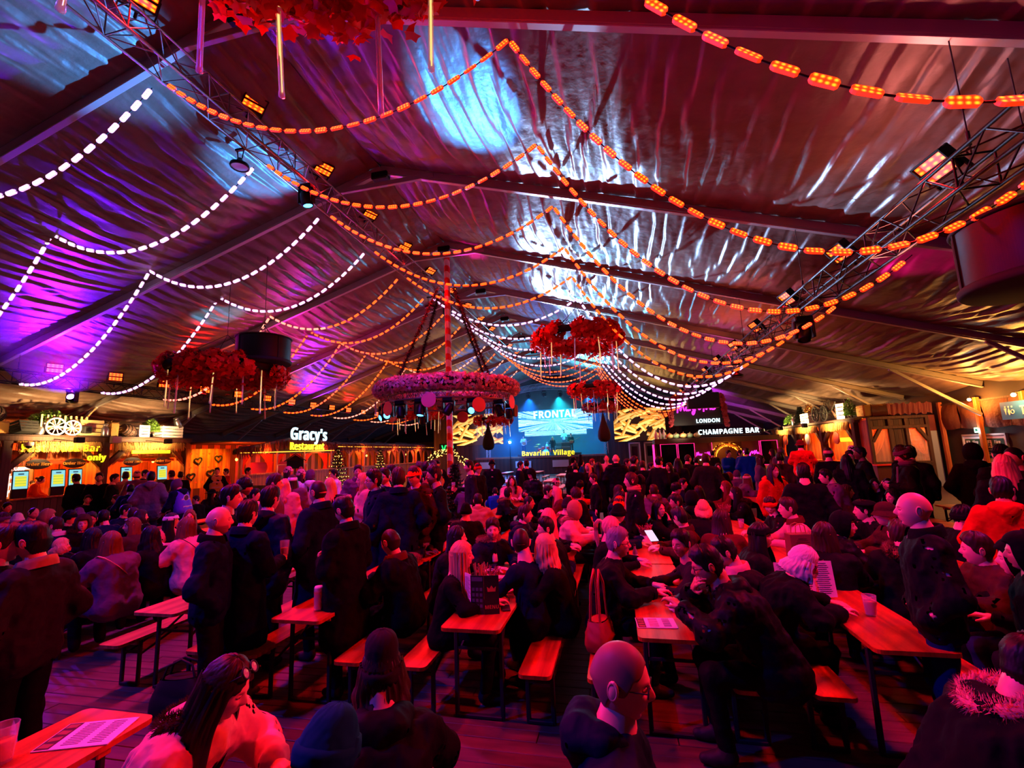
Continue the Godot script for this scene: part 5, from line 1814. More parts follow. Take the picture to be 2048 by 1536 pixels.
	part("shelf", b, M.old_wood, t)
	var y = 3.17
	leaves("potted_greenery", "small bright plants at the far end over the right bars", Vector3(X + 0.3, y, -33.6), Vector3(0.7, 0.8, 1.6), 500, M.leaf)
	churn("pale churn between plants over the right bars", Vector3(X + 0.1, y, -32.4))
	fir(Vector3(X + 0.2, y, -31.6), 1.1, 0.4, "small dark fir tree on the shelf over the right bars", false)
	crate("slatted_crate", "bright white crate over the middle right bar", Vector3(X + 0.2, y, -30.2), Vector3(0.6, 0.6, 1.2), 0.0, M.white_paint)
	leaves("dried_grasses", "pale dried grasses rising from the white crate over the right bars", Vector3(X + 0.2, y + 0.5, -30.2), Vector3(0.4, 0.7, 0.9), 300, M.straw)
	t = thing("old_carriage", "black old carriage frame over the right bars", "carriage", Vector3(X + 0.1, y, -28.0))
	b = MB.new()
	b.box(Vector3(0, 0.5, 0), Vector3(0.5, 0.12, 1.4), Basis.IDENTITY, 0.03)
	part("seat_box", b, M.matt_black, t)
	b = MB.new()
	for k in 5: b.rod(Vector3(0.2, 0.55, -0.3 + k * 0.15), Vector3(0.2, 1.15, -0.4 + k * 0.2), 0.015)
	part("back_rail", b, M.matt_black, t)
	b = MB.new()
	b.rod(Vector3(0, 0.4, 0.8), Vector3(0, 0.95, 1.5), 0.03)
	part("shaft", b, M.matt_black, t)
	wheel(0.4, M.matt_black, "black carriage wheel, left one over the right bars", Vector3(X - 0.15, y + 0.42, -28.5), PI / 2)
	wheel(0.4, M.matt_black, "black carriage wheel, right one over the right bars", Vector3(X - 0.15, y + 0.42, -27.4), PI / 2)
	barrel("dark barrel lying over the nearest right bar", Vector3(X + 0.3, y + 0.4, -26.5), 1.2)
	leaves("ivy_clump", "bright ivy at the near end over the right bars", Vector3(X + 0.2, y, -25.4), Vector3(0.5, 1.0, 0.6), 500, M.leaf)
	crate("slatted_crate", "white lattice crate beside the ivy over the nearest right bar", Vector3(X + 0.2, y, -26.0), Vector3(0.4, 0.8, 0.5), 0.3, M.white_paint)
	hay("dark straw bale at the near corner over the right bars", Vector3(X + 0.9, y, -24.6), Vector3(1.3, 0.55, 0.7))
	house_front()

func house_front() -> void:
	var z = -23.7
	var t = thing("timber_house_front", "half timbered house front with two curtained windows at the right", "house front", Vector3(12.2, 0, z))
	planks(t, [M.old_wood, M.old_wood_b], Vector3(-0.30, 0.0, 0), Vector3(1, 0, 0), 0.15, 4, Vector3(0, 2.55, 0), 0.03)
	planks(t, [M.old_wood, M.old_wood_b], Vector3(-1.1, 0.0, -0.02), Vector3(1, 0, 0), 0.2, 11, Vector3(0, 1.05, 0), 0.03)
	planks(t, [M.old_wood, M.old_wood_b], Vector3(-1.1, 2.55, -0.02), Vector3(1, 0, 0), 0.2, 11, Vector3(0, 0.5, 0), 0.03)
	for q in [[Vector3(-1.1, 0, 0.05), Vector3(-1.1, 3.1, 0.05)], [Vector3(1.12, 0, 0.05), Vector3(1.12, 3.1, 0.05)], [Vector3(-0.32, 1.0, 0.05), Vector3(-0.32, 3.0, 0.05)], [Vector3(0.32, 1.0, 0.05), Vector3(0.32, 3.0, 0.05)], [Vector3(-1.1, 2.62, 0.06), Vector3(1.12, 2.62, 0.06)], [Vector3(-1.1, 3.05, 0.06), Vector3(1.12, 3.05, 0.06)], [Vector3(-1.1, 1.05, 0.06), Vector3(1.12, 1.05, 0.06)], [Vector3(-1.1, 0.1, 0.06), Vector3(1.12, 0.1, 0.06)], [Vector3(-1.05, 2.0, 0.07), Vector3(-0.7, 2.58, 0.07)], [Vector3(1.07, 2.0, 0.07), Vector3(0.72, 2.58, 0.07)], [Vector3(0.35, 0.15, 0.05), Vector3(1.05, 1.0, 0.05)], [Vector3(-1.05, 1.0, 0.05), Vector3(-0.4, 0.15, 0.05)]]:
		var b = MB.new()
		b.beam(q[0], q[1], 0.13, 0.13, 0.012)
		part("timber", b, M.old_wood_b, t)
	var b = MB.new()
	b.box(Vector3(0, 1.5, -1.0), Vector3(2.2, 3.0, 0.05))
	part("back_board", b, M.pine, t)
	b = MB.new()
	for s in [-1.12, 1.12]: b.box(Vector3(s, 1.5, -0.5), Vector3(0.05, 3.0, 1.0))
	b.box(Vector3(0, 3.05, -0.5), Vector3(2.2, 0.05, 1.0))
	part("side_board", b, M.pine, t)
	for s in [-1.0, 1.0]:
		t = thing("curtained_window", "warm lit window with orange curtain, %s one of the timber house" % ["left" if s < 0 else "right"], "window", Vector3(12.2 + s * 0.72, 0, z))
		b = MB.new()
		b.box(Vector3(0, 1.8, 0), Vector3(0.66, 1.42, 0.01))
		part("pane", b, M.glass, t)
		b = MB.new()
		var p = PackedVector3Array()
		for r in 13:
			var v = r / 12.0
			var wd = 0.62 * (1.0 - 0.75 * v * v)
			for q in 21:
				var u = q / 20.0
				p.append(Vector3(s * (0.33 - u * wd), 2.5 - v * 1.1, -0.12 + sin(u * 24.0) * 0.025))
		b.grid(p, 13, 21, false, Vector3(0, 0, 1))
		part("curtain", b, M.curtain_ochre, t)
		b = MB.new()
		b.box(Vector3(0, 1.08, 0.05), Vector3(0.72, 0.06, 0.16), Basis.IDENTITY, 0.01)
		part("sill", b, M.old_wood_b, t)
		lamp("omni", "window_light", Vector3(12.2 + s * 0.72, 2.35, z - 0.45), Color(1.0, 0.5, 0.12), 1.6, Vector3.DOWN, 45, 0.06)  # unseen lamp behind the curtain, placed to light the window
		t = thing("unseen_window_bulb", "unseen bulb lighting the %s window of the timber house" % ["left" if s < 0 else "right"], "lamp", Vector3(12.2 + s * 0.72, 2.35, z - 0.45))
		b = MB.new()
		b.ball(Vector3.ZERO, Vector3.ONE * 0.06, 6, 8)
		part("bulb", b, M.bulb_warm, t)
		b = MB.new()
		b.rod(Vector3(0, 0.05, 0), Vector3(0, 0.66, 0), 0.008, 4)
		part("cord", b, M.dark_cable, t)
	t = thing("hallway_panel", "tall pale panel between the timber house and the exit doors", "panel", Vector3(13.5, 0, -23.75))
	b = MB.new()
	b.box(Vector3(0, 1.2, 0), Vector3(0.46, 2.4, 0.05), Basis.IDENTITY, 0.01)
	part("sheet", b, mat("pale_panel", Color(0.55, 0.55, 0.62), 0.6), t)
	b = MB.new()
	b.box(Vector3(0, 2.75, 0), Vector3(0.46, 0.7, 0.05), Basis.IDENTITY, 0.01)
	part("red_top_panel", b, mat("red_panel", Color(0.4, 0.07, 0.04), 0.6), t)
	t = thing("red_counter", "small red counter shelf below the left house window", "counter", Vector3(11.5, 0, -23.2))
	b = MB.new()
	b.box(Vector3(0, 1.0, 0), Vector3(1.3, 0.06, 0.5), Basis.IDENTITY, 0.01)
	part("top", b, M.red_paint, t)
	b = MB.new()
	b.box(Vector3(0, 0.5, -0.05), Vector3(1.2, 1.0, 0.36), Basis.IDENTITY, 0.01)
	part("body", b, mat("dark_red", Color(0.3, 0.02, 0.02), 0.5), t)
	t = thing("red_valance", "crumpled pinkish red cloth hung over the timber house", "cloth", Vector3(12.4, 3.15, -23.45))
	b = MB.new()
	var p = PackedVector3Array()
	for r in 7:
		for q in 41:
			p.append(Vector3(-0.6 + q * 0.042, 0.5 - r * 0.08 + 0.04 * sin(q * 0.9), 0.05 * sin(q * 1.3 + r * 0.2)))
	b.grid(p, 7, 41, false, Vector3(0, 0, 1))
	part("cloth", b, mat("valance_red", Color(0.40, 0.15, 0.15), 0.7), t)
	# exit doors in the right wall
	for k in 2:
		var zd = -21.95 + 1.08 * k
		t = struct("door_%d" % (k + 1), null, null, "white fire exit door, %s leaf" % ["left" if k == 0 else "right"])
		b = MB.new()
		b.box(Vector3(13.87, 1.04, zd), Vector3(0.06, 2.08, 1.04), Basis.IDENTITY, 0.01)
		part("leaf", b, M.white_paint, t)
		b = MB.new()
		for s in [-0.53, 0.53]: b.box(Vector3(13.86, 1.08, zd + s), Vector3(0.1, 2.16, 0.05))
		b.box(Vector3(13.86, 2.14, zd), Vector3(0.1, 0.07, 1.1))
		part("frame", b, M.aluminium, t)
		var o = part("green_plate", panel(Vector3.ZERO, 0.86, 0.42), mat("exit_green", Color(0.0, 0.22, 0.14), 0.5), t, P(Vector3(13.83, 1.78, zd), -PI / 2))
		b = MB.new()
		b.box(Vector3(-0.26, 0, 0.004), Vector3(0.2, 0.3, 0.004))
		part("running_man_panel", b, M.white_paint, o)
		b = MB.new() # running figure
		b.ball(Vector3(-0.24, 0.1, 0.008), Vector3(0.025, 0.025, 0.004), 4, 8)
		for q in [[-0.25, 0.06, -0.27, -0.02], [-0.27, -0.02, -0.22, -0.08], [-0.22, -0.08, -0.24, -0.13], [-0.27, -0.02, -0.32, -0.1], [-0.25, 0.05, -0.2, 0.0], [-0.25, 0.05, -0.31, 0.0]]:
			b.rod(Vector3(q[0], q[1], 0.008), Vector3(q[2], q[3], 0.008), 0.012, 5)
		part("running_man", b, mat("exit_green", Color(0.0, 0.22, 0.14), 0.5), o)
		letters("Fire", font(), 0.16, 0.004, M.white_paint, o, P(Vector3(0.12, 0.08, 0.006)))
		letters("Exit", font(), 0.16, 0.004, M.white_paint, o, P(Vector3(0.12, -0.1, 0.006)))
		o = part("blue_plate", panel(Vector3.ZERO, 0.86, 0.30), mat("toilet_blue", Color(0.02, 0.18, 0.45), 0.5), t, P(Vector3(13.83, 1.40, zd), -PI / 2))
		letters("TOILETS", font(), 0.15, 0.004, M.white_paint, o, P(Vector3(0.1, 0, 0.006)))
		pictogram(o, Vector3(-0.36, 0, 0.006), 0.15)
	t = thing("exit_lamp", "lit emergency exit box above the doors", "sign", Vector3(13.75, 2.33, -21.4), -PI / 2)
	b = MB.new()
	b.box(Vector3.ZERO, Vector3(0.42, 0.2, 0.08), Basis.IDENTITY, 0.01)
	part("box", b, glow("exit_glow", Color(0.75, 1.0, 0.85), 2.0), t)
	b = MB.new()
	b.box(Vector3(-0.08, 0, 0.045), Vector3(0.12, 0.1, 0.005))
	part("mark", b, mat("exit_green", Color(0.0, 0.22, 0.14), 0.5), t)
	lamp("omni", "exit_light", Vector3(13.55, 2.3, -21.4), Color(0.8, 0.95, 1.0), 0.5, Vector3.DOWN, 45, 0.1)
	# burlap panels and rails on the wall
	for k in 5:
		t = thing("burlap_panel", "sagging brown burlap panel on the right wall, %s from the left" % ordinal(k), "panel", Vector3(13.78, 2.95, -23.0 + k * 1.25), -PI / 2)
		b = MB.new()
		p = PackedVector3Array()
		for r in 9:
			for q in 13:
				p.append(Vector3(-0.6 + q * 0.1, 0.5 - r * 0.125 - 0.06 * sin(PI * q / 12.0) * r / 8.0, 0.12 * sin(PI * r / 8.0) * sin(PI * q / 12.0) + 0.02 * sin(q * 2.0 + r)))
		b.grid(p, 9, 13, false, Vector3(0, 0, 1))
		part("cloth", b, mat("burlap", Color(0.36, 0.18, 0.09), 0.85, tri(lib.crumple, 1.0, {"albedo_texture": null, "normal_enabled": true, "normal_texture": lib.crumple, "normal_scale": 0.6})), t)
		b = MB.new()
		b.box(Vector3(0, 0.52, 0.02), Vector3(1.25, 0.07, 0.05))
		part("batten", b, M.old_wood_b, t)
	for k in 4:
		b = MB.new()
		b.box(Vector3(13.72, 1.8, -23.35 + k * 1.75 * 1.2), Vector3(0.14, 3.6, 0.14), Basis.IDENTITY, 0.01)
		solo("wall_post", b, M.pine, "pine post against the right wall, %s from the left" % ordinal(k), "post")
	t = thing("toilet_banner", "blue toilets banner hung at the right edge of the picture", "banner", Vector3(13.55, 2.95, -18.6), -PI / 2)
	b = MB.new()
	b.box(Vector3.ZERO, Vector3(2.6, 0.62, 0.02))
	part("sheet", b, mat("banner_blue", Color(0.08, 0.35, 0.72), 0.5), t)
	pictogram(t, Vector3(-0.95, 0, 0.015), 0.34)
	letters("TOILETS", font(), 0.42, 0.01, M.white_paint, t, P(Vector3(0.32, -0.02, 0.016)))
	# glaring bulb on the strut and a wall flood
	var at = Vector3(13.35, 3.5, -21.0)
	t = thing("bare_bulb", "glaring bare bulb on the slanting strut at the right", "lamp", at)
	b = MB.new()
	b.ball(Vector3.ZERO, Vector3.ONE * 0.06, 8, 10)
	part("bulb", b, glow("bulb_glare", Color(1.0, 0.82, 0.5), 20.0), t)
	b = MB.new()
	b.rod(Vector3(0, 0.05, 0), Vector3(0, 0.14, 0), 0.03)
	part("socket", b, M.matt_black, t)
	lamp("omni", "bulb_light", at, Color(1.0, 0.62, 0.25), 9.0, Vector3.DOWN, 45, 0.06)
	lamp("omni", "bulb_light", Vector3(13.3, 3.45, -18.9), Color(1.0, 0.66, 0.26), 9.0, Vector3.DOWN, 45, 0.08)
	t = thing("bare_bulb", "bare bulb above the toilets banner", "lamp", Vector3(13.3, 3.45, -18.9))
	b = MB.new()
	b.ball(Vector3.ZERO, Vector3.ONE * 0.07, 8, 10)
	part("bulb", b, M.bulb_glare, t)
	b = MB.new()
	b.rod(Vector3(0, 0.06, 0), Vector3(0.4, 0.2, 0), 0.015)
	part("bracket", b, M.matt_black, t)

func pictogram(parent: Node3D, at: Vector3, s: float) -> void:
	for k in 3:
		var b = MB.new()
		var x = (k - 1) * 0.42 * s
		b.ball(at + Vector3(x, s * 0.38, 0), Vector3(0.1, 0.1, 0.02) * s, 4, 8)
		if k == 0: b.flat(V3([at + Vector3(x - 0.17 * s, 0.25 * s, 0.002), at + Vector3(x + 0.17 * s, 0.25 * s, 0.002), at + Vector3(x, -0.45 * s, 0.002)]), Vector3(0, 0, 1))
		elif k == 1: b.flat(V3([at + Vector3(x, 0.25 * s, 0.002), at + Vector3(x + 0.17 * s, -0.1 * s, 0.002), at + Vector3(x + 0.05 * s, -0.45 * s, 0.002), at + Vector3(x - 0.05 * s, -0.45 * s, 0.002), at + Vector3(x - 0.17 * s, -0.1 * s, 0.002)]), Vector3(0, 0, 1))
		else: b.torus(at + Vector3(x, -0.15 * s, 0), 0.2 * s, 0.035 * s, 14, 5, Basis(Vector3.RIGHT, PI / 2))
		part("pictogram", b, M.white_paint, parent)

func neon(parent: Node3D, called: String, pts: PackedVector3Array, mt: Material, r := 0.018, closed := false) -> void:
	var b = MB.new()
	b.tube(pts, r, 5, -1.0, true, closed)
	part(called, b, mt, parent)

func script_neon(parent: Node3D, x: Transform3D, mt: Material, r: float, step := 1.0) -> void:
	# handwriting of neon tube: Mary & Me, drawn as strokes in a box 7 wide and 2 high
	var strokes = [
		[[0.0, -0.3], [0.15, 0.9], [0.35, 1.5], [0.5, 0.6], [0.62, 0.1], [0.85, 1.0], [1.05, 1.6], [1.15, 0.7], [1.3, 0.0]],
		[[1.95, 0.55], [1.7, 0.7], [1.55, 0.3], [1.75, 0.05], [2.0, 0.5], [2.0, 0.05], [2.2, 0.2]],
		[[2.3, 0.0], [2.35, 0.6], [2.55, 0.65], [2.65, 0.5]],
		[[2.75, 0.65], [2.85, 0.15], [3.1, 0.2], [3.2, 0.7], [3.1, -0.3], [2.8, -0.75], [2.7, -0.3], [3.3, 0.15]],
		[[4.0, 0.1], [3.55, 0.75], [3.6, 1.05], [3.85, 1.1], [4.0, 0.9], [4.15, 1.1], [4.4, 1.05], [4.45, 0.75], [4.0, 0.1]],
		[[4.12, 0.42], [3.95, 0.7], [4.08, 0.8], [4.1, 0.65], [3.88, 0.42], [4.0, 0.35], [4.18, 0.6]],
		[[4.7, -0.3], [4.85, 0.9], [5.0, 1.5], [5.15, 0.6], [5.25, 0.1], [5.5, 1.0], [5.7, 1.6], [5.8, 0.7], [5.95, 0.0]],
		[[6.1, 0.3], [6.45, 0.45], [6.4, 0.7], [6.15, 0.6], [6.15, 0.15], [6.5, 0.05], [6.8, 0.25]]]
	for st in strokes:
		var c = Curve3D.new()
		for k in st.size():
			var a = st[maxi(k - 1, 0)]
			var e = st[mini(k + 1, st.size() - 1)]
			var d = Vector3(e[0] - a[0], e[1] - a[1], 0) / 6.0
			c.add_point(Vector3(st[k][0] - 3.4, st[k][1] - 0.4, 0), -d, d)
		c.bake_interval = 0.07 * step
		neon(parent, "neon_stroke", x * c.get_baked_points(), mt, r)

func champagne_bar() -> void:
	var z = -31.0
	var pink = glow("neon_pink", Color(1.0, 0.10, 0.45), 3.5)
	var mag = glow("neon_magenta", Color(1.0, 0.15, 0.85), 3.5)
	var t = thing("kiosk_bar", "pink neon framed bar with a white lettered sign, right of the stage", "bar", Vector3(6.0, 0, z))
	var b = MB.new()
	b.box(Vector3(-2.6, 0.45, -0.3), Vector3(2.0, 0.9, 0.6), Basis.IDENTITY, 0.01)
	b.box(Vector3(2.55, 0.45, -0.3), Vector3(2.0, 0.9, 0.6), Basis.IDENTITY, 0.01)
	part("counter", b, M.cream, t)
	b = MB.new()
	b.box(Vector3(0, 2.45, -0.5), Vector3(7.3, 0.34, 1.4), Basis.IDENTITY, 0.02)
	part("roof", b, M.old_wood, t)
	b = MB.new()
	b.box(Vector3(0, 1.4, -1.8), Vector3(7.2, 2.4, 0.08))
	b.box(Vector3(-3.6, 1.4, -0.9), Vector3(0.08, 2.4, 1.8))
	b.box(Vector3(3.6, 1.4, -0.9), Vector3(0.08, 2.4, 1.8))
	part("wall", b, mat("plum_board", Color(0.25, 0.03, 0.06), 0.6), t)
	for q in [[-2.82, 1.0], [-1.75, 1.0], [3.05, 0.95]]:
		b = MB.new()
		b.box(Vector3(q[0], 1.55, 0.02), Vector3(q[1] * 0.92, 1.42, 0.04), Basis.IDENTITY, 0.01)
		part("black_board", b, mat("gloss_black", Color(0.012, 0.012, 0.016), 0.12), t)
		var h = q[1] * 0.49
		neon(t, "neon_frame", V3([Vector3(q[0] - h, 0.82, 0.05), Vector3(q[0] + h, 0.82, 0.05), Vector3(q[0] + h, 2.28, 0.05), Vector3(q[0] - h, 2.28, 0.05)]), pink, 0.022, true)
	for k in 9:
		neon(t, "neon_stripe", V3([Vector3(-3.68, 0.85, -0.15 - k * 0.16), Vector3(-3.68, 2.28, -0.15 - k * 0.16)]), pink, 0.024)
	b = MB.new()
	b.box(Vector3(-3.66, 1.55, -0.8), Vector3(0.03, 1.5, 1.5))
	part("striped_side", b, mat("gloss_black", Color(0.012, 0.012, 0.016), 0.12), t)
	for q in [[-0.72, "left"], [2.0, "right"]]:
		b = MB.new()
		b.box(Vector3(q[0], 1.75, -0.05), Vector3(0.95, 1.05, 0.04))
		part("neon_back", b, mat("plum_flowers", Color(0.30, 0.05, 0.10), 0.8), t)
		script_neon(t, Transform3D(Basis().scaled(Vector3.ONE * 0.135), Vector3(q[0], 1.55, 0.02)), mag, 0.016, 1.6)
		b = MB.new()
		b.box(Vector3(q[0] + 0.1, 1.22, 0.0), Vector3(0.75, 0.07, 0.04))
		part("white_light_bar", b, glow("bar_white", Color(0.9, 0.97, 1.0), 3.0), t)
		neon(t, "neon_frame", V3([Vector3(q[0] - 0.5, 2.3, 0.05), Vector3(q[0] + 0.5, 2.3, 0.05), Vector3(q[0] + 0.5, 1.3, 0.05)]), pink, 0.018)
	b = MB.new() # arch of little gold lamps
	for k in 420:
		var a = rng.randf() * PI
		var rr = rng.randf_range(0.62, 0.9)
		b.ball(Vector3(0.65 - cos(a) * rr * 1.05, 1.4 + sin(a) * rr * 0.95, rng.randf_range(0.0, 0.12)), Vector3.ONE * 0.02, 3, 5)
	part("gold_lamps", b, glow("fairy_gold", Color(1.0, 0.6, 0.15), 4.0), t).set_meta("kind", "stuff")
	b = MB.new()
	var pts = PackedVector3Array()
	for k in 17: pts.append(Vector3(0.65 - cos(PI * k / 16.0) * 0.8, 1.4 + sin(PI * k / 16.0) * 0.74, 0.0))
	b.tube(pts, 0.14, 7)
	part("gold_arch", b, mat("gold_leaf", Color(0.4, 0.22, 0.05), 0.6), t)
	# upper sign board
	t = thing("glowing_sign", "white glowing capitals along the pink neon bar", "sign", Vector3(6.75, 2.93, z + 0.35), 0.0)
	letters("CHAMPAGNE BAR", font(), 0.42, 0.05, glow("neon_white", Color(0.85, 0.97, 1.0), 2.4), t, P(Vector3.ZERO))
	b = MB.new()
	b.box(Vector3(0, -0.22, -0.05), Vector3(3.7, 0.03, 0.05))
	part("rail", b, M.steel, t)
	t = thing("neon_sign", "large magenta neon script with white capitals on a dark board", "sign", Vector3(5.1, 3.95, z - 0.2))
	b = MB.new()
	b.box(Vector3(0.05, 0.35, -0.12), Vector3(3.0, 1.75, 0.08), Basis.IDENTITY, 0.02)
	part("board", b, mat("sign_back", Color(0.06, 0.03, 0.06), 0.6), t)
	script_neon(t, Transform3D(Basis().scaled(Vector3.ONE * 0.34), Vector3(0, 0.55, 0.0)), mag, 0.045)
	letters("in", font(), 0.22, 0.03, M.neon_white, t, P(Vector3(-0.55, 1.08, 0)))
	letters("LONDON", font(), 0.34, 0.03, M.neon_white, t, P(Vector3(0.65, -0.28, 0)))
	b = MB.new()
	for k in 500:
		var w = rng.randf()
		var o = Vector3(-1.6, -0.5, 0).lerp(Vector3(-1.5, 1.2, 0), w * 3.0) if w < 0.33 else (Vector3(-1.5, 1.3, 0).lerp(Vector3(1.6, 1.3, 0), (w - 0.33) * 3.0) if w < 0.66 else Vector3(1.6, 1.3, 0).lerp(Vector3(1.75, -0.6, 0), (w - 0.66) * 3.0))
		blossom(b, o + Vector3(rng.randf_range(-0.12, 0.12), rng.randf_range(-0.12, 0.12), rng.randf_range(-0.1, 0.1)), Vector3(rng.randf_range(-0.6, 0.6), rng.randf_range(-0.6, 0.6), 1), 0.09)
	part("flower_garland", b, mat("garland_pink", Color(0.62, 0.16, 0.20), 0.7), t)
	lamp("area", "neon_light", Vector3(5.1, 3.7, z + 0.3), Color(1.0, 0.12, 0.7), 4.0, Vector3(0, 0, 1), 45, 2.0)
	lamp("area", "neon_light", Vector3(6.0, 1.6, z + 0.25), Color(1.0, 0.15, 0.4), 5.0, Vector3(0, -0.2, 1), 45, 3.0)
	lamp("omni", "arch_light", Vector3(6.65, 1.8, z + 0.4), Color(1.0, 0.6, 0.2), 1.6, Vector3.DOWN, 45, 0.1)
	lamp("omni", "unseen_bar_light", Vector3(6.6, 2.0, z - 1.0), Color(1.0, 0.6, 0.2), 1.6, Vector3.DOWN, 45, 0.1)  # unseen lamp inside the bar, placed to warm its back
	lamp("spot", "unseen_goods_light", Vector3(4.0, 2.9, z + 0.9), Color(1.0, 0.9, 0.75), 3.0, Vector3(-0.1, 0.25, -1), 60, 0.1, 0.9)  # unseen lamp, placed to light the goods on the roof
	# pumpkins, vases and baskets on the roof
	for k in 6:
		t = thing("pumpkin", "pale pumpkin on the neon bar's roof, %s from the left" % ordinal(k), "pumpkin", Vector3(2.9 + k * 0.42, 2.62, z - 0.3 + 0.2 * (k % 2)))
		b = MB.new()
		var p = PackedVector3Array()
		for r in 9:
			var th = PI * r / 8.0
			for q in 32:
				var a = TAU * q / 32.0
				var rr = sin(th) * (0.21 + 0.022 * absf(sin(a * 5.0)))
				p.append(Vector3(cos(a) * rr, 0.17 + cos(th) * 0.16, sin(a) * rr))
		b.grid(p, 9, 32, true)
		part("fruit", b, mat("pumpkin_skin", Color(0.75, 0.68, 0.42), 0.5) if k % 2 else mat("pumpkin_green", Color(0.55, 0.66, 0.48), 0.5), t)
		b = MB.new()
		b.rod(Vector3(0, 0.31, 0), Vector3(0.03, 0.4, 0), 0.025, 6, 0.015)
		part("stem", b, M.straw, t)
	for k in 3:
		t = thing("bottle_vase", "pale bottle vase at the left of the neon bar's roof, %s" % ordinal(k), "vase", Vector3(2.5 + 0.25 * k, 2.62, z - 0.2))
		b = MB.new()
		b.lathe([Vector2(0, 0), Vector2(0.1, 0), Vector2(0.12, 0.2), Vector2(0.08, 0.38), Vector2(0.035, 0.5), Vector2(0.04, 0.6)], 14)
		part("body", b, M.canvas_white, t)

# ---------------------------------------------------------------- tables, benches and what stands on them
func round_rect(w: float, h: float, r: float) -> PackedVector2Array:
	var p = PackedVector2Array()
	for k in 4:
		var c = Vector2((w / 2 - r) * [1, -1, -1, 1][k], (h / 2 - r) * [1, 1, -1, -1][k])
		for q in 5:
			var a = PI / 2 * k + PI / 2 * q / 4.0
			p.append(c + Vector2(cos(a), sin(a)) * r)
	return p

func leg_frame(w: float, h: float) -> MB:
	var b = MB.new()
	for s in [-1.0, 1.0]: b.box(Vector3(s * w / 2, h / 2, 0), Vector3(0.035, h, 0.03), Basis.IDENTITY, 0.006)
	b.box(Vector3(0, 0.015, 0), Vector3(w, 0.03, 0.04), Basis.IDENTITY, 0.006)
	b.box(Vector3(0, h - 0.02, 0), Vector3(w + 0.04, 0.04, 0.03), Basis.IDENTITY, 0.006)
	b.box(Vector3(0, h * 0.72, 0), Vector3(w, 0.02, 0.02))
	return b

func beer_table(called: String, w: float, h: float) -> void:
	var t = Node3D.new()
	var top = MB.new()
	top.extrude(round_rect(w, 2.2, 0.045), 0.028, Transform3D(Basis(Vector3(1, 0, 0), Vector3(0, 0, 1), Vector3(0, 1, 0)), Vector3(0, h, 0)))
	part("top", top, M.table_wood, t)
	for s in [-1.0, 1.0]:
		var f = part("leg_frame", leg_frame(w * 0.78, h - 0.03), M.matt_black, t, P(Vector3(0, 0, s * 0.86)))
		var b = MB.new()
		b.box(Vector3(0, h - 0.05, s * 0.86), Vector3(w - 0.06, 0.045, 0.07), Basis.IDENTITY, 0.006)
		part("batten", b, M.table_wood_b, t)
		for e in [-1.0, 1.0]:
			b = MB.new()
			b.beam(Vector3(e * w * 0.3, h - 0.06, s * 0.45), Vector3(e * w * 0.36, h * 0.62, s * 0.85), 0.016, 0.016)
			part("brace", b, M.matt_black, t)
	lib[called] = t

func seat_row(called: String, x: float, z_near: float, label: String, pale := false) -> Node3D:
	var cat = "table" if called == "beer_table" else "bench"
	var o = lib[called].duplicate()
	o.name = numbered(called)
	add_child(o)
	o.position = Vector3(x, 0, z_near - 1.1)
	tag(o, label, cat, "beer hall tables" if cat == "table" else "beer hall benches")
	for c in o.get_children():
		if str(c.name).begins_with("top"): c.material_override = M.table_pale if pale else (M.table_wood if rng.randf() < 0.6 else M.table_wood_b)
	return o

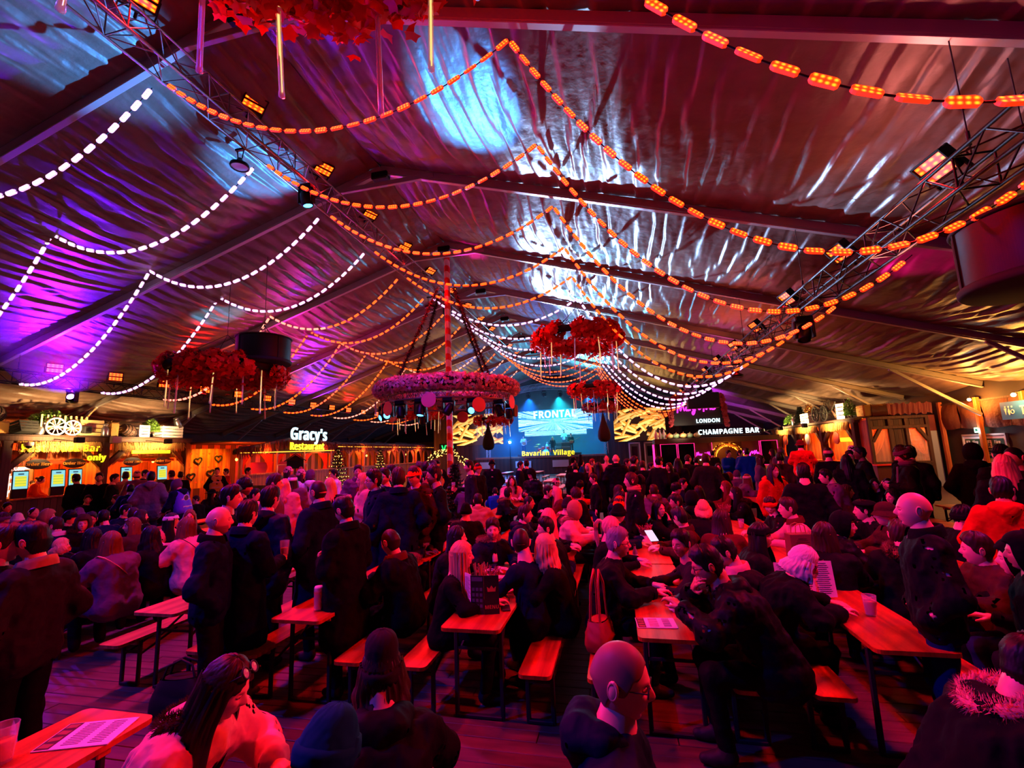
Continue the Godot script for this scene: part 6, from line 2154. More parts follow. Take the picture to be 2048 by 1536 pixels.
func tables() -> void:
	beer_table("beer_table", 0.5, 0.77)
	beer_table("beer_bench", 0.26, 0.46)
	var rows = [[-6.98, 3, "third row left of the mug table"], [-8.53, 3, "fourth row left of the mug table"], [-10.08, 3, "far left row by the bars"], [-4.38, 3, "row left of the mug table"], [-2.85, 4, "row of the mug table"], [-1.25, 4, "row of the standing menu"], [0.30, 4, "row of the food trays"], [1.82, 4, "row of the open menu"], [3.37, 4, "second row right of the open menu"], [4.92, 4, "third row right of the open menu"], [6.47, 3, "far right row"]]
	for q in rows:
		for k in q[1]:
			var z = -3.68 - 2.24 * k
			if q[0] < -6.0: z -= 0.35
			if q[0] > 3.0: z -= 0.9
			var pale = q[0] == -4.38
			var nth = ["nearest", "second", "third", "fourth"][k]
			seat_row("beer_table", q[0], z, "%s beer table in the %s" % [nth, q[2]], pale)
			seat_row("beer_bench", q[0] - 0.51, z, "%s bench on the left side of the %s" % [nth, q[2]], pale)
			seat_row("beer_bench", q[0] + 0.51, z, "%s bench on the right side of the %s" % [nth, q[2]], pale)
	seat_row("beer_table", -2.86, -0.06, "red lit table in the bottom left corner with a beer and a menu")
	for q in 4:
		for k in 3:
			var o = seat_row("beer_table", -7.6 + q * 2.2, -21.0 - 4.6 * k, "far empty table before the stage, %s across and %s back" % [ordinal(q), ordinal(k)], true)
			for s in [-0.51, 0.51]: seat_row("beer_bench", -7.6 + q * 2.2 + s, -21.0 - 4.6 * k, "far bench on the %s of the stage table, %s across and %s back" % ["left" if s < 0 else "right", ordinal(q), ordinal(k)], true)
	# mugs of beer
	for q in [[-2.80, -3.95, 0.4, "beer mug with thin head, nearest on the mug table"], [-2.86, -4.20, 0.6, "beer mug behind the nearest one on the mug table"], [-2.70, -4.36, 2.4, "half empty beer mug at the back of the mug table"], [-2.67, -4.02, 3.3, "beer mug with a high frothy head on the mug table"]]:
		mug(Vector3(q[0], 0.77, q[1]), q[2], q[3], 0.02 if "frothy" not in q[3] else 0.05)
	tumbler(Vector3(-2.98, 0.77, -1.80), "plastic tumbler of beer in the bottom left corner", 0.55, 1.15)
	tumbler(Vector3(1.86, 0.77, -4.35), "plastic tumbler of beer beside the open menu", 0.7, 1.05)
	tumbler(Vector3(0.02, 0.77, -6.9), "small tumbler on the food table, further back", 0.4)
	tumbler(Vector3(-2.75, 0.77, -6.3), "tumbler with stirrers near the left menu card", 0.3)
	tumbler(Vector3(-1.25, 0.77, -10.5), "pale tumbler on the far part of the menu row", 0.5)
	for q in [[3.3, -8.3, "tumbler before the woman in round glasses, left of three"], [3.5, -8.1, "tumbler before the woman in round glasses, nearest of three"], [3.42, -8.6, "tumbler before the woman in round glasses, farthest of three"], [0.35, -8.8, "tumbler far along the food table row"], [1.9, -8.4, "tumbler behind the man in the pink sweater"], [-2.8, -9.4, "tumbler beside the blonde woman facing right"]]: tumbler(Vector3(q[0], 0.77, q[1]), q[2], 0.5)
	for q in [[-1.45, -5.05, "paper cup in front of the bearded man"], [-1.12, -4.75, "black paper cup on the menu stand table"]]: paper_cup(Vector3(q[0], 0.77, q[1]), q[2])
	menu_stand(Vector3(-1.28, 0.77, -4.1))
	flat_menu(Vector3(0.20, 0.772, -3.98), 0.08, "printed menu lying on the food table")
	flat_menu(Vector3(-2.80, 0.772, -2.05), 0.35, "printed menu lying on the bottom left table", 1.15)
	card(Vector3(-2.72, 0.77, -6.65), 0.3, "upright menu card on the table left of the dark beanie", Vector2(0.22, 0.24))
	card(Vector3(1.55, 0.78, -4.72), 0.25, "large open menu held over the right table", Vector2(0.52, 0.3), 3)
	# phone tablet
	var b = MB.new()
	b.box(Vector3(0, 0, 0), Vector3(0.11, 0.012, 0.22), Basis.IDENTITY, 0.005)
	solo("lit_tablet", b, glow("phone_white", Color(0.8, 0.88, 1.0), 1.0), "lit white phone held over the food table", "phone", Transform3D(Basis.from_euler(Vector3(0.5, 0.35, 0)), Vector3(0.36, 0.98, -6.55)))
	b = MB.new()
	b.box(Vector3.ZERO, Vector3(0.075, 0.01, 0.15), Basis.IDENTITY, 0.004)
	solo("phone", b, M.matt_black, "dark phone lying right of the menu stand", "phone", P(Vector3(-1.07, 0.776, -4.18), 0.3))
	for q in [[0.30, -7.1, "heather pot in the middle of the food table"], [1.68, -5.0, "heather pot behind the open menu"], [1.85, -9.3, "heather pot in the row of the open menu, further back"], [3.25, -9.0, "heather pot before the woman in glasses"], [-1.3, -4.45, "heather pot behind the menu stand"], [-2.9, -8.9, "heather pot far back in the mug row"]]:
		heather(Vector3(q[0], 0.77, q[1]), q[2])
	# food
	tray(Vector3(0.16, 0.77, -4.62), "red paper tray, empty, at the left of the food", false)
	tray(Vector3(0.36, 0.77, -4.72), "red paper tray heaped with chips and sausage", true)
	tray(Vector3(0.46, 0.77, -4.48), "red paper tray nearest the man in the puffer jacket", true)
	for q in [[Vector3(0.38, 0.80, -4.28), "crumpled paper napkin beside the trays"], [Vector3(0.5, 0.80, -5.05), "crumpled paper napkin behind the trays"]]:
		b = MB.new()
		var p = PackedVector3Array()
		for r in 9:
			for c in 12:
				var th = PI * r / 8.0
				var a = TAU * c / 12.0
				var rr = 0.055 * (1.0 + 0.5 * fn.get_noise_2d(r * 1.7 + q[0].x * 9.0, c * 1.3))
				p.append(Vector3(sin(th) * cos(a) * rr, cos(th) * rr * 0.7, sin(th) * sin(a) * rr))
		b.grid(p, 9, 12, true)
		solo("paper_napkin", b, M.white_paper, q[1], "napkin", Transform3D(Basis.IDENTITY, q[0]))
	bottle(Vector3(0.12, 0.77, -5.95), "small bottle at the joint of the food tables")
	bottle(Vector3(-3.9, 0.77, -9.8), "clear bottle far back left")
	# bags
	bag(Vector3(-3.85, 0.0, -3.55), Vector3(0.5, 0.32, 0.26), 0.3, M.matt_black, "black handbag on the floor under the pale table", false)
	bag(Vector3(-0.26, 0.46, -4.25), Vector3(0.36, 0.24, 0.22), 1.3, mat("bag_red", Color(0.55, 0.14, 0.10), 0.6), "red shoulder bag on the bench behind the glasses man", true)
	bag(Vector3(-4.05, 0.0, -1.9), Vector3(0.3, 0.42, 0.22), 0.5, mat("bag_blue", Color(0.12, 0.42, 0.62), 0.35), "blue patterned carrier bag at the left edge", true)
	var t = thing("paper_bag", "brown paper carrier bag with a printed crest on the right table", "bag", Vector3(1.95, 0.77, -6.0), 0.2)
	b = MB.new()
	b.box(Vector3(0, 0.17, 0), Vector3(0.26, 0.34, 0.13), Basis.IDENTITY, 0.006)
	part("bag", b, mat("kraft", Color(0.42, 0.22, 0.13), 0.8), t)
	b = MB.new()
	b.torus(Vector3(0, 0.14, 0.066), 0.055, 0.004, 20, 4, Basis(Vector3.RIGHT, PI / 2))
	for k in 3: b.box(Vector3(0, 0.25 + k * 0.02, 0.066), Vector3(0.15 - k * 0.03, 0.006, 0.003))
	part("print", b, mat("print_red", Color(0.25, 0.05, 0.03), 0.8), t)
	for s in [-0.045, 0.045]:
		b = MB.new()
		b.tube(V3([Vector3(-0.06, 0.33, s), Vector3(-0.05, 0.43, s), Vector3(0, 0.45, s), Vector3(0.05, 0.43, s), Vector3(0.06, 0.33, s)]), 0.006, 5)
		part("handle", b, M.straw, t)
	t = thing("fur_coat", "heap of brown fur coat lying on the left table", "coat", Vector3(-2.78, 0.77, -5.75), 0.2)
	b = MB.new()
	for k in 700:
		var o = Vector3(rng.randf_range(-0.16, 0.16), 0, rng.randf_range(-0.38, 0.38))
		o.y = 0.10 * (1.0 - pow(absf(o.x) / 0.2, 2.0)) * (0.8 + 0.4 * sin(o.z * 14.0))
		var d = Vector3(rng.randf_range(-1, 1), rng.randf_range(0.2, 1), rng.randf_range(-1, 1)).normalized()
		var sd = d.cross(Vector3(0.2, 0.4, 1)).normalized() * 0.008
		b.flat(V3([o + sd, o + d * 0.05, o - sd]), sd.cross(d).normalized())
	b.ball(Vector3(0, 0.02, 0), Vector3(0.17, 0.09, 0.4), 8, 14)
	part("fur", b, mat("fur_brown", Color(0.36, 0.20, 0.15), 0.9), t)
	# crumbs and paper scraps on the floor
	for q in [[0.05, -2.2, "white scrap of paper on the floor by the grey haired man"], [-3.1, -2.75, "tiny scrap on the floor left"], [-0.35, -2.3, "second white scrap on the floor"]]:
		b = MB.new()
		b.box(Vector3.ZERO, Vector3(0.03, 0.004, 0.02))
		solo("paper_scrap", b, M.white_paper, q[2], "litter", P(Vector3(q[0], 0.006, q[1]), 0.7))

func mug(at: Vector3, turn: float, label: String, head: float) -> void:
	var t = thing("beer_mug", label, "mug", at, turn, "mugs on the mug table")
	if not lib.has("mug"):
		var b = MB.new()
		b.lathe([Vector2(0, 0), Vector2(0.042, 0), Vector2(0.045, 0.012), Vector2(0.041, 0.03), Vector2(0.044, 0.2), Vector2(0.041, 0.2), Vector2(0.038, 0.02), Vector2(0, 0.018)], 22)
		lib.mug = b.mesh()
		b = MB.new()
		b.tube(V3([Vector3(0.04, 0.17, 0), Vector3(0.075, 0.175, 0), Vector3(0.09, 0.15, 0), Vector3(0.09, 0.08, 0), Vector3(0.075, 0.05, 0), Vector3(0.04, 0.05, 0)]), 0.0085, 7)
		lib.mug_handle = b.mesh()
	part("glass", lib.mug, M.glass, t)
	part("handle", lib.mug_handle, M.glass, t)
	var b = MB.new()
	b.lathe([Vector2(0, 0.019), Vector2(0.0375, 0.021), Vector2(0.0405, 0.185 - head), Vector2(0, 0.185 - head)], 22)
	part("beer", b, M.beer, t)
	b = MB.new()
	b.lathe([Vector2(0, 0.186 - head), Vector2(0.0405, 0.186 - head), Vector2(0.0408, 0.197), Vector2(0.036, 0.205 + head * 0.3), Vector2(0, 0.207 + head * 0.5)], 22)
	part("froth", b, M.foam, t)

func tumbler(at: Vector3, label: String, fill: float, s := 1.0) -> void:
	var t = thing("tumbler", label, "glass", at)
	t.scale = Vector3.ONE * s
	if not lib.has("tumbler"):
		var b = MB.new()
		var p = PackedVector3Array()
		for q in [Vector2(0.001, 0.0), Vector2(0.034, 0.0), Vector2(0.036, 0.01), Vector2(0.046, 0.145), Vector2(0.0445, 0.145), Vector2(0.035, 0.014), Vector2(0.001, 0.012)]:
			for w in 28:
				var an = TAU * w / 28.0
				var r = q.x * (1.0 + 0.02 * cos(an * 14.0) * (1.0 if q.y > 0.06 else 0.4))
				p.append(Vector3(cos(an) * r, q.y, sin(an) * r))
		b.grid(p, 7, 28, true)
		b.torus(Vector3(0, 0.145, 0), 0.0455, 0.0018, 24, 4)
		lib.tumbler = b.mesh()
	part("cup", lib.tumbler, M.glass, t)
	var b = MB.new()
	b.lathe([Vector2(0, 0.014), Vector2(0.0345, 0.015), Vector2(lerpf(0.0345, 0.0435, fill), 0.015 + 0.125 * fill), Vector2(0, 0.015 + 0.125 * fill)], 20)
	part("drink", b, M.beer, t)

func paper_cup(at: Vector3, label: String) -> void:
	var t = thing("paper_cup", label, "cup", at)
	var b = MB.new()
	b.lathe([Vector2(0, 0.002), Vector2(0.028, 0), Vector2(0.041, 0.11), Vector2(0.039, 0.11), Vector2(0.03, 0.09), Vector2(0, 0.09)], 18)
	part("cup", b, M.black_card, t)
	b = MB.new()
	b.torus(Vector3(0, 0.11, 0), 0.0405, 0.003, 20, 5)
	part("rim", b, M.white_paper, t)
	b = MB.new()
	crown(b, Transform3D(Basis().scaled(Vector3.ONE * 0.02), Vector3(0, 0.055, 0.0365)))
	part("printed_crown", b, M.white_paper, t)

func crown(b: MB, x: Transform3D) -> void:
	b.extrude(PackedVector2Array([Vector2(-1, -0.7), Vector2(1, -0.7), Vector2(1.15, 0.5), Vector2(0.55, 0.0), Vector2(0, 0.8), Vector2(-0.55, 0.0), Vector2(-1.15, 0.5)]), 0.1, x)

func menu_stand(at: Vector3) -> void:
	var t = thing("menu_stand", "standing black menu box with crown emblem, holding cutlery", "menu", at, 0.0)
	var faces = [[-0.115, -1.05, 0.13, true], [-0.0, -0.08, 0.13, false], [0.12, 0.42, 0.14, false]]
	var pos = [Vector3(-0.10, 0, 0.03), Vector3(0.0, 0, 0.085), Vector3(0.125, 0, 0.07)]
	var turn = [-0.75, -0.02, 0.28]
	for k in 3:
		var b = MB.new()
		b.box(Vector3(0, 0.16, 0), Vector3([0.11, 0.12, 0.13][k], 0.32, 0.006))
		part("card_panel", b, M.white_paper if k == 0 else M.black_card, t, P(pos[k], turn[k]))
		b = MB.new()
		if k == 0:
			for r in 22: b.box(Vector3(-0.012 + 0.006 * (r % 3), 0.29 - r * 0.0115, 0.004), Vector3(0.06 + 0.012 * (r % 3), 0.003, 0.001))
			part("printed_lines", b, M.ink, t, P(pos[k], turn[k])).set_meta("kind", "stuff")
		elif k == 1:
			for r in 4:
				for c in 3: b.box(Vector3(-0.035 + c * 0.035, 0.205 - r * 0.045, 0.004), Vector3(0.024, 0.026, 0.001))
			b.box(Vector3(0, 0.29, 0.004), Vector3(0.1, 0.035, 0.001))
			part("printed_blocks", b, mat("grey_print", Color(0.35, 0.33, 0.34), 0.7), t, P(pos[k], turn[k])).set_meta("kind", "stuff")
		else:
			crown(b, Transform3D(Basis().scaled(Vector3(0.034, 0.034, 0.02)), Vector3(0, 0.21, 0.005)))
			part("printed_crown", b, mat("print_gold", Color(0.75, 0.42, 0.2), 0.6), t, P(pos[k], turn[k]))
			letters("MENU", font(), 0.042, 0.001, mat("print_gold", Color(0.75, 0.42, 0.2), 0.6), t, P(pos[k], turn[k]) * P(Vector3(0, 0.06, 0.005)))
	for k in 9:
		var b = MB.new()
		var a = TAU * k / 9.0
		b.box(Vector3(0, 0.2, 0), Vector3(0.012, 0.3, 0.006), Basis.IDENTITY, 0.002)
		part("wooden_cutlery", b, M.straw, t, Transform3D(Basis.from_euler(Vector3(0.14 * sin(a), a, 0.14 * cos(a))), Vector3(0.02 + 0.025 * cos(a), 0.06, 0.02 + 0.025 * sin(a))))

func flat_menu(at: Vector3, turn: float, label: String, s := 1.0) -> void:
	var t = thing("menu_sheet", label, "menu", at, turn)
	t.scale = Vector3.ONE * s
	var b = MB.new()
	b.box(Vector3(0, 0.002, 0), Vector3(0.30, 0.004, 0.21))
	part("sheet", b, M.white_paper, t)
	b = MB.new()
	b.box(Vector3(-0.115, 0.0045, 0), Vector3(0.06, 0.001, 0.2))
	part("picture_strip", b, mat("print_dark", Color(0.16, 0.05, 0.05), 0.7), t)
	b = MB.new()
	for k in 4: b.box(Vector3(-0.115, 0.0055, -0.075 + k * 0.05), Vector3(0.045, 0.001, 0.03), Basis(Vector3.UP, 0.2 * sin(k * 4.0)))
	part("pictures", b, mat("print_tan", Color(0.5, 0.28, 0.18), 0.7), t).set_meta("kind", "stuff")
	b = MB.new()
	for r in 13:
		for c in 2: b.box(Vector3(-0.02 + c * 0.1, 0.0045, -0.085 + r * 0.0135), Vector3(0.07 - 0.012 * ((r * 3 + c) % 3), 0.001, 0.004))
	part("printed_lines", b, M.ink, t).set_meta("kind", "stuff")

func card(at: Vector3, turn: float, label: String, size: Vector2, folds := 1) -> void:
	var t = thing("menu_card", label, "menu", at, turn)
	for f in folds:
		var w = size.x / folds
		var x = P(Vector3((f - (folds - 1) / 2.0) * w * 0.97, 0, 0.02 * (f % 2)), 0.2 if f % 2 else -0.2, -0.15)
		var b = MB.new()
		b.box(Vector3(0, size.y / 2, 0), Vector3(w, size.y, 0.003))
		part("leaf", b, M.white_paper, t, x)
		b = MB.new()
		for r in 16: b.box(Vector3(-0.012 + 0.008 * (r % 3), size.y * (0.93 - r * 0.055), 0.003), Vector3(w * 0.6, size.y * 0.014, 0.001))
		part("printed_lines", b, M.ink, t, x).set_meta("kind", "stuff")

func heather(at: Vector3, label: String) -> void:
	var t = thing("heather_pot", label, "plant", at, rng.randf() * 6.0)
	if not lib.has("heather"):
		var b = MB.new()
		b.lathe([Vector2(0, 0), Vector2(0.055, 0), Vector2(0.075, 0.12), Vector2(0.07, 0.12), Vector2(0, 0.1)], 16)
		lib.heather_pot = b.mesh()
		b = MB.new()
		for k in 60:
			var a = rng.randf() * TAU
			var l = rng.randf_range(0.12, 0.2)
			var o = Vector3(cos(a) * 0.04, 0.1, sin(a) * 0.04)
			var d = Vector3(cos(a) * 0.45, 1, sin(a) * 0.45).normalized()
			b.rod(o, o + d * l, 0.004, 3)
			for q in 9:
				var e = o + d * l * (0.35 + 0.07 * q)
				blossom(b, e, Vector3(rng.randf_range(-1, 1), 0.4, rng.randf_range(-1, 1)), 0.013, 3)
		lib.heather = b.mesh()
	part("pot", lib.heather_pot, M.white_paper, t)
	part("flower_sprays", lib.heather, mat("heather_pink", Color(0.68, 0.24, 0.28), 0.7), t)

func tray(at: Vector3, label: String, full: bool) -> void:
	var t = thing("food_tray", label, "tray", at, rng.randf_range(-0.4, 0.4))
	var b = MB.new()
	b.lathe([Vector2(0.085, 0.004), Vector2(0.105, 0.045), Vector2(0.103, 0.045), Vector2(0.083, 0.006), Vector2(0, 0.006)], 4, Transform3D(Basis(Vector3.UP, PI / 4).scaled(Vector3(1.15, 1, 0.9)), Vector3.ZERO))
	part("tray", b, mat("tray_red", Color(0.50, 0.09, 0.06), 0.6), t)
	if not full: return
	for k in 26:
		b = MB.new()
		b.box(Vector3.ZERO, Vector3(0.009, 0.009, rng.randf_range(0.05, 0.085)), Basis.IDENTITY, 0.002)
		part("chip", b, mat("chip_yellow", Color(0.85, 0.55, 0.16), 0.6), t, Transform3D(Basis.from_euler(Vector3(rng.randf_range(-0.5, 0.5), rng.randf() * 6.0, rng.randf_range(-0.4, 0.4))), Vector3(rng.randf_range(-0.06, 0.06), rng.randf_range(0.02, 0.055), rng.randf_range(-0.045, 0.045))))
	b = MB.new()
	b.tube(V3([Vector3(-0.09, 0.055, 0.01), Vector3(-0.03, 0.065, 0.02), Vector3(0.04, 0.065, 0.015), Vector3(0.1, 0.055, 0)]), 0.014, 8)
	part("sausage", b, mat("sausage", Color(0.42, 0.14, 0.06), 0.35), t)

func bottle(at: Vector3, label: String) -> void:
	var t = thing("drink_bottle", label, "bottle", at)
	var b = MB.new()
	b.lathe([Vector2(0, 0), Vector2(0.03, 0), Vector2(0.031, 0.12), Vector2(0.013, 0.17), Vector2(0.013, 0.2), Vector2(0, 0.2)], 16)
	part("bottle", b, mat("clear_plastic", Color(0.5, 0.52, 0.6), 0.15), t)
	b = MB.new()
	b.lathe([Vector2(0.015, 0.195), Vector2(0.015, 0.215), Vector2(0, 0.216)], 12)
	part("cap", b, M.matt_black, t)
	b = MB.new()
	b.lathe([Vector2(0.0315, 0.04), Vector2(0.0318, 0.1)], 16)
	part("label", b, M.white_paper, t)

func bag(at: Vector3, size: Vector3, turn: float, mt: Material, label: String, strap: bool) -> void:
	var t = thing("bag", label, "bag", at, turn)
	var b = MB.new()
	var p = PackedVector3Array()
	for r in 9:
		var v = r / 8.0
		var k = 1.0 - 0.35 * v * v - 0.25 * pow(1.0 - v, 6.0)
		for q in 24:
			var a = TAU * q / 24.0
			var sx = signf(cos(a)) * pow(absf(cos(a)), 0.5)
			var sz = signf(sin(a)) * pow(absf(sin(a)), 0.6)
			p.append(Vector3(sx * size.x / 2 * k, v * size.y, sz * size.z / 2 * k) + Vector3(1, 0, 1) * 0.012 * fn.get_noise_2d(q * 0.9, r * 1.3 + size.x))
	b.grid(p, 9, 24, true)
	b.lathe([Vector2(0.001, size.y * 0.99), Vector2(size.x * 0.3, size.y)], 16, Transform3D(Basis().scaled(Vector3(1, 1, size.z / size.x)), Vector3.ZERO))
	part("pouch", b, mt, t)
	b = MB.new()
	var h = 0.4 if strap else 0.14
	for s in [-1.0, 1.0]: b.tube(V3([Vector3(-size.x * 0.28, size.y * 0.9, s * size.z * 0.2), Vector3(-size.x * 0.2, size.y + h * 0.7, s * size.z * 0.15), Vector3(0, size.y + h, s * size.z * 0.1), Vector3(size.x * 0.2, size.y + h * 0.7, s * size.z * 0.15), Vector3(size.x * 0.28, size.y * 0.9, s * size.z * 0.2)]), 0.011, 6)
	part("handle", b, mt, t)

# ---------------------------------------------------------------- people
# smooth union of tapered capsules, meshed as surface nets
func nets(bones: Array, cell: float, k: float, rib := 0.0, rough := 0.0, seed := 0.0) -> MB:
	var lo := Vector3(1e9, 1e9, 1e9)
	var hi := -lo
	for q in bones:
		var r: float = maxf(q[2], q[3]) + cell * 2.0 + absf(rib) + rough
		lo = lo.min(q[0] - Vector3.ONE * r).min(q[1] - Vector3.ONE * r)
		hi = hi.max(q[0] + Vector3.ONE * r).max(q[1] + Vector3.ONE * r)
	var nx := int((hi.x - lo.x) / cell) + 2
	var ny := int((hi.y - lo.y) / cell) + 2
	var nz := int((hi.z - lo.z) / cell) + 2
	var f := PackedFloat32Array()
	f.resize(nx * ny * nz)
	f.fill(1.0)
	for q in bones:
		var a: Vector3 = q[0]
		var ab: Vector3 = q[1] - a
		var ra: float = q[2]
		var dr: float = q[3] - ra
		var l2 := maxf(ab.length_squared(), 1e-8)
		var m := maxf(ra, q[3]) + k + cell * 2.0
		var p0: Vector3 = (a.min(q[1]) - Vector3.ONE * m - lo) / cell
		var p1: Vector3 = (a.max(q[1]) + Vector3.ONE * m - lo) / cell
		for z in range(maxi(0, int(p0.z)), mini(nz, int(p1.z) + 2)):
			for y in range(maxi(0, int(p0.y)), mini(ny, int(p1.y) + 2)):
				var row := (z * ny + y) * nx
				for x in range(maxi(0, int(p0.x)), mini(nx, int(p1.x) + 2)):
					var ap := lo + Vector3(x, y, z) * cell - a
					var t := clampf(ap.dot(ab) / l2, 0.0, 1.0)
					var d := (ap - ab * t).length() - ra - dr * t
					var e := f[row + x]
					if e - d > k: f[row + x] = d
					elif d - e < k:
						var h := (k - absf(e - d)) / k
						f[row + x] = minf(e, d) - h * h * k * 0.25
	if rib != 0.0 or rough > 0.0:
		for z in nz:
			for y in ny:
				var row := (z * ny + y) * nx
				for x in nx:
					var e := f[row + x]
					if absf(e) < cell * 2.5 + rough + absf(rib):
						var w := lo + Vector3(x, y, z) * cell
						var g := 0.0
						if rough > 0.0: g = (0.5 - 2.0 * absf(fn.get_noise_3d(w.x * 6.0 + seed, w.y * 4.5 + w.x * 2.0, w.z * 6.0))) * rough
						if rib > 0.0: g += rib * (absf(sin(w.y * 34.0 + w.x * 2.0)) - 0.5)
						f[row + x] = e - g
	var ids := PackedInt32Array()
	ids.resize(f.size())
	ids.fill(-1)
	var pts := PackedVector3Array()
	var lim := cell * 1.8
	var off := [0, 1, nx, nx + 1, nx * ny, nx * ny + 1, nx * ny + nx, nx * ny + nx + 1]
	var at := [Vector3(0, 0, 0), Vector3(1, 0, 0), Vector3(0, 1, 0), Vector3(1, 1, 0), Vector3(0, 0, 1), Vector3(1, 0, 1), Vector3(0, 1, 1), Vector3(1, 1, 1)]
	var edges := [[0, 1], [2, 3], [4, 5], [6, 7], [0, 2], [1, 3], [4, 6], [5, 7], [0, 4], [1, 5], [2, 6], [3, 7]]
	for z in nz - 1:
		for y in ny - 1:
			var row := (z * ny + y) * nx
			for x in nx - 1:
				var i0 := row + x
				if absf(f[i0]) > lim: continue
				var inside := 0
				for c in 8:
					if f[i0 + off[c]] < 0.0: inside += 1
				if inside == 0 or inside == 8: continue
				var s := Vector3.ZERO
				var n := 0
				for e in edges:
					var fa := f[i0 + off[e[0]]]
					var fb := f[i0 + off[e[1]]]
					if (fa < 0.0) != (fb < 0.0):
						s += at[e[0]].lerp(at[e[1]], fa / (fa - fb))
						n += 1
				ids[i0] = pts.size()
				pts.append(lo + (Vector3(x, y, z) + s / n) * cell)
	var tri := PackedInt32Array()
	var st := [1, nx, nx * ny]
	for z in range(1, nz - 1):
		for y in range(1, ny - 1):
			var row := (z * ny + y) * nx
			for x in range(1, nx - 1):
				var i0 := row + x
				if absf(f[i0]) > lim: continue
				var neg := f[i0] < 0.0
				for ax in 3:
					if (f[i0 + st[ax]] < 0.0) == neg: continue
					var u: int = st[(ax + 1) % 3]
					var w: int = st[(ax + 2) % 3]
					var a := ids[i0]
					var b := ids[i0 - u]
					var c := ids[i0 - u - w]
					var d := ids[i0 - w]
					if a < 0 or b < 0 or c < 0 or d < 0: continue
					if neg: tri.append_array([a, b, c, a, c, d])
					else: tri.append_array([a, c, b, a, d, c])
	var m := MB.new()
	m.piece(pts, tri)
	return m

func skeleton(pose: String) -> Dictionary:
	var J := {}
	var sit := pose in ["S", "T", "U", "V", "W"]
	if not sit:
		var ln := 0.0
		if pose == "F": ln = 0.16
		J = {"pel": Vector3(0, 0.95, 0), "chest": Vector3(0, 1.27, 0.01 + ln * 0.6), "neck": Vector3(0, 1.475 - ln * 0.1, -0.01 + ln), "head": Vector3(0, 1.635 - ln * 0.2, 0.03 + ln * 1.35)}
		for s: float in [-1.0, 1.0]:
			var n := "R" if s < 0 else "L"
			J["hip" + n] = Vector3(s * 0.095, 0.92, 0)
			J["knee" + n] = Vector3(s * 0.105, 0.5, 0.03)
			J["ank" + n] = Vector3(s * 0.11, 0.09, -0.02)
			J["sh" + n] = Vector3(s * 0.185, 1.405, -0.01 + ln * 0.85)
			J["el" + n] = Vector3(s * 0.255, 1.13, -0.05 + ln)
			J["wr" + n] = Vector3(s * 0.25, 0.88, 0.04 + ln)
	else:
		var ln := 0.07 if pose in ["S", "T"] else (0.0 if pose == "U" else 0.17)
		J = {"pel": Vector3(0, 0.56, 0), "chest": Vector3(0, 0.88 - ln * 0.15, ln), "neck": Vector3(0, 1.075 - ln * 0.3, ln * 1.7), "head": Vector3(0, 1.235 - ln * 0.4, 0.03 + ln * 2.0)}
		for s: float in [-1.0, 1.0]:
			var n := "R" if s < 0 else "L"
			J["hip" + n] = Vector3(s * 0.1, 0.55, 0.02)
			J["knee" + n] = Vector3(s * 0.13, 0.53, 0.43)
			J["ank" + n] = Vector3(s * 0.13, 0.1, 0.38)
			J["sh" + n] = Vector3(s * 0.185, 1.005 - ln * 0.3, ln * 1.5 - 0.01)
			J["el" + n] = Vector3(s * 0.27, 0.81, 0.17 + ln)
			J["wr" + n] = Vector3(s * 0.12, 0.825, 0.38 + ln)
	match pose:
		"B":
			J.elR = Vector3(-0.27, 1.14, 0.02)
			J.wrR = Vector3(-0.2, 1.17, 0.27)
		"C":
			for s: float in [-1.0, 1.0]:
				J["el" + ("R" if s < 0 else "L")] = Vector3(s * 0.25, 1.13, 0.0)
				J["wr" + ("R" if s < 0 else "L")] = Vector3(s * 0.07, 1.17, 0.25)
		"D":
			for s: float in [-1.0, 1.0]:
				J["el" + ("R" if s < 0 else "L")] = Vector3(s * 0.31, 1.13, -0.06)
				J["wr" + ("R" if s < 0 else "L")] = Vector3(s * 0.19, 0.93, 0.11)
		"E":
			J.elR = Vector3(-0.31, 1.58, 0.06)
			J.wrR = Vector3(-0.28, 1.84, 0.1)
		"F":
			for s: float in [-1.0, 1.0]:
				J["el" + ("R" if s < 0 else "L")] = Vector3(s * 0.26, 1.1, 0.2)
				J["wr" + ("R" if s < 0 else "L")] = Vector3(s * 0.12, 1.0, 0.44)
		"T":
			J.elR = Vector3(-0.17, 0.815, 0.34)
			J.wrR = Vector3(-0.06, 1.02, 0.31)
		"U":
			for s: float in [-1.0, 1.0]:
				J["el" + ("R" if s < 0 else "L")] = Vector3(s * 0.26, 0.8, 0.03)
				J["wr" + ("R" if s < 0 else "L")] = Vector3(s * 0.1, 0.66, 0.22)
		"W":
			J.elR = Vector3(-0.2, 0.84, 0.5)
			J.wrR = Vector3(-0.06, 0.99, 0.47)
			J.elL = Vector3(0.25, 0.81, 0.42)
			J.wrL = Vector3(0.06, 0.90, 0.56)
	return J

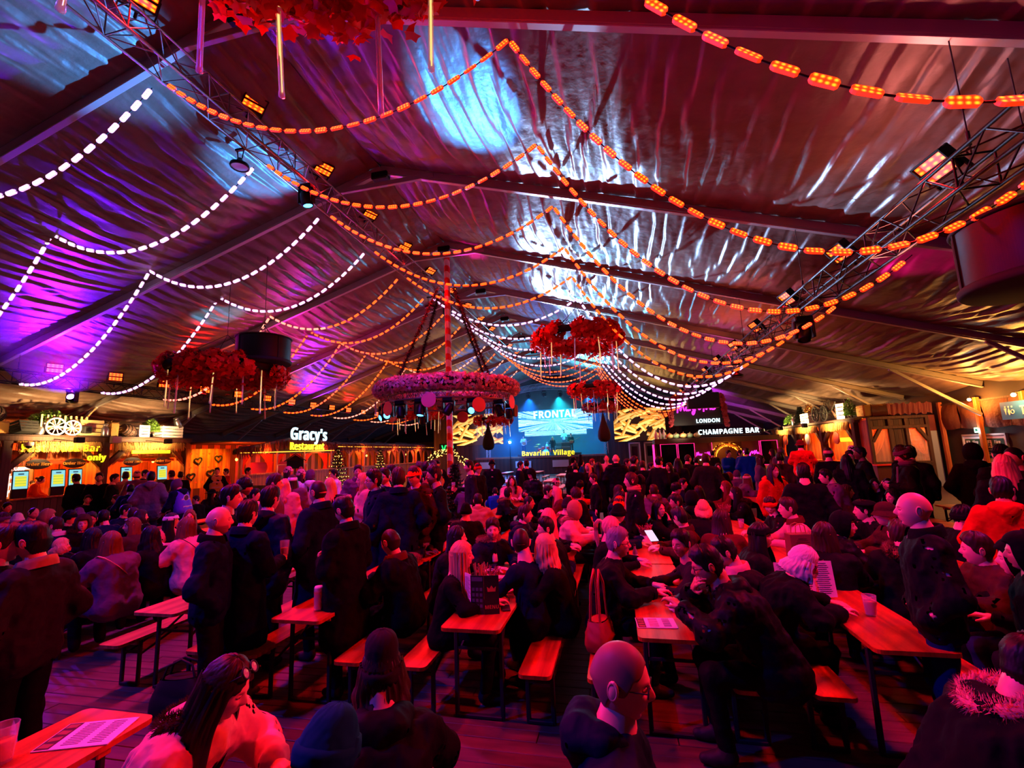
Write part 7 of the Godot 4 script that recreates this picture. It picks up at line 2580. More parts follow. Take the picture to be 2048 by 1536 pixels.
func coat_bones(J: Dictionary, style: String, sit: bool) -> Array:
	var g: float = {"s": 0.0, "j": 0.014, "l": 0.018, "p": 0.03, "t": 0.03, "h": 0.02}[style]
	var b := []
	var nk: Vector3 = J.neck
	var dn: Vector3 = (J.pel - J.chest)
	b.append([J.shR * 0.82 + nk * 0.18 - Vector3(0, 0.02, 0), J.shL * 0.82 + nk * 0.18 - Vector3(0, 0.02, 0), 0.072 + g, 0.072 + g])
	b.append([nk + Vector3(0, -0.03, 0), nk + Vector3(0, -0.05, 0), 0.075 + g * 0.6, 0.08 + g * 0.6])
	for s: float in [-1.0, 1.0]:
		var o := Vector3(s * 0.075, 0, 0)
		var hem: Vector3 = J.pel + Vector3(0, 0.0 if sit else -0.06, 0)
		b.append([J.chest + o + Vector3(0, 0.04, 0), hem + o * 1.05, 0.115 + g, 0.12 + g * 1.1])
		if not sit and style == "l":
			b.append([hem + o, Vector3(s * 0.095, 0.52, 0.0), 0.13 + g, 0.145 + g])
		if not sit and style in ["p", "t"]:
			b.append([hem + o, hem + Vector3(s * 0.09, -0.1, 0), 0.125 + g, 0.125 + g])
		if sit:
			var n := "R" if s < 0 else "L"
			b.append([J.pel + o * 1.2 + Vector3(0, -0.03, -0.02), J.pel + o * 1.3 + Vector3(0, -0.02, 0.06), 0.115 + g, 0.115 + g])
			if style in ["l", "t"]: b.append([J["hip" + n], J["hip" + n].lerp(J["knee" + n], 0.6), 0.11 + g * 0.5, 0.095 + g * 0.5])
	for n in ["R", "L"]:
		var wr: Vector3 = J["wr" + n]
		var el: Vector3 = J["el" + n]
		b.append([J["sh" + n] + Vector3(0, -0.015, 0), el, 0.068 + g * 0.8, 0.056 + g * 0.8])
		b.append([el, el.lerp(wr, 0.9), 0.056 + g * 0.8, 0.043 + g * 0.7])
	return b

func head_point(d: Vector3, lift := 0.0) -> Vector3:
	var p := Vector3(d.x * 0.077, d.y * 0.122, d.z * 0.097)
	if d.y < 0.0:
		var t := -d.y
		p.x *= 1.0 - 0.30 * t * t
		if d.z < 0.0: p.z *= 1.0 - 0.42 * t
		else: p.z += 0.012 * t * t * d.z
	else:
		p.x *= 1.0 + 0.06 * d.y * (1.0 - d.y)
		if d.z < 0.0: p.z *= 1.06
	if lift > 0.0:
		var q := p + d * lift
		return q
	if d.z > 0.0:
		var ax := absf(d.x)
		var y := d.y
		p.z += 0.0225 * exp(-pow(d.x / 0.165, 2.0)) * smoothstep(0.2, -0.16, y) * smoothstep(-0.36, -0.2, y) # nose
		p.z += 0.007 * exp(-pow((ax - 0.14) / 0.07, 2.0)) * exp(-pow((y + 0.22) / 0.07, 2.0)) # nostrils' wings
		p.z -= 0.011 * exp(-pow((ax - 0.37) / 0.17, 2.0) - pow((y - 0.05) / 0.11, 2.0)) # eye sockets
		p.z += 0.006 * exp(-pow((ax - 0.33) / 0.28, 2.0) - pow((y - 0.2) / 0.07, 2.0)) # brows
		p.z += 0.006 * exp(-pow((ax - 0.5) / 0.2, 2.0) - pow((y + 0.16) / 0.13, 2.0)) # cheeks
		p.z += 0.0075 * exp(-pow(d.x / 0.24, 2.0)) * (exp(-pow((y + 0.43) / 0.05, 2.0)) + exp(-pow((y + 0.545) / 0.055, 2.0))) # lips
		p.z -= 0.004 * exp(-pow(d.x / 0.26, 2.0) - pow((y + 0.485) / 0.022, 2.0))
		p.z -= 0.005 * exp(-pow(d.x / 0.3, 2.0) - pow((y + 0.65) / 0.06, 2.0))
		p.z += 0.011 * exp(-pow(d.x / 0.3, 2.0) - pow((y + 0.82) / 0.13, 2.0)) # chin
	return p

func head_mb(lod: int, beard: int) -> MB:
	var key := "head%d%d" % [lod, beard]
	if lib.has(key): return lib[key]
	var rows: int = [46, 34, 20][lod]
	var cols: int = [60, 42, 24][lod]
	var b := MB.new()
	var p := PackedVector3Array()
	var cc := PackedColorArray()
	for r in rows + 1:
		var th := PI * r / rows
		for q in cols:
			var s := TAU * q / cols - PI
			var an := s - 0.55 * sin(s)
			var d := Vector3(sin(th) * sin(an), cos(th), sin(th) * cos(an))
			p.append(head_point(d))
			var c := Color.WHITE
			var ax := absf(d.x)
			if d.z > 0.0:
				var lip := exp(-pow(d.x / 0.2, 4.0)) * exp(-pow((d.y + 0.485) / 0.085, 4.0))
				c = c.lerp(Color(0.80, 0.42, 0.40), lip * 0.8)
				var brow := exp(-pow((ax - 0.36) / 0.17, 4.0)) * exp(-pow((d.y - 0.2 + ax * 0.06) / 0.035, 2.0))
				c = c.lerp(Color(0.16, 0.11, 0.09), brow * 0.85)
			if beard > 0:
				var edge := -0.28 - 0.25 * smoothstep(0.5, 0.15, ax)
				var w := smoothstep(edge, edge - 0.1, d.y) * (1.0 if d.z > -0.2 else 0.0)
				if d.z > 0.0 and d.y > -0.56 and ax < 0.16 and d.y < -0.42: w = 0.0
				if beard == 2: w = maxf(w, exp(-pow(d.x / 0.22, 4.0)) * exp(-pow((d.y + 0.36) / 0.035, 2.0)))
				var speck := 0.8 + 0.2 * sin(q * 37.0 + r * 91.0)
				c = c.lerp(Color(0.14, 0.08, 0.06), w * speck * (0.45 if beard == 1 else 0.85))
			cc.append(c)
	b.grid(p, rows + 1, cols, true, Vector3.ZERO, PackedVector2Array(), cc)
	for s: float in [-1.0, 1.0]: # ears and eyes
		var e := Basis.from_euler(Vector3(0.12, s * 0.35, s * -0.12))
		b.ball(Vector3(s * 0.078, -0.004, -0.012), Vector3(0.011, 0.033, 0.02), 6, 10, e)
		b.torus(Vector3(s * 0.083, 0.001, -0.012), 0.021, 0.0055, 14, 5, e * Basis(Vector3.BACK, PI / 2) * Basis().scaled(Vector3(1.35, 1, 0.8)))
		if lod < 2:
			b.col = Color(1.05, 1.15, 1.2)
			b.ball(Vector3(s * 0.0285, 0.006, 0.0785), Vector3(0.0125, 0.0115, 0.0115), 8, 12)
			b.col = Color(0.10, 0.06, 0.05)
			b.ball(Vector3(s * 0.0285, 0.0055, 0.0868), Vector3(0.006, 0.006, 0.0042), 5, 10)
			b.col = Color(0.85, 0.75, 0.72)
			var lid := PackedVector3Array() # upper lid
			for q in 7: lid.append(Vector3(s * 0.0285 + (q - 3) * 0.0044, 0.0125 - 0.0012 * (q - 3) * (q - 3) * 0.5, 0.0885 - 0.0009 * (q - 3) * (q - 3)))
			b.tube(lid, 0.0036, 5)
			b.col = Color.WHITE
	lib[key] = b
	return b

func hand_mb(kind: String) -> MB:
	if lib.has("hand" + kind): return lib["hand" + kind]
	var curl: float = {"relaxed": 0.42, "grip": 0.95, "flat": 0.12}[kind]
	var bones := [[Vector3(0, -0.03, 0), Vector3(0, 0.01, 0), 0.023, 0.025], [Vector3(-0.016, 0.01, 0), Vector3(-0.025, 0.075, 0), 0.017, 0.013], [Vector3(0.0, 0.01, 0), Vector3(0.0, 0.08, 0), 0.019, 0.014], [Vector3(0.016, 0.01, 0), Vector3(0.025, 0.078, 0), 0.017, 0.013]]
	for k in 4:
		var x: float = [-0.031, -0.011, 0.010, 0.030][k]
		var l: float = [0.026, 0.034, 0.037, 0.033][k]
		var a := Vector3(x, 0.08 - absf(x) * 0.25, 0)
		var an: float = curl * (0.55 + 0.08 * k)
		for q in 3:
			var e: Vector3 = a + Vector3(x * 0.18, cos(an), sin(an)).normalized() * l * [1.15, 0.8, 0.62][q]
			bones.append([a, e, 0.0092 - 0.0012 * q, 0.0084 - 0.0012 * q])
			a = e
			an += curl * 0.95
	var t0 := Vector3(0.024, 0.012, 0.008)
	var t1 := Vector3(0.052, 0.042, 0.016 + 0.018 * curl)
	var t2 := Vector3(0.055, 0.072, 0.024 + 0.03 * curl)
	bones.append([t0, t1, 0.015, 0.0105])
	bones.append([t1, t2, 0.0105, 0.008])
	lib["hand" + kind] = nets(bones, 0.0048, 0.008)
	return lib["hand" + kind]

func body_core(pose: String) -> MB: # the figure under the clothes, coarse
	if lib.has("core" + pose): return lib["core" + pose]
	var J := skeleton(pose)
	var b := [[J.neck + Vector3(0, 0.1, 0.02), J.neck + Vector3(0, -0.08, 0), 0.056, 0.066], [J.neck, J.chest, 0.07, 0.09], [J.chest, J.pel, 0.1, 0.1], [J.shR, J.shL, 0.05, 0.05]]
	for n in ["R", "L"]:
		b.append([J["sh" + n], J["el" + n], 0.048, 0.038])
		b.append([J["el" + n], J["wr" + n], 0.036, 0.027])
		b.append([J["hip" + n], J["knee" + n], 0.075, 0.052])
		b.append([J["knee" + n], J["ank" + n], 0.05, 0.038])
	lib["core" + pose] = nets(b, 0.03, 0.04)
	return lib["core" + pose]

# a cap on the skull from a lower edge up to the crown
func cap(b: MB, edge: Callable, thick: Callable, rows: int, cols: int, front := true) -> void:
	var p := PackedVector3Array()
	for r in rows + 2:
		for q in cols:
			var an := TAU * q / cols - PI
			var y0: float = edge.call(an)
			var th0 := acos(clampf(y0, -0.99, 0.99))
			var w := clampf(float(r - 1) / rows, 0.0, 1.0)
			var th := th0 * (1.0 - w)
			var d := Vector3(sin(th) * sin(an), cos(th), sin(th) * cos(an))
			var t: float = -0.012 if r == 0 else thick.call(d, an, w)
			p.append(head_point(d, 0.0001) + d * t)
	b.grid(p, rows + 2, cols, true)

func hair_mb(kind: String, lod: int) -> Mesh:
	var key := "hair%s%d" % [kind, lod]
	if lib.has(key): return lib[key]
	var b := MB.new()
	var cols: int = [72, 48, 28][lod]
	var rows: int = [22, 14, 9][lod]
	var man := func(an):
		var a := absf(an)
		return lerpf(0.60, 0.30, smoothstep(0.2, 0.95, a)) if a < 0.95 else (lerpf(0.30, -0.12, smoothstep(0.95, 1.35, a)) if a < 1.35 else lerpf(-0.12, -0.62, smoothstep(1.6, 2.3, a)))
	var woman := func(an):
		var a := absf(an)
		return lerpf(0.66, 0.2, smoothstep(0.1, 0.85, a)) if a < 0.85 else lerpf(0.2, -0.5, smoothstep(0.85, 1.3, a))
	var strand := func(d, an): return 0.003 * sin(an * 33.0 + d.y * 9.0) + 0.002 * sin(an * 71.0 + d.y * 4.0) + 0.004 * fn.get_noise_2d(an * 7.0, d.y * 5.0)
	match kind:
		"z": cap(b, man, func(d, an, w): return 0.0022 + 0.003 * smoothstep(0.3, 0.9, d.y), rows, cols)
		"m", "f": cap(b, man, func(d, an, w): return 0.008 + 0.020 * smoothstep(0.25, 0.85, d.y) * (1.3 if d.z > 0.1 else 0.9) * (1.25 if kind == "f" else 1.0) + strand.call(d, an), rows, cols)
		"t": cap(b, func(an): return man.call(an) if absf(an) > 1.2 else lerpf(0.97, 0.3, smoothstep(0.5, 1.2, absf(an))), func(d, an, w): return 0.006 + strand.call(d, an) * 0.5, rows, cols) # thinning
		"q": cap(b, woman, func(d, an, w): return 0.03 + 0.016 * fn.get_noise_3d(d.x * 11.0, d.y * 11.0, d.z * 11.0) + 0.012 * sin(d.y * 30.0 + an * 3.0) * sin(an * 17.0), rows, cols)
		_: cap(b, woman, func(d, an, w): return 0.012 + 0.006 * d.y + strand.call(d, an) - 0.006 * exp(-pow(d.x / 0.08, 2.0)) * (1.0 if d.z > -0.3 else 0.0), rows, cols)
	if kind in ["l", "v", "o", "x"]:
		var L: float = {"l": 0.42, "v": 0.36, "o": 0.16, "x": 0.62}[kind]
		var nr: int = [22, 16, 9][lod]
		var nc: int = [64, 44, 24][lod]
		var p := PackedVector3Array()
		for r in nr * 2:
			var inner := r >= nr
			var v := float(r if not inner else nr * 2 - 1 - r) / (nr - 1)
			for q in nc:
				var u := float(q) / (nc - 1)
				var an := lerpf(0.95, TAU - 0.95, u)
				var wave := 0.014 * sin(v * 22.0 + an * 4.0) * v if kind == "v" else 0.0
				var ridge := 0.004 * sin(an * 37.0 + v * 3.0) + 0.0035 * sin(an * 23.0 - v * 2.0) + 0.010 * fn.get_noise_2d(an * 8.0, v * 2.0)
				var rx := 0.092 + 0.03 * sin(v * PI * 0.9) + ridge + wave
				var rz := 0.112 + 0.055 * smoothstep(0.25, 0.8, v) + ridge + wave
				if kind == "x": rx *= 1.0 - 0.25 * v
				if inner:
					rx -= 0.02 + 0.015 * v
					rz -= 0.025
				var end := 1.0 + 0.10 * fn.get_noise_2d(an * 14.0, 3.0) * v
				p.append(Vector3(sin(an) * rx, 0.05 - v * L * end, cos(an) * rz + (0.02 if kind == "o" else 0.0)))
		b.grid(p, nr * 2, nc, false)
	if kind == "y":
		for k in 9:
			var o := Vector3((k % 3 - 1) * 0.017, 0, (k / 3 - 1) * 0.013)
			b.tube(V3([Vector3(0, 0.065, -0.10) + o * 0.4, Vector3(0, 0.09, -0.145) + o, Vector3(0, 0.04, -0.185) + o * 1.2, Vector3(0, -0.08, -0.185) + o * 1.4, Vector3(0, -0.2 - 0.02 * (k % 4), -0.165) + o]), 0.016, 6, 0.007)
	if kind == "u":
		b.ball(Vector3(0, 0.07, -0.125), Vector3(0.045, 0.042, 0.04), 8, 14)
		b.torus(Vector3(0, 0.07, -0.125), 0.032, 0.016, 16, 6, Basis(Vector3.RIGHT, 1.0))
	lib[key] = b.mesh()
	return lib[key]

func hat_parts(kind: String, root: Node3D, x: Transform3D, mt: Material) -> void:
	if not lib.has("hat" + kind):
		var b := MB.new()
		var e := MB.new()
		var rib := func(an): return 0.0016 * absf(sin(an * 30.0))
		match kind:
			"n", "N", "T":
				var tall := 0.05 if kind == "T" else 0.016
				cap(b, func(an): return 0.10 if absf(an) < 1.2 else -0.12, func(d, an, w): return 0.015 + tall * smoothstep(0.55, 1.0, d.y) + rib.call(an) + 0.003 * fn.get_noise_2d(an * 3.0, w * 6.0), 16, 60)
				cap(e, func(an): return 0.06 if absf(an) < 1.2 else -0.16, func(d, an, w): return (0.022 if w < 0.32 else 0.0) + rib.call(an), 12, 60)
				if kind == "N":
					for k in 260:
						var d := Vector3(rng.randf_range(-1, 1), rng.randf_range(-1, 1), rng.randf_range(-1, 1)).normalized()
						e.rod(Vector3(0, 0.165, -0.01) + d * 0.01, Vector3(0, 0.165, -0.01) + d * 0.045, 0.004, 3, 0.001)
			"k":
				cap(b, func(an): return 0.2, func(d, an, w): return 0.013 + 0.012 * smoothstep(0.3, 0.8, d.y), 12, 40)
				var p := PackedVector3Array()
				for r in 4:
					for q in 15:
						var an := (q - 7) / 7.0 * 1.15
						p.append(Vector3(sin(an) * (0.088 + 0.02 * (r % 2)), 0.034 - 0.012 * cos(an) * (1 if r % 3 else 0) - (0.004 if r > 1 else 0.0), cos(an) * 0.1 + (0.075 * cos(an) if r in [1, 2] else 0.0)))
				e.grid(p, 4, 15)
			"K":
				cap(b, func(an): return 0.2, func(d, an, w): return 0.016 + 0.014 * smoothstep(0.3, 0.8, d.y), 12, 40)
				e.lathe([Vector2(0.092, 0.05), Vector2(0.135, 0.0), Vector2(0.137, 0.003), Vector2(0.098, 0.055)], 36)
			"r":
				cap(b, func(an): return 0.25, func(d, an, w): return 0.016 + 0.02 * smoothstep(0.3, 0.8, d.y), 12, 40)
				e.lathe([Vector2(0.09, 0.045), Vector2(0.19, 0.03), Vector2(0.2, 0.034), Vector2(0.19, 0.038), Vector2(0.095, 0.055)], 40)
			"e":
				b.ball(Vector3(0.01, 0.105, -0.02), Vector3(0.125, 0.036, 0.13), 10, 28, Basis(Vector3.BACK, -0.15))
				e.torus(Vector3(0, 0.075, 0), 0.085, 0.01, 30, 6)
			"d":
				cap(b, func(an): return 0.12 if absf(an) > 1.0 else 0.26, func(d, an, w): return 0.020 + rib.call(an) if w < 0.36 else -0.004, 12, 50)
			"g":
				for s: float in [-1.0, 1.0]:
					b.torus(Vector3(s * 0.034, 0.108, 0.075), 0.024, 0.004, 18, 6, Basis(Vector3.RIGHT, 0.75))
					e.ball(Vector3(s * 0.034, 0.108, 0.075), Vector3(0.023, 0.003, 0.023), 4, 14, Basis(Vector3.RIGHT, 0.75))
					b.rod(Vector3(s * 0.058, 0.105, 0.07), Vector3(s * 0.088, 0.03, -0.01), 0.003, 5)
				b.rod(Vector3(-0.01, 0.11, 0.08), Vector3(0.01, 0.11, 0.08), 0.003, 5)
			"H":
				cap(b, func(an): return 0.5 if absf(an) < 0.7 else lerpf(0.5, -0.9, smoothstep(0.7, 1.25, absf(an))), func(d, an, w): return 0.03 + 0.012 * smoothstep(0.2, 1.0, d.y) + (0.012 if d.z < 0 else 0.0), 14, 48)
		lib["hat" + kind] = [b.mesh(), e.mesh() if e.v.size() else null]
	var names: Array = {"n": ["beanie", "turned_up_band"], "N": ["beanie", "pompom_and_band"], "T": ["tall_beanie", "turned_up_band"], "k": ["cap", "peak"], "K": ["bucket_hat", "brim"], "r": ["hat", "wide_brim"], "e": ["beret", "beret_band"], "d": ["headband", ""], "g": ["glasses_on_head", "lenses"], "H": ["raised_hood", ""]}[kind]
	var o := part(names[0], lib["hat" + kind][0], M.matt_black if kind == "g" else mt, root, x)
	if lib["hat" + kind][1]: part(names[1], lib["hat" + kind][1], M.acrylic if kind == "g" else mt, o)

func fuzz(b: MB, at: Transform3D, R: float, r: float, n: int, len: float, arc0 := 0.0, arc1 := TAU) -> void: # fur on a torus
	for k in n:
		var a := rng.randf_range(arc0, arc1)
		var t := rng.randf() * TAU
		var o := Vector3((R + cos(t) * r) * cos(a), sin(t) * r, (R + cos(t) * r) * sin(a))
		var d := (Vector3(cos(t) * cos(a), sin(t), cos(t) * sin(a)) + Vector3(rng.randf_range(-0.7, 0.7), rng.randf_range(-0.8, 0.5), rng.randf_range(-0.7, 0.7))).normalized()
		var sd := d.cross(Vector3(0.2, 0.5, 1)).normalized() * len * 0.09
		b.flat(V3([at * (o + sd), at * (o + d * len), at * (o - sd)]), (at.basis * sd.cross(d)).normalized())

func neckwear(kind: String, root: Node3D, nk: Transform3D, mt: Material, mt2: Material) -> void:
	if not lib.has("neck" + kind):
		var b := MB.new()
		var e := MB.new()
		match kind:
			"c": # standing or turned down collar
				var p := PackedVector3Array()
				for r in 6:
					for q in 33:
						var an := lerpf(0.35, TAU - 0.35, q / 32.0)
						var rr: float = [0.072, 0.078, 0.086, 0.100, 0.112, 0.118][r]
						var y: float = [0.0, 0.045, 0.07, 0.066, 0.035, 0.0][r] - 0.02 * cos(an)
						p.append(Vector3(sin(an) * rr * 1.05, y - 0.02, cos(an) * rr))
				b.grid(p, 6, 33)
			"o", "f": # hood lying on the back
				var bones := [[Vector3(-0.085, 0.0, -0.03), Vector3(-0.05, 0.0, -0.11), 0.045, 0.055], [Vector3(0.085, 0.0, -0.03), Vector3(0.05, 0.0, -0.11), 0.045, 0.055], [Vector3(-0.05, 0.0, -0.11), Vector3(0.05, 0.0, -0.11), 0.055, 0.055], [Vector3(0, -0.05, -0.13), Vector3(0, -0.12, -0.12), 0.055, 0.03], [Vector3(-0.085, 0, -0.03), Vector3(-0.06, -0.03, 0.06), 0.04, 0.022], [Vector3(0.085, 0, -0.03), Vector3(0.06, -0.03, 0.06), 0.04, 0.022]]
				b = nets(bones, 0.014, 0.05, 0.0, 0.01)
				if kind == "f":
					e.torus(Vector3(0, 0.03, -0.06), 0.105, 0.032, 24, 8, Basis(Vector3.RIGHT, -0.25))
					fuzz(e, Transform3D(Basis(Vector3.RIGHT, -0.25), Vector3(0, 0.03, -0.06)), 0.105, 0.034, 2600, 0.034)
			"w": # scarf wound about the neck
				for k in 3: b.torus(Vector3(0, 0.005 + 0.028 * k, 0.005), 0.082 + 0.008 * (k % 2), 0.024, 26, 8, Basis.from_euler(Vector3(0.15 * (k - 1), 0, 0.12 * (1 - k))))
				b.box(Vector3(0.04, -0.16, 0.15), Vector3(0.09, 0.3, 0.02), Basis.from_euler(Vector3(-0.12, 0, 0.08)), 0.008)
		lib["neck" + kind] = [b.mesh(), e.mesh() if e.v.size() else null]
	var o := part({"c": "collar", "o": "hood", "f": "hood", "w": "scarf"}[kind], lib["neck" + kind][0], mt2 if kind in ["c", "w"] else mt, root, nk)
	if lib["neck" + kind][1]: part("fur_trim", lib["neck" + kind][1], mt2, o)

func cloth(code: String, style: String) -> Material:
	var cs := {"bk": Color(0.055, 0.055, 0.065), "nv": Color(0.045, 0.075, 0.17), "ch": Color(0.13, 0.12, 0.13), "br": Color(0.24, 0.15, 0.10), "tn": Color(0.62, 0.45, 0.31), "pk": Color(0.82, 0.55, 0.52), "rd": Color(0.75, 0.07, 0.05), "gy": Color(0.40, 0.37, 0.40), "pu": Color(0.36, 0.24, 0.34), "gn": Color(0.14, 0.16, 0.10), "bl": Color(0.03, 0.30, 0.62), "or": Color(0.90, 0.30, 0.03), "cr": Color(0.80, 0.72, 0.64), "mr": Color(0.34, 0.07, 0.09), "tl": Color(0.02, 0.28, 0.32), "wh": Color(0.82, 0.80, 0.80), "dn": Color(0.10, 0.16, 0.27), "jb": Color(0.04, 0.13, 0.30), "yl": Color(0.78, 0.70, 0.28)}
	var sheen := 0.12 if style in ["l", "t", "s", "h"] else 0.0
	var d := {"uv1_triplanar": true, "uv1_scale": Vector3.ONE * 1.7, "normal_enabled": true, "normal_texture": lib.folds, "normal_scale": 0.9, "metallic_specular": 0.16}
	if sheen > 0.0: d.merge({"rim_enabled": true, "rim": sheen, "rim_tint": 0.8})
	return mat("cloth_%s_%s" % [code, style], cs[code], {"p": 0.5, "j": 0.7}.get(style, 0.85), d)

func hair_mat(code: String) -> Material:
	return mat("hair_" + code, {"d": Color(0.05, 0.035, 0.03), "b": Color(0.17, 0.09, 0.055), "l": Color(0.40, 0.25, 0.14), "y": Color(0.80, 0.60, 0.38), "g": Color(0.45, 0.42, 0.42), "r": Color(0.45, 0.14, 0.07), "p": Color(0.85, 0.52, 0.45), "w": Color(0.82, 0.76, 0.72), "s": Color(0.50, 0.36, 0.31)}[code], 0.5, {"metallic_specular": 0.35})

func skin_mat(code: String) -> Material:
	return mat("skin_" + code, {"l": Color(0.86, 0.62, 0.52), "m": Color(0.72, 0.48, 0.36), "d": Color(0.34, 0.20, 0.14)}[code], 0.48, {"vertex_color_use_as_albedo": true, "subsurf_scatter_enabled": false})

# spec: pose headx headz scale bodyturn headturn headtilt style colour neck neckcolour hair haircolour hat hatcolour skin extras | label
func person(spec: String) -> void:
	var h := spec.split("|")
	var a := h[0].strip_edges().split(" ", false)
	var pose := a[0]
	var hx := float(a[1])
	var hz := float(a[2])
	var sc := float(a[3])
	var turn := deg_to_rad(float(a[4]))
	var hturn := deg_to_rad(float(a[5]))
	var htilt := deg_to_rad(float(a[6]))
	var style := a[7]
	var ccol := a[8]
	var nk := a[9]
	var nkc := a[10]
	var hair := a[11]
	var hairc := a[12]
	var hat := a[13]
	var hatc := a[14]
	var skin := a[15]
	var ex := a[16] if a.size() > 16 else ""
	var raise := 0.0
	for q in ex.split(","):
		if q.begins_with("up"): raise = float(q.substr(2))
	var J := skeleton(pose)
	var bs := Basis(Vector3.UP, turn)
	var ho: Vector3 = bs * (J.head * sc)
	var t := thing("person", h[1].strip_edges(), "person", Vector3(hx - ho.x, raise, hz - ho.z), turn)
	t.scale = Vector3.ONE * sc
	var dist := Vector2(hx, hz).length()
	var lod := 0 if dist < 5.2 else (1 if dist < 12.0 else 2)
	var sit := pose in ["S", "T", "U", "V", "W"]
	var hb := Transform3D(Basis.from_euler(Vector3(htilt, hturn, 0)), J.head)
	# body
	var beard := 2 if "B" in ex else (1 if "b" in ex.split(",") else 0)
	var b := MB.new()
	b.add(body_core(pose))
	b.add(head_mb(lod, beard), hb)
	if dist < 15.0:
		for n in ["R", "L"]:
			if pose == "D" or (pose == "A" and dist > 9.0) or (pose == "U" and dist > 6.0): continue
			var w: Vector3 = J["wr" + n]
			var d: Vector3 = (w - J["el" + n]).normalized()
			var pal := Vector3(0, -1, 0.2)
			if pose == "A": pal = Vector3(0.6 if n == "R" else -0.6, 0, -0.6)
			if pose in ["B", "E"] and n == "R": pal = Vector3(1, 0, 0)
			if pose == "C": pal = Vector3(1 if n == "R" else -1, 0.6, 0)
			if pose in ["T", "W"] and n == "R": pal = Vector3(0.2, 0, -1)
			var sy := d
			if pose in ["B"] and n == "R": sy = Vector3(0.25, 0.1, 1).normalized()
			var sz := (pal - sy * pal.dot(sy)).normalized()
			var sx := sy.cross(sz)
			var hbasis := Basis(sx, sy, sz)
			# thumb points up or inwards
			var mirror := -1.0 if n == "R" else 1.0
			b.add(hand_mb("grip" if (pose == "B" and n == "R") or pose == "C" else "relaxed"), Transform3D(Basis(hbasis.x * mirror, hbasis.y, hbasis.z), w + sy * 0.02))
	part("body", b.mesh(false, true), skin_mat(skin), t)
	# clothes
	var cell: float = [0.0145, 0.021, 0.032][lod]
	var ck := "coat%s%s%d" % [pose, style, lod]
	if not lib.has(ck):
		lib[ck] = nets(coat_bones(J, style, sit), cell, 0.055 if style != "s" else 0.045, 0.009 if style == "p" else 0.0, 0.016 if style != "s" else 0.009, ck.hash() % 50).mesh()
	var coat := part({"s": "sweater", "j": "jacket", "l": "long_coat", "p": "puffer_jacket", "t": "teddy_coat", "h": "hooded_top"}[style], lib[ck], cloth(ccol, style), t)
	var tk := "legs%s%d" % [pose, mini(lod, 2)]
	if not lib.has(tk):
		var lb := [[J.hipR, J.hipL, 0.105, 0.105]]
		for n in ["R", "L"]:
			lb.append([J["hip" + n], J["knee" + n], 0.092, 0.068])
			lb.append([J["knee" + n], J["ank" + n] + Vector3(0, 0.01, 0), 0.066, 0.052])
		lib[tk] = nets(lb, cell, 0.04, 0.0, 0.008).mesh()
		var shoe := []
		for n in ["R", "L"]:
			var k: Vector3 = J["ank" + n]
			shoe.append(nets([[k + Vector3(0, -0.04, -0.02), k + Vector3(0, -0.055, 0.07), 0.046, 0.04], [k + Vector3(0, -0.055, 0.07), k + Vector3(0, -0.06, 0.14), 0.04, 0.032], [k + Vector3(0, 0.0, 0), k + Vector3(0, -0.04, 0.0), 0.05, 0.048]], 0.014, 0.03).mesh())
		lib["shoes" + pose] = shoe
	part("trousers", lib[tk], cloth("jb" if "J" in ex else ("dn" if (hx * 7.0 + hz * 3.0) - floor(hx * 7.0 + hz * 3.0) < 0.25 else "bk"), "j"), t)
	if not sit or dist < 7.0:
		for k in 2: part("shoe", lib["shoes" + pose][k], M.matt_black if not "W" in ex else M.white_paint, t)
	if dist < 9.0:
		for n in ["R", "L"]:
			if pose == "D": continue
			var g := MB.new()
			var w0: Vector3 = J["el" + n].lerp(J["wr" + n], 0.86)
			var w1: Vector3 = J["el" + n].lerp(J["wr" + n], 1.0)
			g.tube(V3([w0, w0.lerp(w1, 0.12), w0.lerp(w1, 0.88), w1]), 0.056 if style != "s" else 0.045, 14, 0.052 if style != "s" else 0.042)
			part("cuff", g, cloth(ccol, style), coat)
	if nk != "-": neckwear(nk, t, Transform3D(Basis.IDENTITY, J.neck + Vector3(0, 0.005, 0.0)), cloth(ccol, style), cloth(nkc, "t"))
	# hair and hat
	if hair != "-": part("hair", hair_mb(hair, lod), hair_mat(hairc), t, hb)
	if hat != "-": hat_parts(hat, t, hb, cloth(hatc, "s"))
	for q in ex.split(","):
		match q:
			"x":
				if not lib.has("glasses"):
					var g := MB.new()
					for s: float in [-1.0, 1.0]:
						g.torus(Vector3(s * 0.031, 0.004, 0.098), 0.0215, 0.0024, 18, 5, Basis(Vector3.RIGHT, PI / 2) * Basis().scaled(Vector3(1.1, 1, 0.85)))
						g.rod(Vector3(s * 0.054, 0.008, 0.096), Vector3(s * 0.080, 0.008, 0.0), 0.0022, 5)
					g.rod(Vector3(-0.01, 0.007, 0.1), Vector3(0.01, 0.007, 0.1), 0.0022, 5)
					lib.glasses = g.mesh()
				part("glasses", lib.glasses, M.matt_black, t, hb)
			"cup":
				var w: Vector3 = J.wrR + Vector3(0.03, 0.02, 0.08)
				tumbler(t.transform * w, "cup held by the " + " ".join(h[1].strip_edges().split(" ").slice(0, 12)), 0.5)
			"strap":
				var g := MB.new()
				var p := PackedVector3Array()
				for k in 17:
					var an := TAU * k / 16.0
					p.append(J.chest + Vector3(sin(an) * 0.19, 0.02 + 0.21 * sin(an) , cos(an) * 0.155))
				g.tube(p, 0.011, 5, -1.0, false, true, 0.4)
				part("bag_strap", g, M.cream if ccol == "pu" else M.matt_black, t)
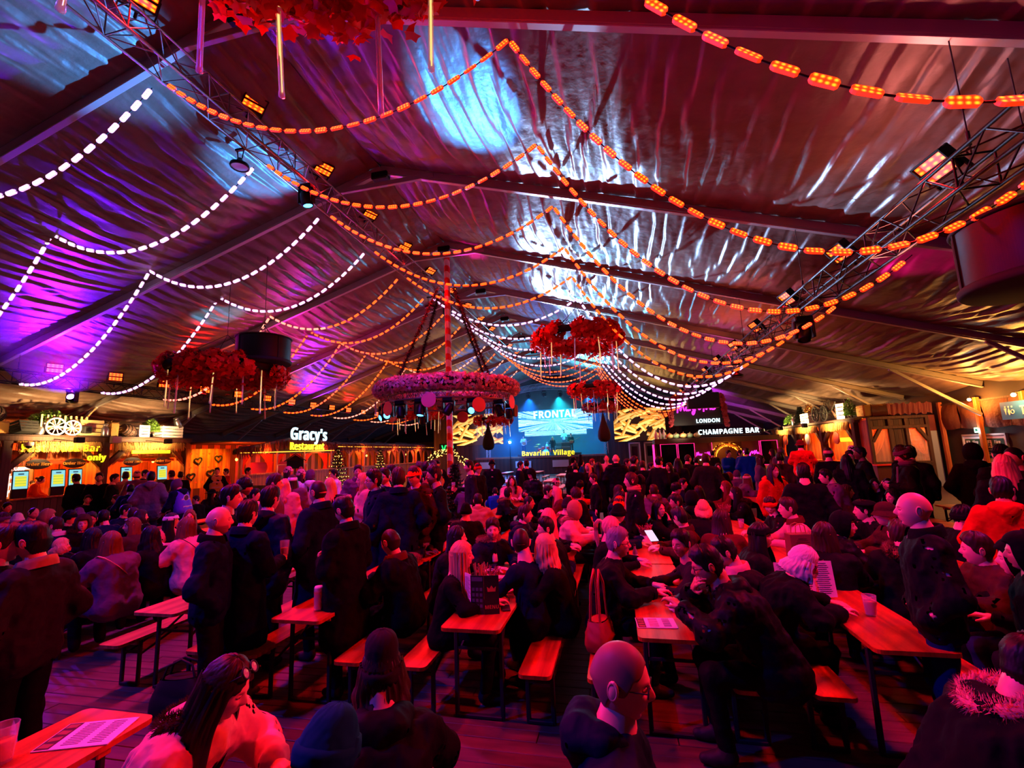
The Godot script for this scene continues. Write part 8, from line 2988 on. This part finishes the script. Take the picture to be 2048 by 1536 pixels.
			"shirt":
				var g := MB.new()
				var nkp: Vector3 = J.neck
				g.box(nkp.lerp(J.chest, 0.45) + Vector3(0, -0.02, 0.088), Vector3(0.07, 0.24, 0.04), Basis(Vector3.RIGHT, -0.22), 0.012)
				part("shirt_front", g, cloth("cr", "s"), t)
			"vestp", "vesty":
				var vk := "vest%s%s%d" % [pose, style, lod]
				if not lib.has(vk):
					var vb := []
					for s: float in [-1.0, 1.0]: vb.append([J.chest + Vector3(s * 0.075, 0.1, 0), J.pel + Vector3(s * 0.08, 0.05, 0), 0.125, 0.15])
					lib[vk] = nets(vb, cell, 0.05).mesh()
				var v := part("vest", lib[vk], mat("vest_violet", Color(0.28, 0.12, 0.75), 0.5) if q == "vestp" else mat("vest_yellow", Color(0.75, 0.62, 0.25), 0.5), t)
				var g := MB.new()
				for yy in [0.0, 0.35]:
					for s: float in [-1.0, 1.0]: g.box(J.chest.lerp(J.pel, yy * 1.6) + Vector3(0, 0, s * 0.166), Vector3(0.24, 0.035, 0.012))
				part("reflective_band", g, M.canvas_white, v)
				g = MB.new()
				g.lathe([Vector2(0, 0.004), Vector2(0.075, 0.004), Vector2(0.08, 0)], 24, Transform3D(Basis(Vector3.RIGHT, -PI / 2), J.chest + Vector3(0, 0.03, -0.17)))
				part("round_emblem", g, M.white_paint, v)
				g = MB.new()
				g.lathe([Vector2(0, 0.0055), Vector2(0.062, 0.0055), Vector2(0.066, 0.004)], 24, Transform3D(Basis(Vector3.RIGHT, -PI / 2), J.chest + Vector3(0, 0.03, -0.17)))
				part("emblem_centre", g, mat("emblem_dark", Color(0.25, 0.08, 0.2), 0.6), v)
			"pack":
				var g := nets([[J.chest + Vector3(-0.09, 0.05, -0.2), J.chest + Vector3(-0.09, -0.25, -0.2), 0.09, 0.1], [J.chest + Vector3(0.09, 0.05, -0.2), J.chest + Vector3(0.09, -0.25, -0.2), 0.09, 0.1]], 0.025, 0.06)
				part("rucksack", g, cloth("nv", "j"), t)
			"phone":
				var g := MB.new()
				g.box(J.wrR.lerp(J.wrL, 0.5) + Vector3(0, 0.06, 0.08), Vector3(0.075, 0.15, 0.01), Basis(Vector3.RIGHT, -0.7), 0.004)
				solo("phone", g, M.matt_black, "phone held by the " + " ".join(h[1].strip_edges().split(" ").slice(0, 12)), "phone", t.transform)
			"glitter":
				var g := MB.new()
				for k in 120:
					var an := rng.randf() * TAU
					g.ball(J.chest + Vector3(sin(an) * 0.2, rng.randf_range(-0.3, 0.12), cos(an) * 0.155), Vector3.ONE * 0.008, 3, 4)
				part("sequins", g, mat("sequin", Color(0.9, 0.35, 0.3), 0.15, {"metallic": 0.8}), t).set_meta("kind", "stuff")
			"guitar":
				var g := MB.new()
				g.ball(Vector3(0.02, 1.02, 0.2), Vector3(0.2, 0.16, 0.03), 8, 16)
				g.rod(Vector3(0.1, 1.06, 0.21), Vector3(0.72, 1.32, 0.21), 0.022)
				g.box(Vector3(0.77, 1.34, 0.21), Vector3(0.14, 0.06, 0.02), Basis(Vector3.BACK, 0.4))
				solo("guitar", g, M.pine, "guitar played by the " + h[1].strip_edges().trim_prefix("person "), "guitar", t.transform)

func people() -> void:
	for s in [
		"V -1.02 -1.50 1.00 90 72 20 j bk - - - - n tl l|person in a teal beanie seen from behind at the bottom edge",
		"V -1.76 -1.83 1.00 90 16 22 t pk f br l b g bk l|woman with long brown hair, glasses pushed up, pink coat with fur hood, bottom left",
		"U -0.05 -1.84 1.06 90 -8 8 j nv o br z s - - l x|grey haired man with glasses in a navy hooded jacket, bottom centre right",
		"V -1.13 -2.07 1.00 -151 0 0 j bk o bk v b T ch l|long haired person in a tall taupe beanie seen from behind, bottom centre",
		"A -4.25 -2.44 1.00 140 0 5 j bk - - m b - - l|brown haired man cut off by the left edge",
		"V 1.62 -2.47 1.00 90 12 0 t bk f pk m d - - l|person with a pale fur hood in the bottom right corner",
		"D -4.12 -2.53 1.00 -77 0 10 j ch c tn m d - - l|dark haired man with a tan fleece collar standing at the left edge",
		"D -3.53 -3.52 1.00 125 0 0 j nv c bk - - - - l B|bald bearded man in a navy jacket beside the navy overcoat",
		"D 2.43 -3.60 0.86 -114 0 0 j bk o bk m d H bk l|hooded dark figure at the right edge",
		"W 0.59 -3.77 1.08 -90 1 15 p bk o bk m d - - m x|man in glasses and black puffer jacket eating at the food table",
		"B -3.58 -3.90 1.00 178 0 0 l nv c nv m d - - l cup,b|man in a long navy overcoat seen from behind, holding a glass",
		"D 2.03 -3.90 1.00 -107 0 0 j bk c bk - - - - l J,shirt|bald man in a black coat with white shirt collar standing at the right",
		"C -2.67 -4.14 1.00 -102 0 20 l bk c bk m d - - l|man in a black coat standing at the mug table, looking down",
		"S -1.49 -4.22 1.00 100 0 0 s bk - - x y - - l|woman with very long blonde hair on the bench left of the menu stand",
		"S 2.87 -4.34 1.00 -90 -24 0 j bk f br m d H bk l|person with a brown fur collar at the right edge",
		"V 1.42 -4.35 1.00 90 -28 25 t bk - - o w - - l x|pale haired woman in glasses leaning over the open menu",
		"S -6.03 -4.47 1.03 -90 8 0 t pu - - l l - - l strap|woman in a plum fleece coat with a light bag strap",
		"D -3.84 -4.50 1.05 175 0 0 p nv o nv f d - - l|man in a navy parka seen from behind, right of the overcoat",
		"S -2.36 -4.50 1.05 -90 -17 15 t bk c mr t b - - l|balding man with a maroon collar sitting with his back turned",
		"S -0.99 -4.55 1.05 -118 -50 0 s nv - - z b - - l|close cropped man in a navy sweater and jeans seen from behind",
		"S -0.06 -4.60 1.04 90 -9 0 j bk - - m g - - l x,b|grey haired man with glasses in a black jacket, facing right",
		"B -4.46 -4.60 1.06 124 0 0 l bk - - f d - - l|tall man with black spiky hair behind the bald man",
		"S -0.76 -4.62 1.00 -90 -36 0 s bk - - v y - - l|woman with long wavy blonde hair beside the navy sweater",
		"V 0.89 -4.66 1.00 -90 -1 15 j bk c pk m d - - l|black haired man just behind the eating man in glasses",
		"S 2.84 -4.68 1.00 -90 -21 0 p br - - m b - - l|person in a rust brown jacket behind the bald man",
		"D -3.45 -4.80 1.08 -99 0 0 l nv c nv z b - - l|balding man in a navy coat with his back turned",
		"S 0.54 -4.84 1.00 -90 44 5 s ch - - m d - - m b|smiling man in a grey sweater leaning over the food",
		"S -7.02 -4.96 1.00 -90 10 0 j bk - - l d - - l|woman with straight black hair left of the plum fleece coat",
		"S -1.85 -5.09 1.00 90 10 0 j bk - - l d - - l|dark haired woman behind the very long blonde hair",
		"S -6.23 -5.12 1.00 -90 6 0 s bk - - v d - - l|woman with long dark wavy hair in black, left benches",
		"S -8.00 -5.25 0.86 90 47 0 j bk - - o y - - l|fair haired child low behind the man with the tan collar",
		"S 1.36 -5.27 1.00 90 -24 0 j bk - - l d d bk l|woman with long dark hair and a dark headband, facing right",
		"S 1.95 -5.29 1.00 160 -45 0 j bk - - l b - - l|long haired person in black behind the pale haired woman",
		"S 2.63 -5.35 1.00 154 0 0 j bk f tn m b - - l|person with a tan fur hood beside the bald man",
		"S -6.00 -5.44 1.05 -90 3 0 t pk - - l l - - l strap|woman in a pink teddy coat with a black strap, back turned",
		"S -9.31 -5.58 1.00 -90 -31 0 j bk - - m b - - l|brown haired head low before the cream beanie",
		"D 3.69 -5.60 0.97 147 0 0 h rd o rd m d - - m|person in a bright red hoodie seen from behind, right",
		"S -1.57 -5.61 1.00 46 -30 0 j nv f tn f b - - l B,shirt|bearded man in a navy parka with tan lining smiling at the camera",
		"S -0.92 -5.69 1.00 -90 19 0 j bk - - m d - - l|dark haired man half hidden behind the wavy blonde hair",
		"S -0.14 -5.76 1.00 90 -9 0 s bk - - y p - - l|woman with a pink blonde ponytail behind the grey haired man",
		"S 2.38 -5.89 1.00 90 -32 0 p bk o bk m d H bk l|person in a black hooded puffer at the right tables",
		"S -7.62 -5.95 1.00 -90 62 0 j br - - l l g bk l|woman with sunglasses on her fair hair, facing left",
		"S -9.24 -5.96 1.00 -90 12 0 j nv c cr m b - - l|brown haired man in a navy jacket with cream collar",
		"A -5.05 -6.00 1.10 120 0 0 h pu - - m b - - l|man with receding brown hair facing right",
		"D -3.03 -6.00 1.12 -153 0 0 l nv c nv m b - - l|man in a dark navy coat seen from behind, before the red stripes",
		"D -3.41 -6.00 1.11 -50 0 0 l nv c nv f d - - l x|man with black hair and glasses in a navy coat, facing left",
		"S -8.96 -6.17 1.00 90 -35 0 j bk f br - - H br l|person in a brown fur hood beside the man with moustache",
		"S -2.97 -6.18 1.00 90 16 0 p bk o bk u d - - d|woman with tied back black hair in a black hooded puffer",
		"D -5.78 -6.20 1.07 123 0 0 j bk - - m d n bk m B|bearded man in a black beanie and pink hoodie",
		"S 1.21 -6.35 1.00 169 -45 0 s mr - - l b - - l|woman with brown hair in a maroon sweater, back turned",
		"S 3.02 -6.36 1.04 -90 -15 0 p br c br - - K br l|person in a brown bucket hat and brown coat",
		"D -2.97 -6.40 1.12 -15 0 0 h br o br m b k or l b|man in a bright orange cap and brown hooded coat",
		"S -7.45 -6.46 1.00 90 39 0 t pk - - l d d wh l|woman with dark hair and pale headband in a pink jacket",
		"S 3.85 -6.47 1.00 90 -41 0 j bk - - m d n bk l|person in black behind the bald man, holding a pale cloth",
		"S 0.74 -6.54 1.00 -90 -51 22 j br c br m d - - l|man in a brown jacket looking down, back to the camera",
		"S -11.13 -6.55 1.00 -90 -30 0 j br - - - - n cr l|person in a cream beanie at the left",
		"S -1.02 -6.59 1.00 89 55 0 j bk - - l p - - l|woman with straight pinkish hair before the fur hood",
		"D -2.75 -6.60 1.12 -57 0 0 j bk - - m d - - m B|bearded man in a patterned leather jacket",
		"S -9.45 -6.63 1.00 90 -35 0 j bk - - m d - - m x,b|man with glasses and moustache facing the camera",
		"S -11.74 -6.68 1.00 90 50 0 p pu - - m b n pu l|person in a mauve hat at the very left edge",
		"S -9.49 -6.87 1.00 -90 -36 0 j nv - - m d - - l|dark haired man in navy seen from behind, left tables",
		"S 2.15 -6.88 1.05 -90 -7 0 s pk c mr m b - - l|man in a pink sweater facing left",
		"S -10.37 -6.90 1.00 90 46 0 j bk - - m d n bk l|man in a black cap facing right, left tables",
		"S -1.42 -6.91 1.00 90 2 0 p nv o nv f b - - l|young man with swept hair in a blue puffer, facing right",
		"S -7.59 -6.93 1.00 90 -42 0 j bk - - l l - - l|woman facing the camera behind the pink teddy coat",
		"S -0.05 -6.95 1.00 80 55 0 p nv - - - - n bk l|person in a black beanie and puffer with pink hood",
		"S -8.74 -6.97 1.00 90 41 0 j bk - - o b - - l|person with a brown bob, left middle",
		"A 4.69 -7.00 1.07 146 0 0 j bk - - l p - - l|woman with pink blonde hair by the red hoodie",
		"S -11.18 -7.06 1.00 90 48 0 j br f tn m b H tn l|person in a tan fur hood at the left",
		"S 3.11 -7.08 1.00 -90 -14 0 j bk - - m d e bk l|person in a black beret",
		"A -4.94 -7.20 1.03 -146 0 0 j bk - - l y - - l|woman with long blonde hair seen from behind",
		"S -9.30 -7.26 1.00 -90 -38 0 j br - - m b - - l|brown haired person back to the camera, left middle",
		"S -2.49 -7.31 1.00 -161 0 0 j bk - - - - n bk l|person in a plain black beanie and black coat seen from behind",
		"S -0.71 -7.32 1.00 86 55 0 p pk f tn m b H tn l|person in a pink puffer with a big fur trimmed hood up",
		"S -10.78 -7.33 1.00 -90 -34 0 j bk - - - - n pu l|person in a pale cap among the left tables",
		"A -4.00 -7.40 1.10 -12 0 0 j nv - - m d - - l x,B|man with glasses and grey beard facing the camera",
		"A 5.08 -7.40 1.12 -74 0 0 j bk - - z d - - l|man in black behind the pink blonde woman",
		"S 1.18 -7.43 1.00 171 0 0 j bk - - o y - - l|woman with a blonde bob seen from behind",
		"A 0.17 -7.47 1.00 -81 0 0 l bk w tn y b - - l|woman with a high ponytail and dark coat standing in profile",
		"T 0.55 -7.47 1.00 90 -54 0 j bk - - l d - - l x|woman in glasses resting her chin on her hand",
		"C -4.54 -7.60 1.06 -49 0 0 t pk - - v y - - l|blonde woman in a pink coat with raised sleeves, facing left",
		"D 2.64 -7.60 1.03 161 0 0 l bk - - m d - - l|tall man in black carrying a child on his shoulders",
		"S -12.53 -7.64 1.00 90 9 15 j bk - - t b - - l B|balding bearded man looking down at the left",
		"U 2.68 -7.70 0.56 161 0 0 j rd - - m d K mr l glitter,up1.40|child in a sparkling red coat and burgundy hat riding on shoulders",
		"S 2.17 -7.70 1.00 -90 72 8 j bk - - m b n rd l B|bearded man in a red knitted hat with letters",
		"S -10.33 -7.91 1.00 90 43 0 j nv - - m d - - l|dark haired man leaning right, left middle",
		"S -0.89 -7.97 1.00 90 51 0 j bk - - - - n ch l|person in a dark slate beanie",
		"A -6.51 -8.00 1.01 -141 0 0 t pk - - v p - - l|woman with pinkish curls, back turned",
		"S -0.03 -8.03 1.00 90 45 0 j bk - - m b n or l|person in an orange beanie",
		"S 0.90 -8.29 1.00 -90 4 0 j bk - - m d - - m|man with a long nose in profile behind the brown jacket",
		"S -3.46 -8.34 1.00 90 13 0 j bk - - l y - - l|blonde woman in dark clothes in profile, facing right",
		"A 5.62 -8.40 1.12 146 0 0 j bk - - m d k bk l|person in a black cap by the exit doors",
		"S -1.67 -8.49 1.00 90 1 0 j bk - - z d - - m|short haired man just behind the blue puffer man",
		"A -3.74 -8.50 1.03 104 0 0 j bk - - m d k bk l|man in a black cap beside the patterned jacket",
		"A -6.80 -8.60 1.04 -142 0 0 t pu - - l b d wh l|woman with a white band in brown hair, back turned",
		"S 4.23 -8.63 1.00 -90 24 0 j bk - - o d - - l|person with a black bob before the bald man",
		"S 1.20 -8.64 1.00 172 0 0 p bk o bk m d H bk l|person in a black hooded puffer seen from behind",
		"S -15.35 -8.79 1.00 90 10 0 j bk - - m d - - l|dark haired man far left below the counter",
		"S -2.79 -8.94 1.00 -163 0 0 p tn c tn m d - - l|black haired person in a tan jacket seen from behind",
		"S -0.02 -8.96 1.00 90 -10 20 j nv o pk m d - - m|black haired man looking down, navy jacket with pink lined hood",
		"A -4.71 -9.00 1.11 108 0 0 j bk - - m d - - l|dark haired man in profile behind the bearded glasses man",
		"F 3.46 -9.00 0.95 -101 0 0 h pu - - m d - - l|person in a lilac hoodie bending over the table",
		"A 2.71 -9.20 1.00 24 0 0 j rd o bk l d - - l glitter|smiling woman in a sparkling red jacket",
		"B -5.80 -9.50 1.12 31 0 0 p pu c pu m b - - l b|bearded man in a mauve puffer facing the camera",
		"C 4.91 -9.50 1.12 -107 0 20 j bk w pu u b d pu l phone|woman with a mauve scarf and headband looking at a phone",
		"D 5.95 -9.50 1.12 148 0 0 h bk o bk m d H bk l|hooded person in black by the exit doors",
		"S -8.54 -9.50 1.12 90 32 0 j pk - - m d - - l|person in pale pink before the pale gate",
		"S 2.12 -9.56 1.00 -90 -2 0 j bk f br l d - - l|woman with black hair and a fur collar, right tables",
		"D -12.45 -9.60 0.95 -128 0 0 j nv - - m d - - m pack|dark haired person with a blue rucksack",
		"F -10.99 -9.60 1.01 -86 0 0 h nv o pu m d H pu l vestp|steward bending forward in a violet vest with a round emblem",
		"S 2.94 -9.60 1.12 163 0 0 j rd - - m b n or l|child in an orange beanie beside the red jacket",
		"S 4.00 -9.62 1.00 90 -33 0 j bk - - l b - - l|woman with brown hair in profile facing right",
		"D -12.05 -9.80 1.12 -129 0 0 p gy o gy m d - - l|broad man in a grey hooded jacket seen from behind",
		"S -12.19 -9.91 1.00 90 1 18 t mr c cr u d - - l shirt|woman in a plum coat with cream fleece lapels, looking down",
		"S 1.53 -9.97 1.00 171 0 0 j bk - - l d - - l|black haired person in front of the brown coated standing man",
		"S -0.94 -10.07 1.00 -90 -40 0 j bk - - q b - - l|woman with curly brown hair, back turned",
		"S -12.34 -10.29 1.00 -130 0 0 j bk - - l d - - l|black haired person seen from behind, right of the fleece lapels",
		"S -2.50 -10.33 1.00 94 55 0 p bk f tn m d - - l|person in a black puffer with a tan fur hood lying back",
		"S 0.69 -10.35 1.00 176 0 0 p pu f tn m b - - l|person in a mauve coat with fur hood, centre right",
		"S -1.40 -10.38 1.00 -90 18 0 j mr - - l p - - l|woman with pink hair beside the man in glasses",
		"A 5.50 -10.40 1.12 152 0 0 j bk - - m d - - l|dark head behind the phone woman",
		"D -12.07 -10.50 0.95 -86 0 0 p bk - - l b - - l|brown haired woman in a black puffer, back turned",
		"S -14.09 -10.50 1.00 -90 63 0 j bk - - m b - - l|man in black facing left, left middle",
		"A -7.85 -10.60 1.05 -143 0 0 s wh o rd l b H pu l|hooded person in a red and white patterned sweater",
		"B -3.51 -10.60 1.12 -62 0 0 s ch - - m d - - l cup,B|man in a charcoal sweater holding a cup, facing left",
		"S -0.04 -10.60 1.00 90 -10 0 j bk - - l b - - l|brown haired woman left of the standing ponytail woman",
		"S -15.38 -10.66 1.00 90 -35 0 j bk - - m d - - l b|short haired man in black facing the camera, left middle",
		"S -1.63 -10.66 1.00 90 -1 0 j bk - - m d - - l x|man in glasses leaning to the pink haired woman",
		"S -13.74 -10.72 1.00 -128 0 0 j bk - - l d - - l|black haired person seen from behind, left of the fleece lapels",
		"S 1.20 -10.85 1.00 90 -16 0 j nv - - m d n bk l|person in a dark cap leaning beside him",
		"S 5.29 -10.90 1.00 -90 24 0 j bk - - l d d wh l|woman with a white band in black hair, right tables",
		"S 5.09 -10.96 1.00 -90 65 0 j bk - - l d - - l x|smiling woman in round glasses, right tables",
		"A 4.66 -11.00 1.04 157 0 0 j bk - - l d - - l|black haired woman in front of the right bar",
		"A -14.91 -11.00 1.09 134 0 0 j bk - - m d - - l|man in black facing right at the left bar",
		"A -4.81 -11.00 1.12 -156 0 0 j bk - - q d - - l|curly dark haired person behind the orange cap",
		"A -8.44 -11.00 1.07 117 0 0 j wh - - l b N pk l|woman in a pink bobble hat, right of two",
		"C -2.07 -11.00 0.97 -29 0 25 p bk - - m d H bk l phone|hooded person looking down at a phone",
		"D -15.51 -11.00 1.12 55 0 0 s bk - - m d - - l B|bearded man in a printed black sweatshirt facing the camera",
		"D -16.43 -11.00 1.11 -79 0 0 l bk - - m d - - l|man in a long black coat waiting at the left bar",
		"S 2.28 -11.13 1.00 -90 -2 0 t mr - - l r - - l|red haired woman facing left",
		"A -16.18 -11.20 0.92 -25 0 0 j bk - - m d - - l|dark haired person behind the long black coat, left bar",
		"B -0.61 -11.20 0.88 -77 0 0 j bk - - m b - - l cup|man holding a pale drink at chest height",
		"S -12.30 -11.41 0.90 -90 57 0 j bk - - m d - - l|small figure right of the violet vest",
		"A -13.81 -11.50 0.93 -130 0 0 j bk - - l d - - l|black haired person right of the grey jacket",
		"A -7.75 -11.50 1.04 -46 0 0 t wh - - m d - - l|person in a fluffy white jacket before the Christmas tree",
		"A -9.24 -11.50 1.11 119 0 0 j pk - - l b n pk l|woman in a pink beanie, left of two",
		"D 5.15 -11.50 1.12 -104 0 0 j bk - - m d - - d|tall man in black at the post of the right bar",
		"A 5.91 -11.50 1.12 53 0 0 j bk - - m b n ch l|person in a dark beanie behind the phone woman",
		"A -3.66 -11.80 1.06 57 0 0 j bk - - m b n rd l|person in a red knitted beanie",
		"T -9.22 -11.91 1.00 63 15 0 s rd - - l d - - m|smiling woman with long black hair in red",
		"S -12.32 -11.97 1.00 90 36 0 j bk - - l d r bk l|person in a black wide brimmed hat",
		"A -15.34 -12.00 1.12 -128 0 0 p pu - - m b n pk l|person in a dusty pink beanie at the left bar",
		"A -5.44 -12.00 1.12 -156 0 0 j bk - - m b k pu l|person in a grey cap behind the orange cap",
		"A 5.16 -12.00 1.07 -23 0 0 j bk - - m d - - l|dark haired person facing the camera at the nearest right bar",
		"S 5.18 -12.11 1.00 90 22 0 j bk - - m b - - l|brown haired man behind the right facing woman",
		"D -16.07 -12.20 1.11 -127 0 0 l tn - - m d - - l|man in a tan coat seen from behind at the left bar",
		"S 1.52 -12.21 1.00 90 -17 0 j nv - - m d - - l|dark haired man leaning forward left of the hooded puffers",
		"S -1.02 -12.23 1.00 90 50 0 t rd - - m d n bk l|person in a red coat and dark hat leaning forward",
		"D 2.12 -12.30 1.09 170 0 0 l gn - - m b - - l|broad man in a dark olive coat seen from behind",
		"S 2.35 -12.48 1.00 -90 -1 0 j nv - - m b - - l|man in profile facing left, right tables",
		"S -12.49 -12.50 1.00 -135 0 0 j bk - - l l - - l|fair long haired person beside the wide brimmed hat",
		"A 4.93 -12.50 1.11 158 0 0 j bk - - m b d pk l|person with a pale headband at the nearest right bar",
		"S -2.91 -12.50 1.12 33 -20 0 t pk - - v b - - l|woman with long wavy hair in a pale pink coat facing the camera",
		"A -15.11 -13.00 1.10 -86 0 0 h ch - - m b - - l|brown haired person left of two in dark clothes",
		"A -5.44 -13.00 1.12 -57 0 0 j ch - - m b k gy l|person in a pale grey cap left of the pole",
		"A 4.02 -13.00 1.07 163 0 0 l br - - y d - - l|woman with a dark ponytail in a brown coat",
		"A 5.66 -13.00 1.12 156 0 0 j bk - - m d n wh l|person in a pale beanie at the right bar",
		"D 1.06 -13.00 1.06 130 0 0 l bk - - f d - - l|tall dark haired man in a dark coat, back turned",
		"S -3.53 -13.00 0.85 -165 0 0 p bl - - m d - - l|small child in a blue puffer before the white table",
		"S -4.53 -13.22 0.92 -161 0 0 p pu - - o w - - l|fair haired child in a purple coat seen from behind",
		"S 3.31 -13.47 1.00 90 31 0 p pu - - l l d cr l|person with a broad pale headband",
		"A -0.57 -13.50 1.00 -178 0 0 l bk - - l d - - l|woman with black hair and black coat, back to the camera",
		"A 2.63 -13.50 0.93 -11 0 0 j bk - - v d - - l|woman with dark curls facing the camera, right middle",
		"B 1.36 -13.50 0.96 -46 0 0 j bk - - l d - - l cup|woman with dark hair holding a cup, facing the camera",
		"D -0.07 -13.50 1.12 -180 0 0 p bk c bk - - - - l|bald man in a dark padded coat seen from behind",
		"S -1.82 -13.52 1.00 90 -2 0 j bk - - m b k pk l|person in a pale cap in the middle distance",
		"F -22.11 -13.60 1.09 138 0 0 h or - - u b - - l|bar worker in orange leaning over the counter, right one",
		"A -1.28 -14.00 0.99 -175 0 0 l bk - - m d - - l|man in a long black coat below the raised arm",
		"A -15.86 -14.00 1.06 -131 0 0 j bk - - m d - - l|dark haired man at the post right of the bars",
		"A -17.52 -14.00 1.12 131 0 0 j bk - - m d - - l|dark haired man beyond the grey jacket",
		"A 1.66 -14.00 1.02 173 0 0 j bk - - l d - - l|black haired woman before the neon frames",
		"A -23.55 -14.20 0.96 99 0 0 h or - - m d - - m|bar worker in orange behind the counter, left one",
		"S 3.03 -14.22 1.00 90 33 0 p tn - - q l - - l|person with a tan fuzzy hood, right middle",
		"A -0.94 -14.50 0.97 -36 0 0 j bk - - l y - - l|blonde woman facing the camera below the stage",
		"A 0.70 -14.50 0.98 177 0 0 j bk - - m b - - l|person in black right of the curly haired man",
		"A 3.97 -14.50 1.02 65 0 0 l gy - - l b - - l|woman in a long grey coat in profile",
		"D -4.02 -14.50 1.09 15 0 0 j bk - - m d n bk d shirt|man in a black beanie with open jacket over a pale shirt",
		"D -5.92 -14.50 1.12 22 0 0 j bk - - m d k bk l vesty|guard in a dark cap and green vest near the pole",
		"D 2.01 -14.50 1.07 127 0 0 l bk - - z b - - l|tall short haired man in a black coat before the neon boards",
		"A -13.47 -14.60 1.09 123 0 0 j bk - - m d - - l vesty|steward in a yellow vest by the pale gate",
		"A -3.18 -15.00 1.03 92 0 0 j nv - - m d - - l|dark figure left of the stage glow",
		"A 0.49 -15.00 1.06 78 0 0 j bk - - q d - - l|curly haired man in black, before the pink neon",
		"A 0.97 -15.00 0.94 76 0 0 j bk - - m d - - l|dark haired person left of the tall dark man",
		"D -15.46 -15.20 1.11 45 0 0 j bk - - m b - - l vesty|steward in a yellow vest before the heart panel",
		"A -3.07 -15.50 1.05 -169 0 0 j bk - - m d - - l|dark haired man at the middle before the stage, back turned",
		"A 0.26 -15.50 1.01 79 0 0 j bk - - m d - - l|dark haired man right of the bald padded coat",
		"S 3.70 -16.24 0.95 167 0 0 t pu - - l w H pu l|child in a knitted animal hood",
		"A -16.32 -16.50 1.07 -35 0 0 j rd - - m b - - l|person in red beside the heart panel",
		"A -0.94 -17.00 1.01 83 0 0 j bk - - m r - - l|red haired person before the stage",
		"E -1.61 -17.00 1.06 140 0 0 j bk - - m d k bk l|man raising his arm towards the stage",
		"A -0.43 -17.50 1.08 1 0 0 s pk - - t b - - l|balding man in a pink shirt facing the camera",
		"A 2.77 -18.00 0.96 171 0 0 j bk - - m d - - l|dark figure before the neon script",
		"A 5.62 -18.00 1.11 163 0 0 j gy - - m l n gy l|person in a grey beanie at the right bar",
		"D 4.64 -18.50 1.11 166 0 0 p bl - - m d - - l|man in a bright blue jacket, right of three, back turned",
		"A 5.64 -19.00 1.08 -97 0 0 j br - - l b - - l|woman with brown hair at the right bar",
		"A -1.55 -20.00 0.96 84 0 0 h bl - - m d - - l|man in a light blue top before the stage",
		"A 4.75 -20.00 1.06 67 0 0 p bl - - m d - - l|man in a bright blue jacket, middle of three",
		"B 4.33 -20.00 1.07 28 0 0 p bl - - m d - - l|man in a bright blue jacket, left of three",
		"A 4.10 -22.00 1.06 169 0 0 j gn - - m d - - l|dark figure at the gold arch",
		"B -5.93 -43.00 1.00 8 0 0 s bk - - v y - - l up1.68|blonde singer at the middle of the stage",
		"B -4.21 -43.20 1.00 6 0 0 s bk - - m d - - l guitar,up1.9|guitarist with a wood coloured guitar at the right of the stage",
		"B -8.76 -43.20 1.00 11 0 0 s wh - - m d - - l guitar,up1.9|guitarist in white at the left of the stage",
		"U -6.67 -44.40 1.00 90 -72 0 s wh - - m b - - l up1.7|drummer at the middle of the stage",
		"C -5.01 -44.60 1.00 6 0 0 s wh - - m d - - l up2.3|keyboard player raised at the back of the stage",
	]: person(s)
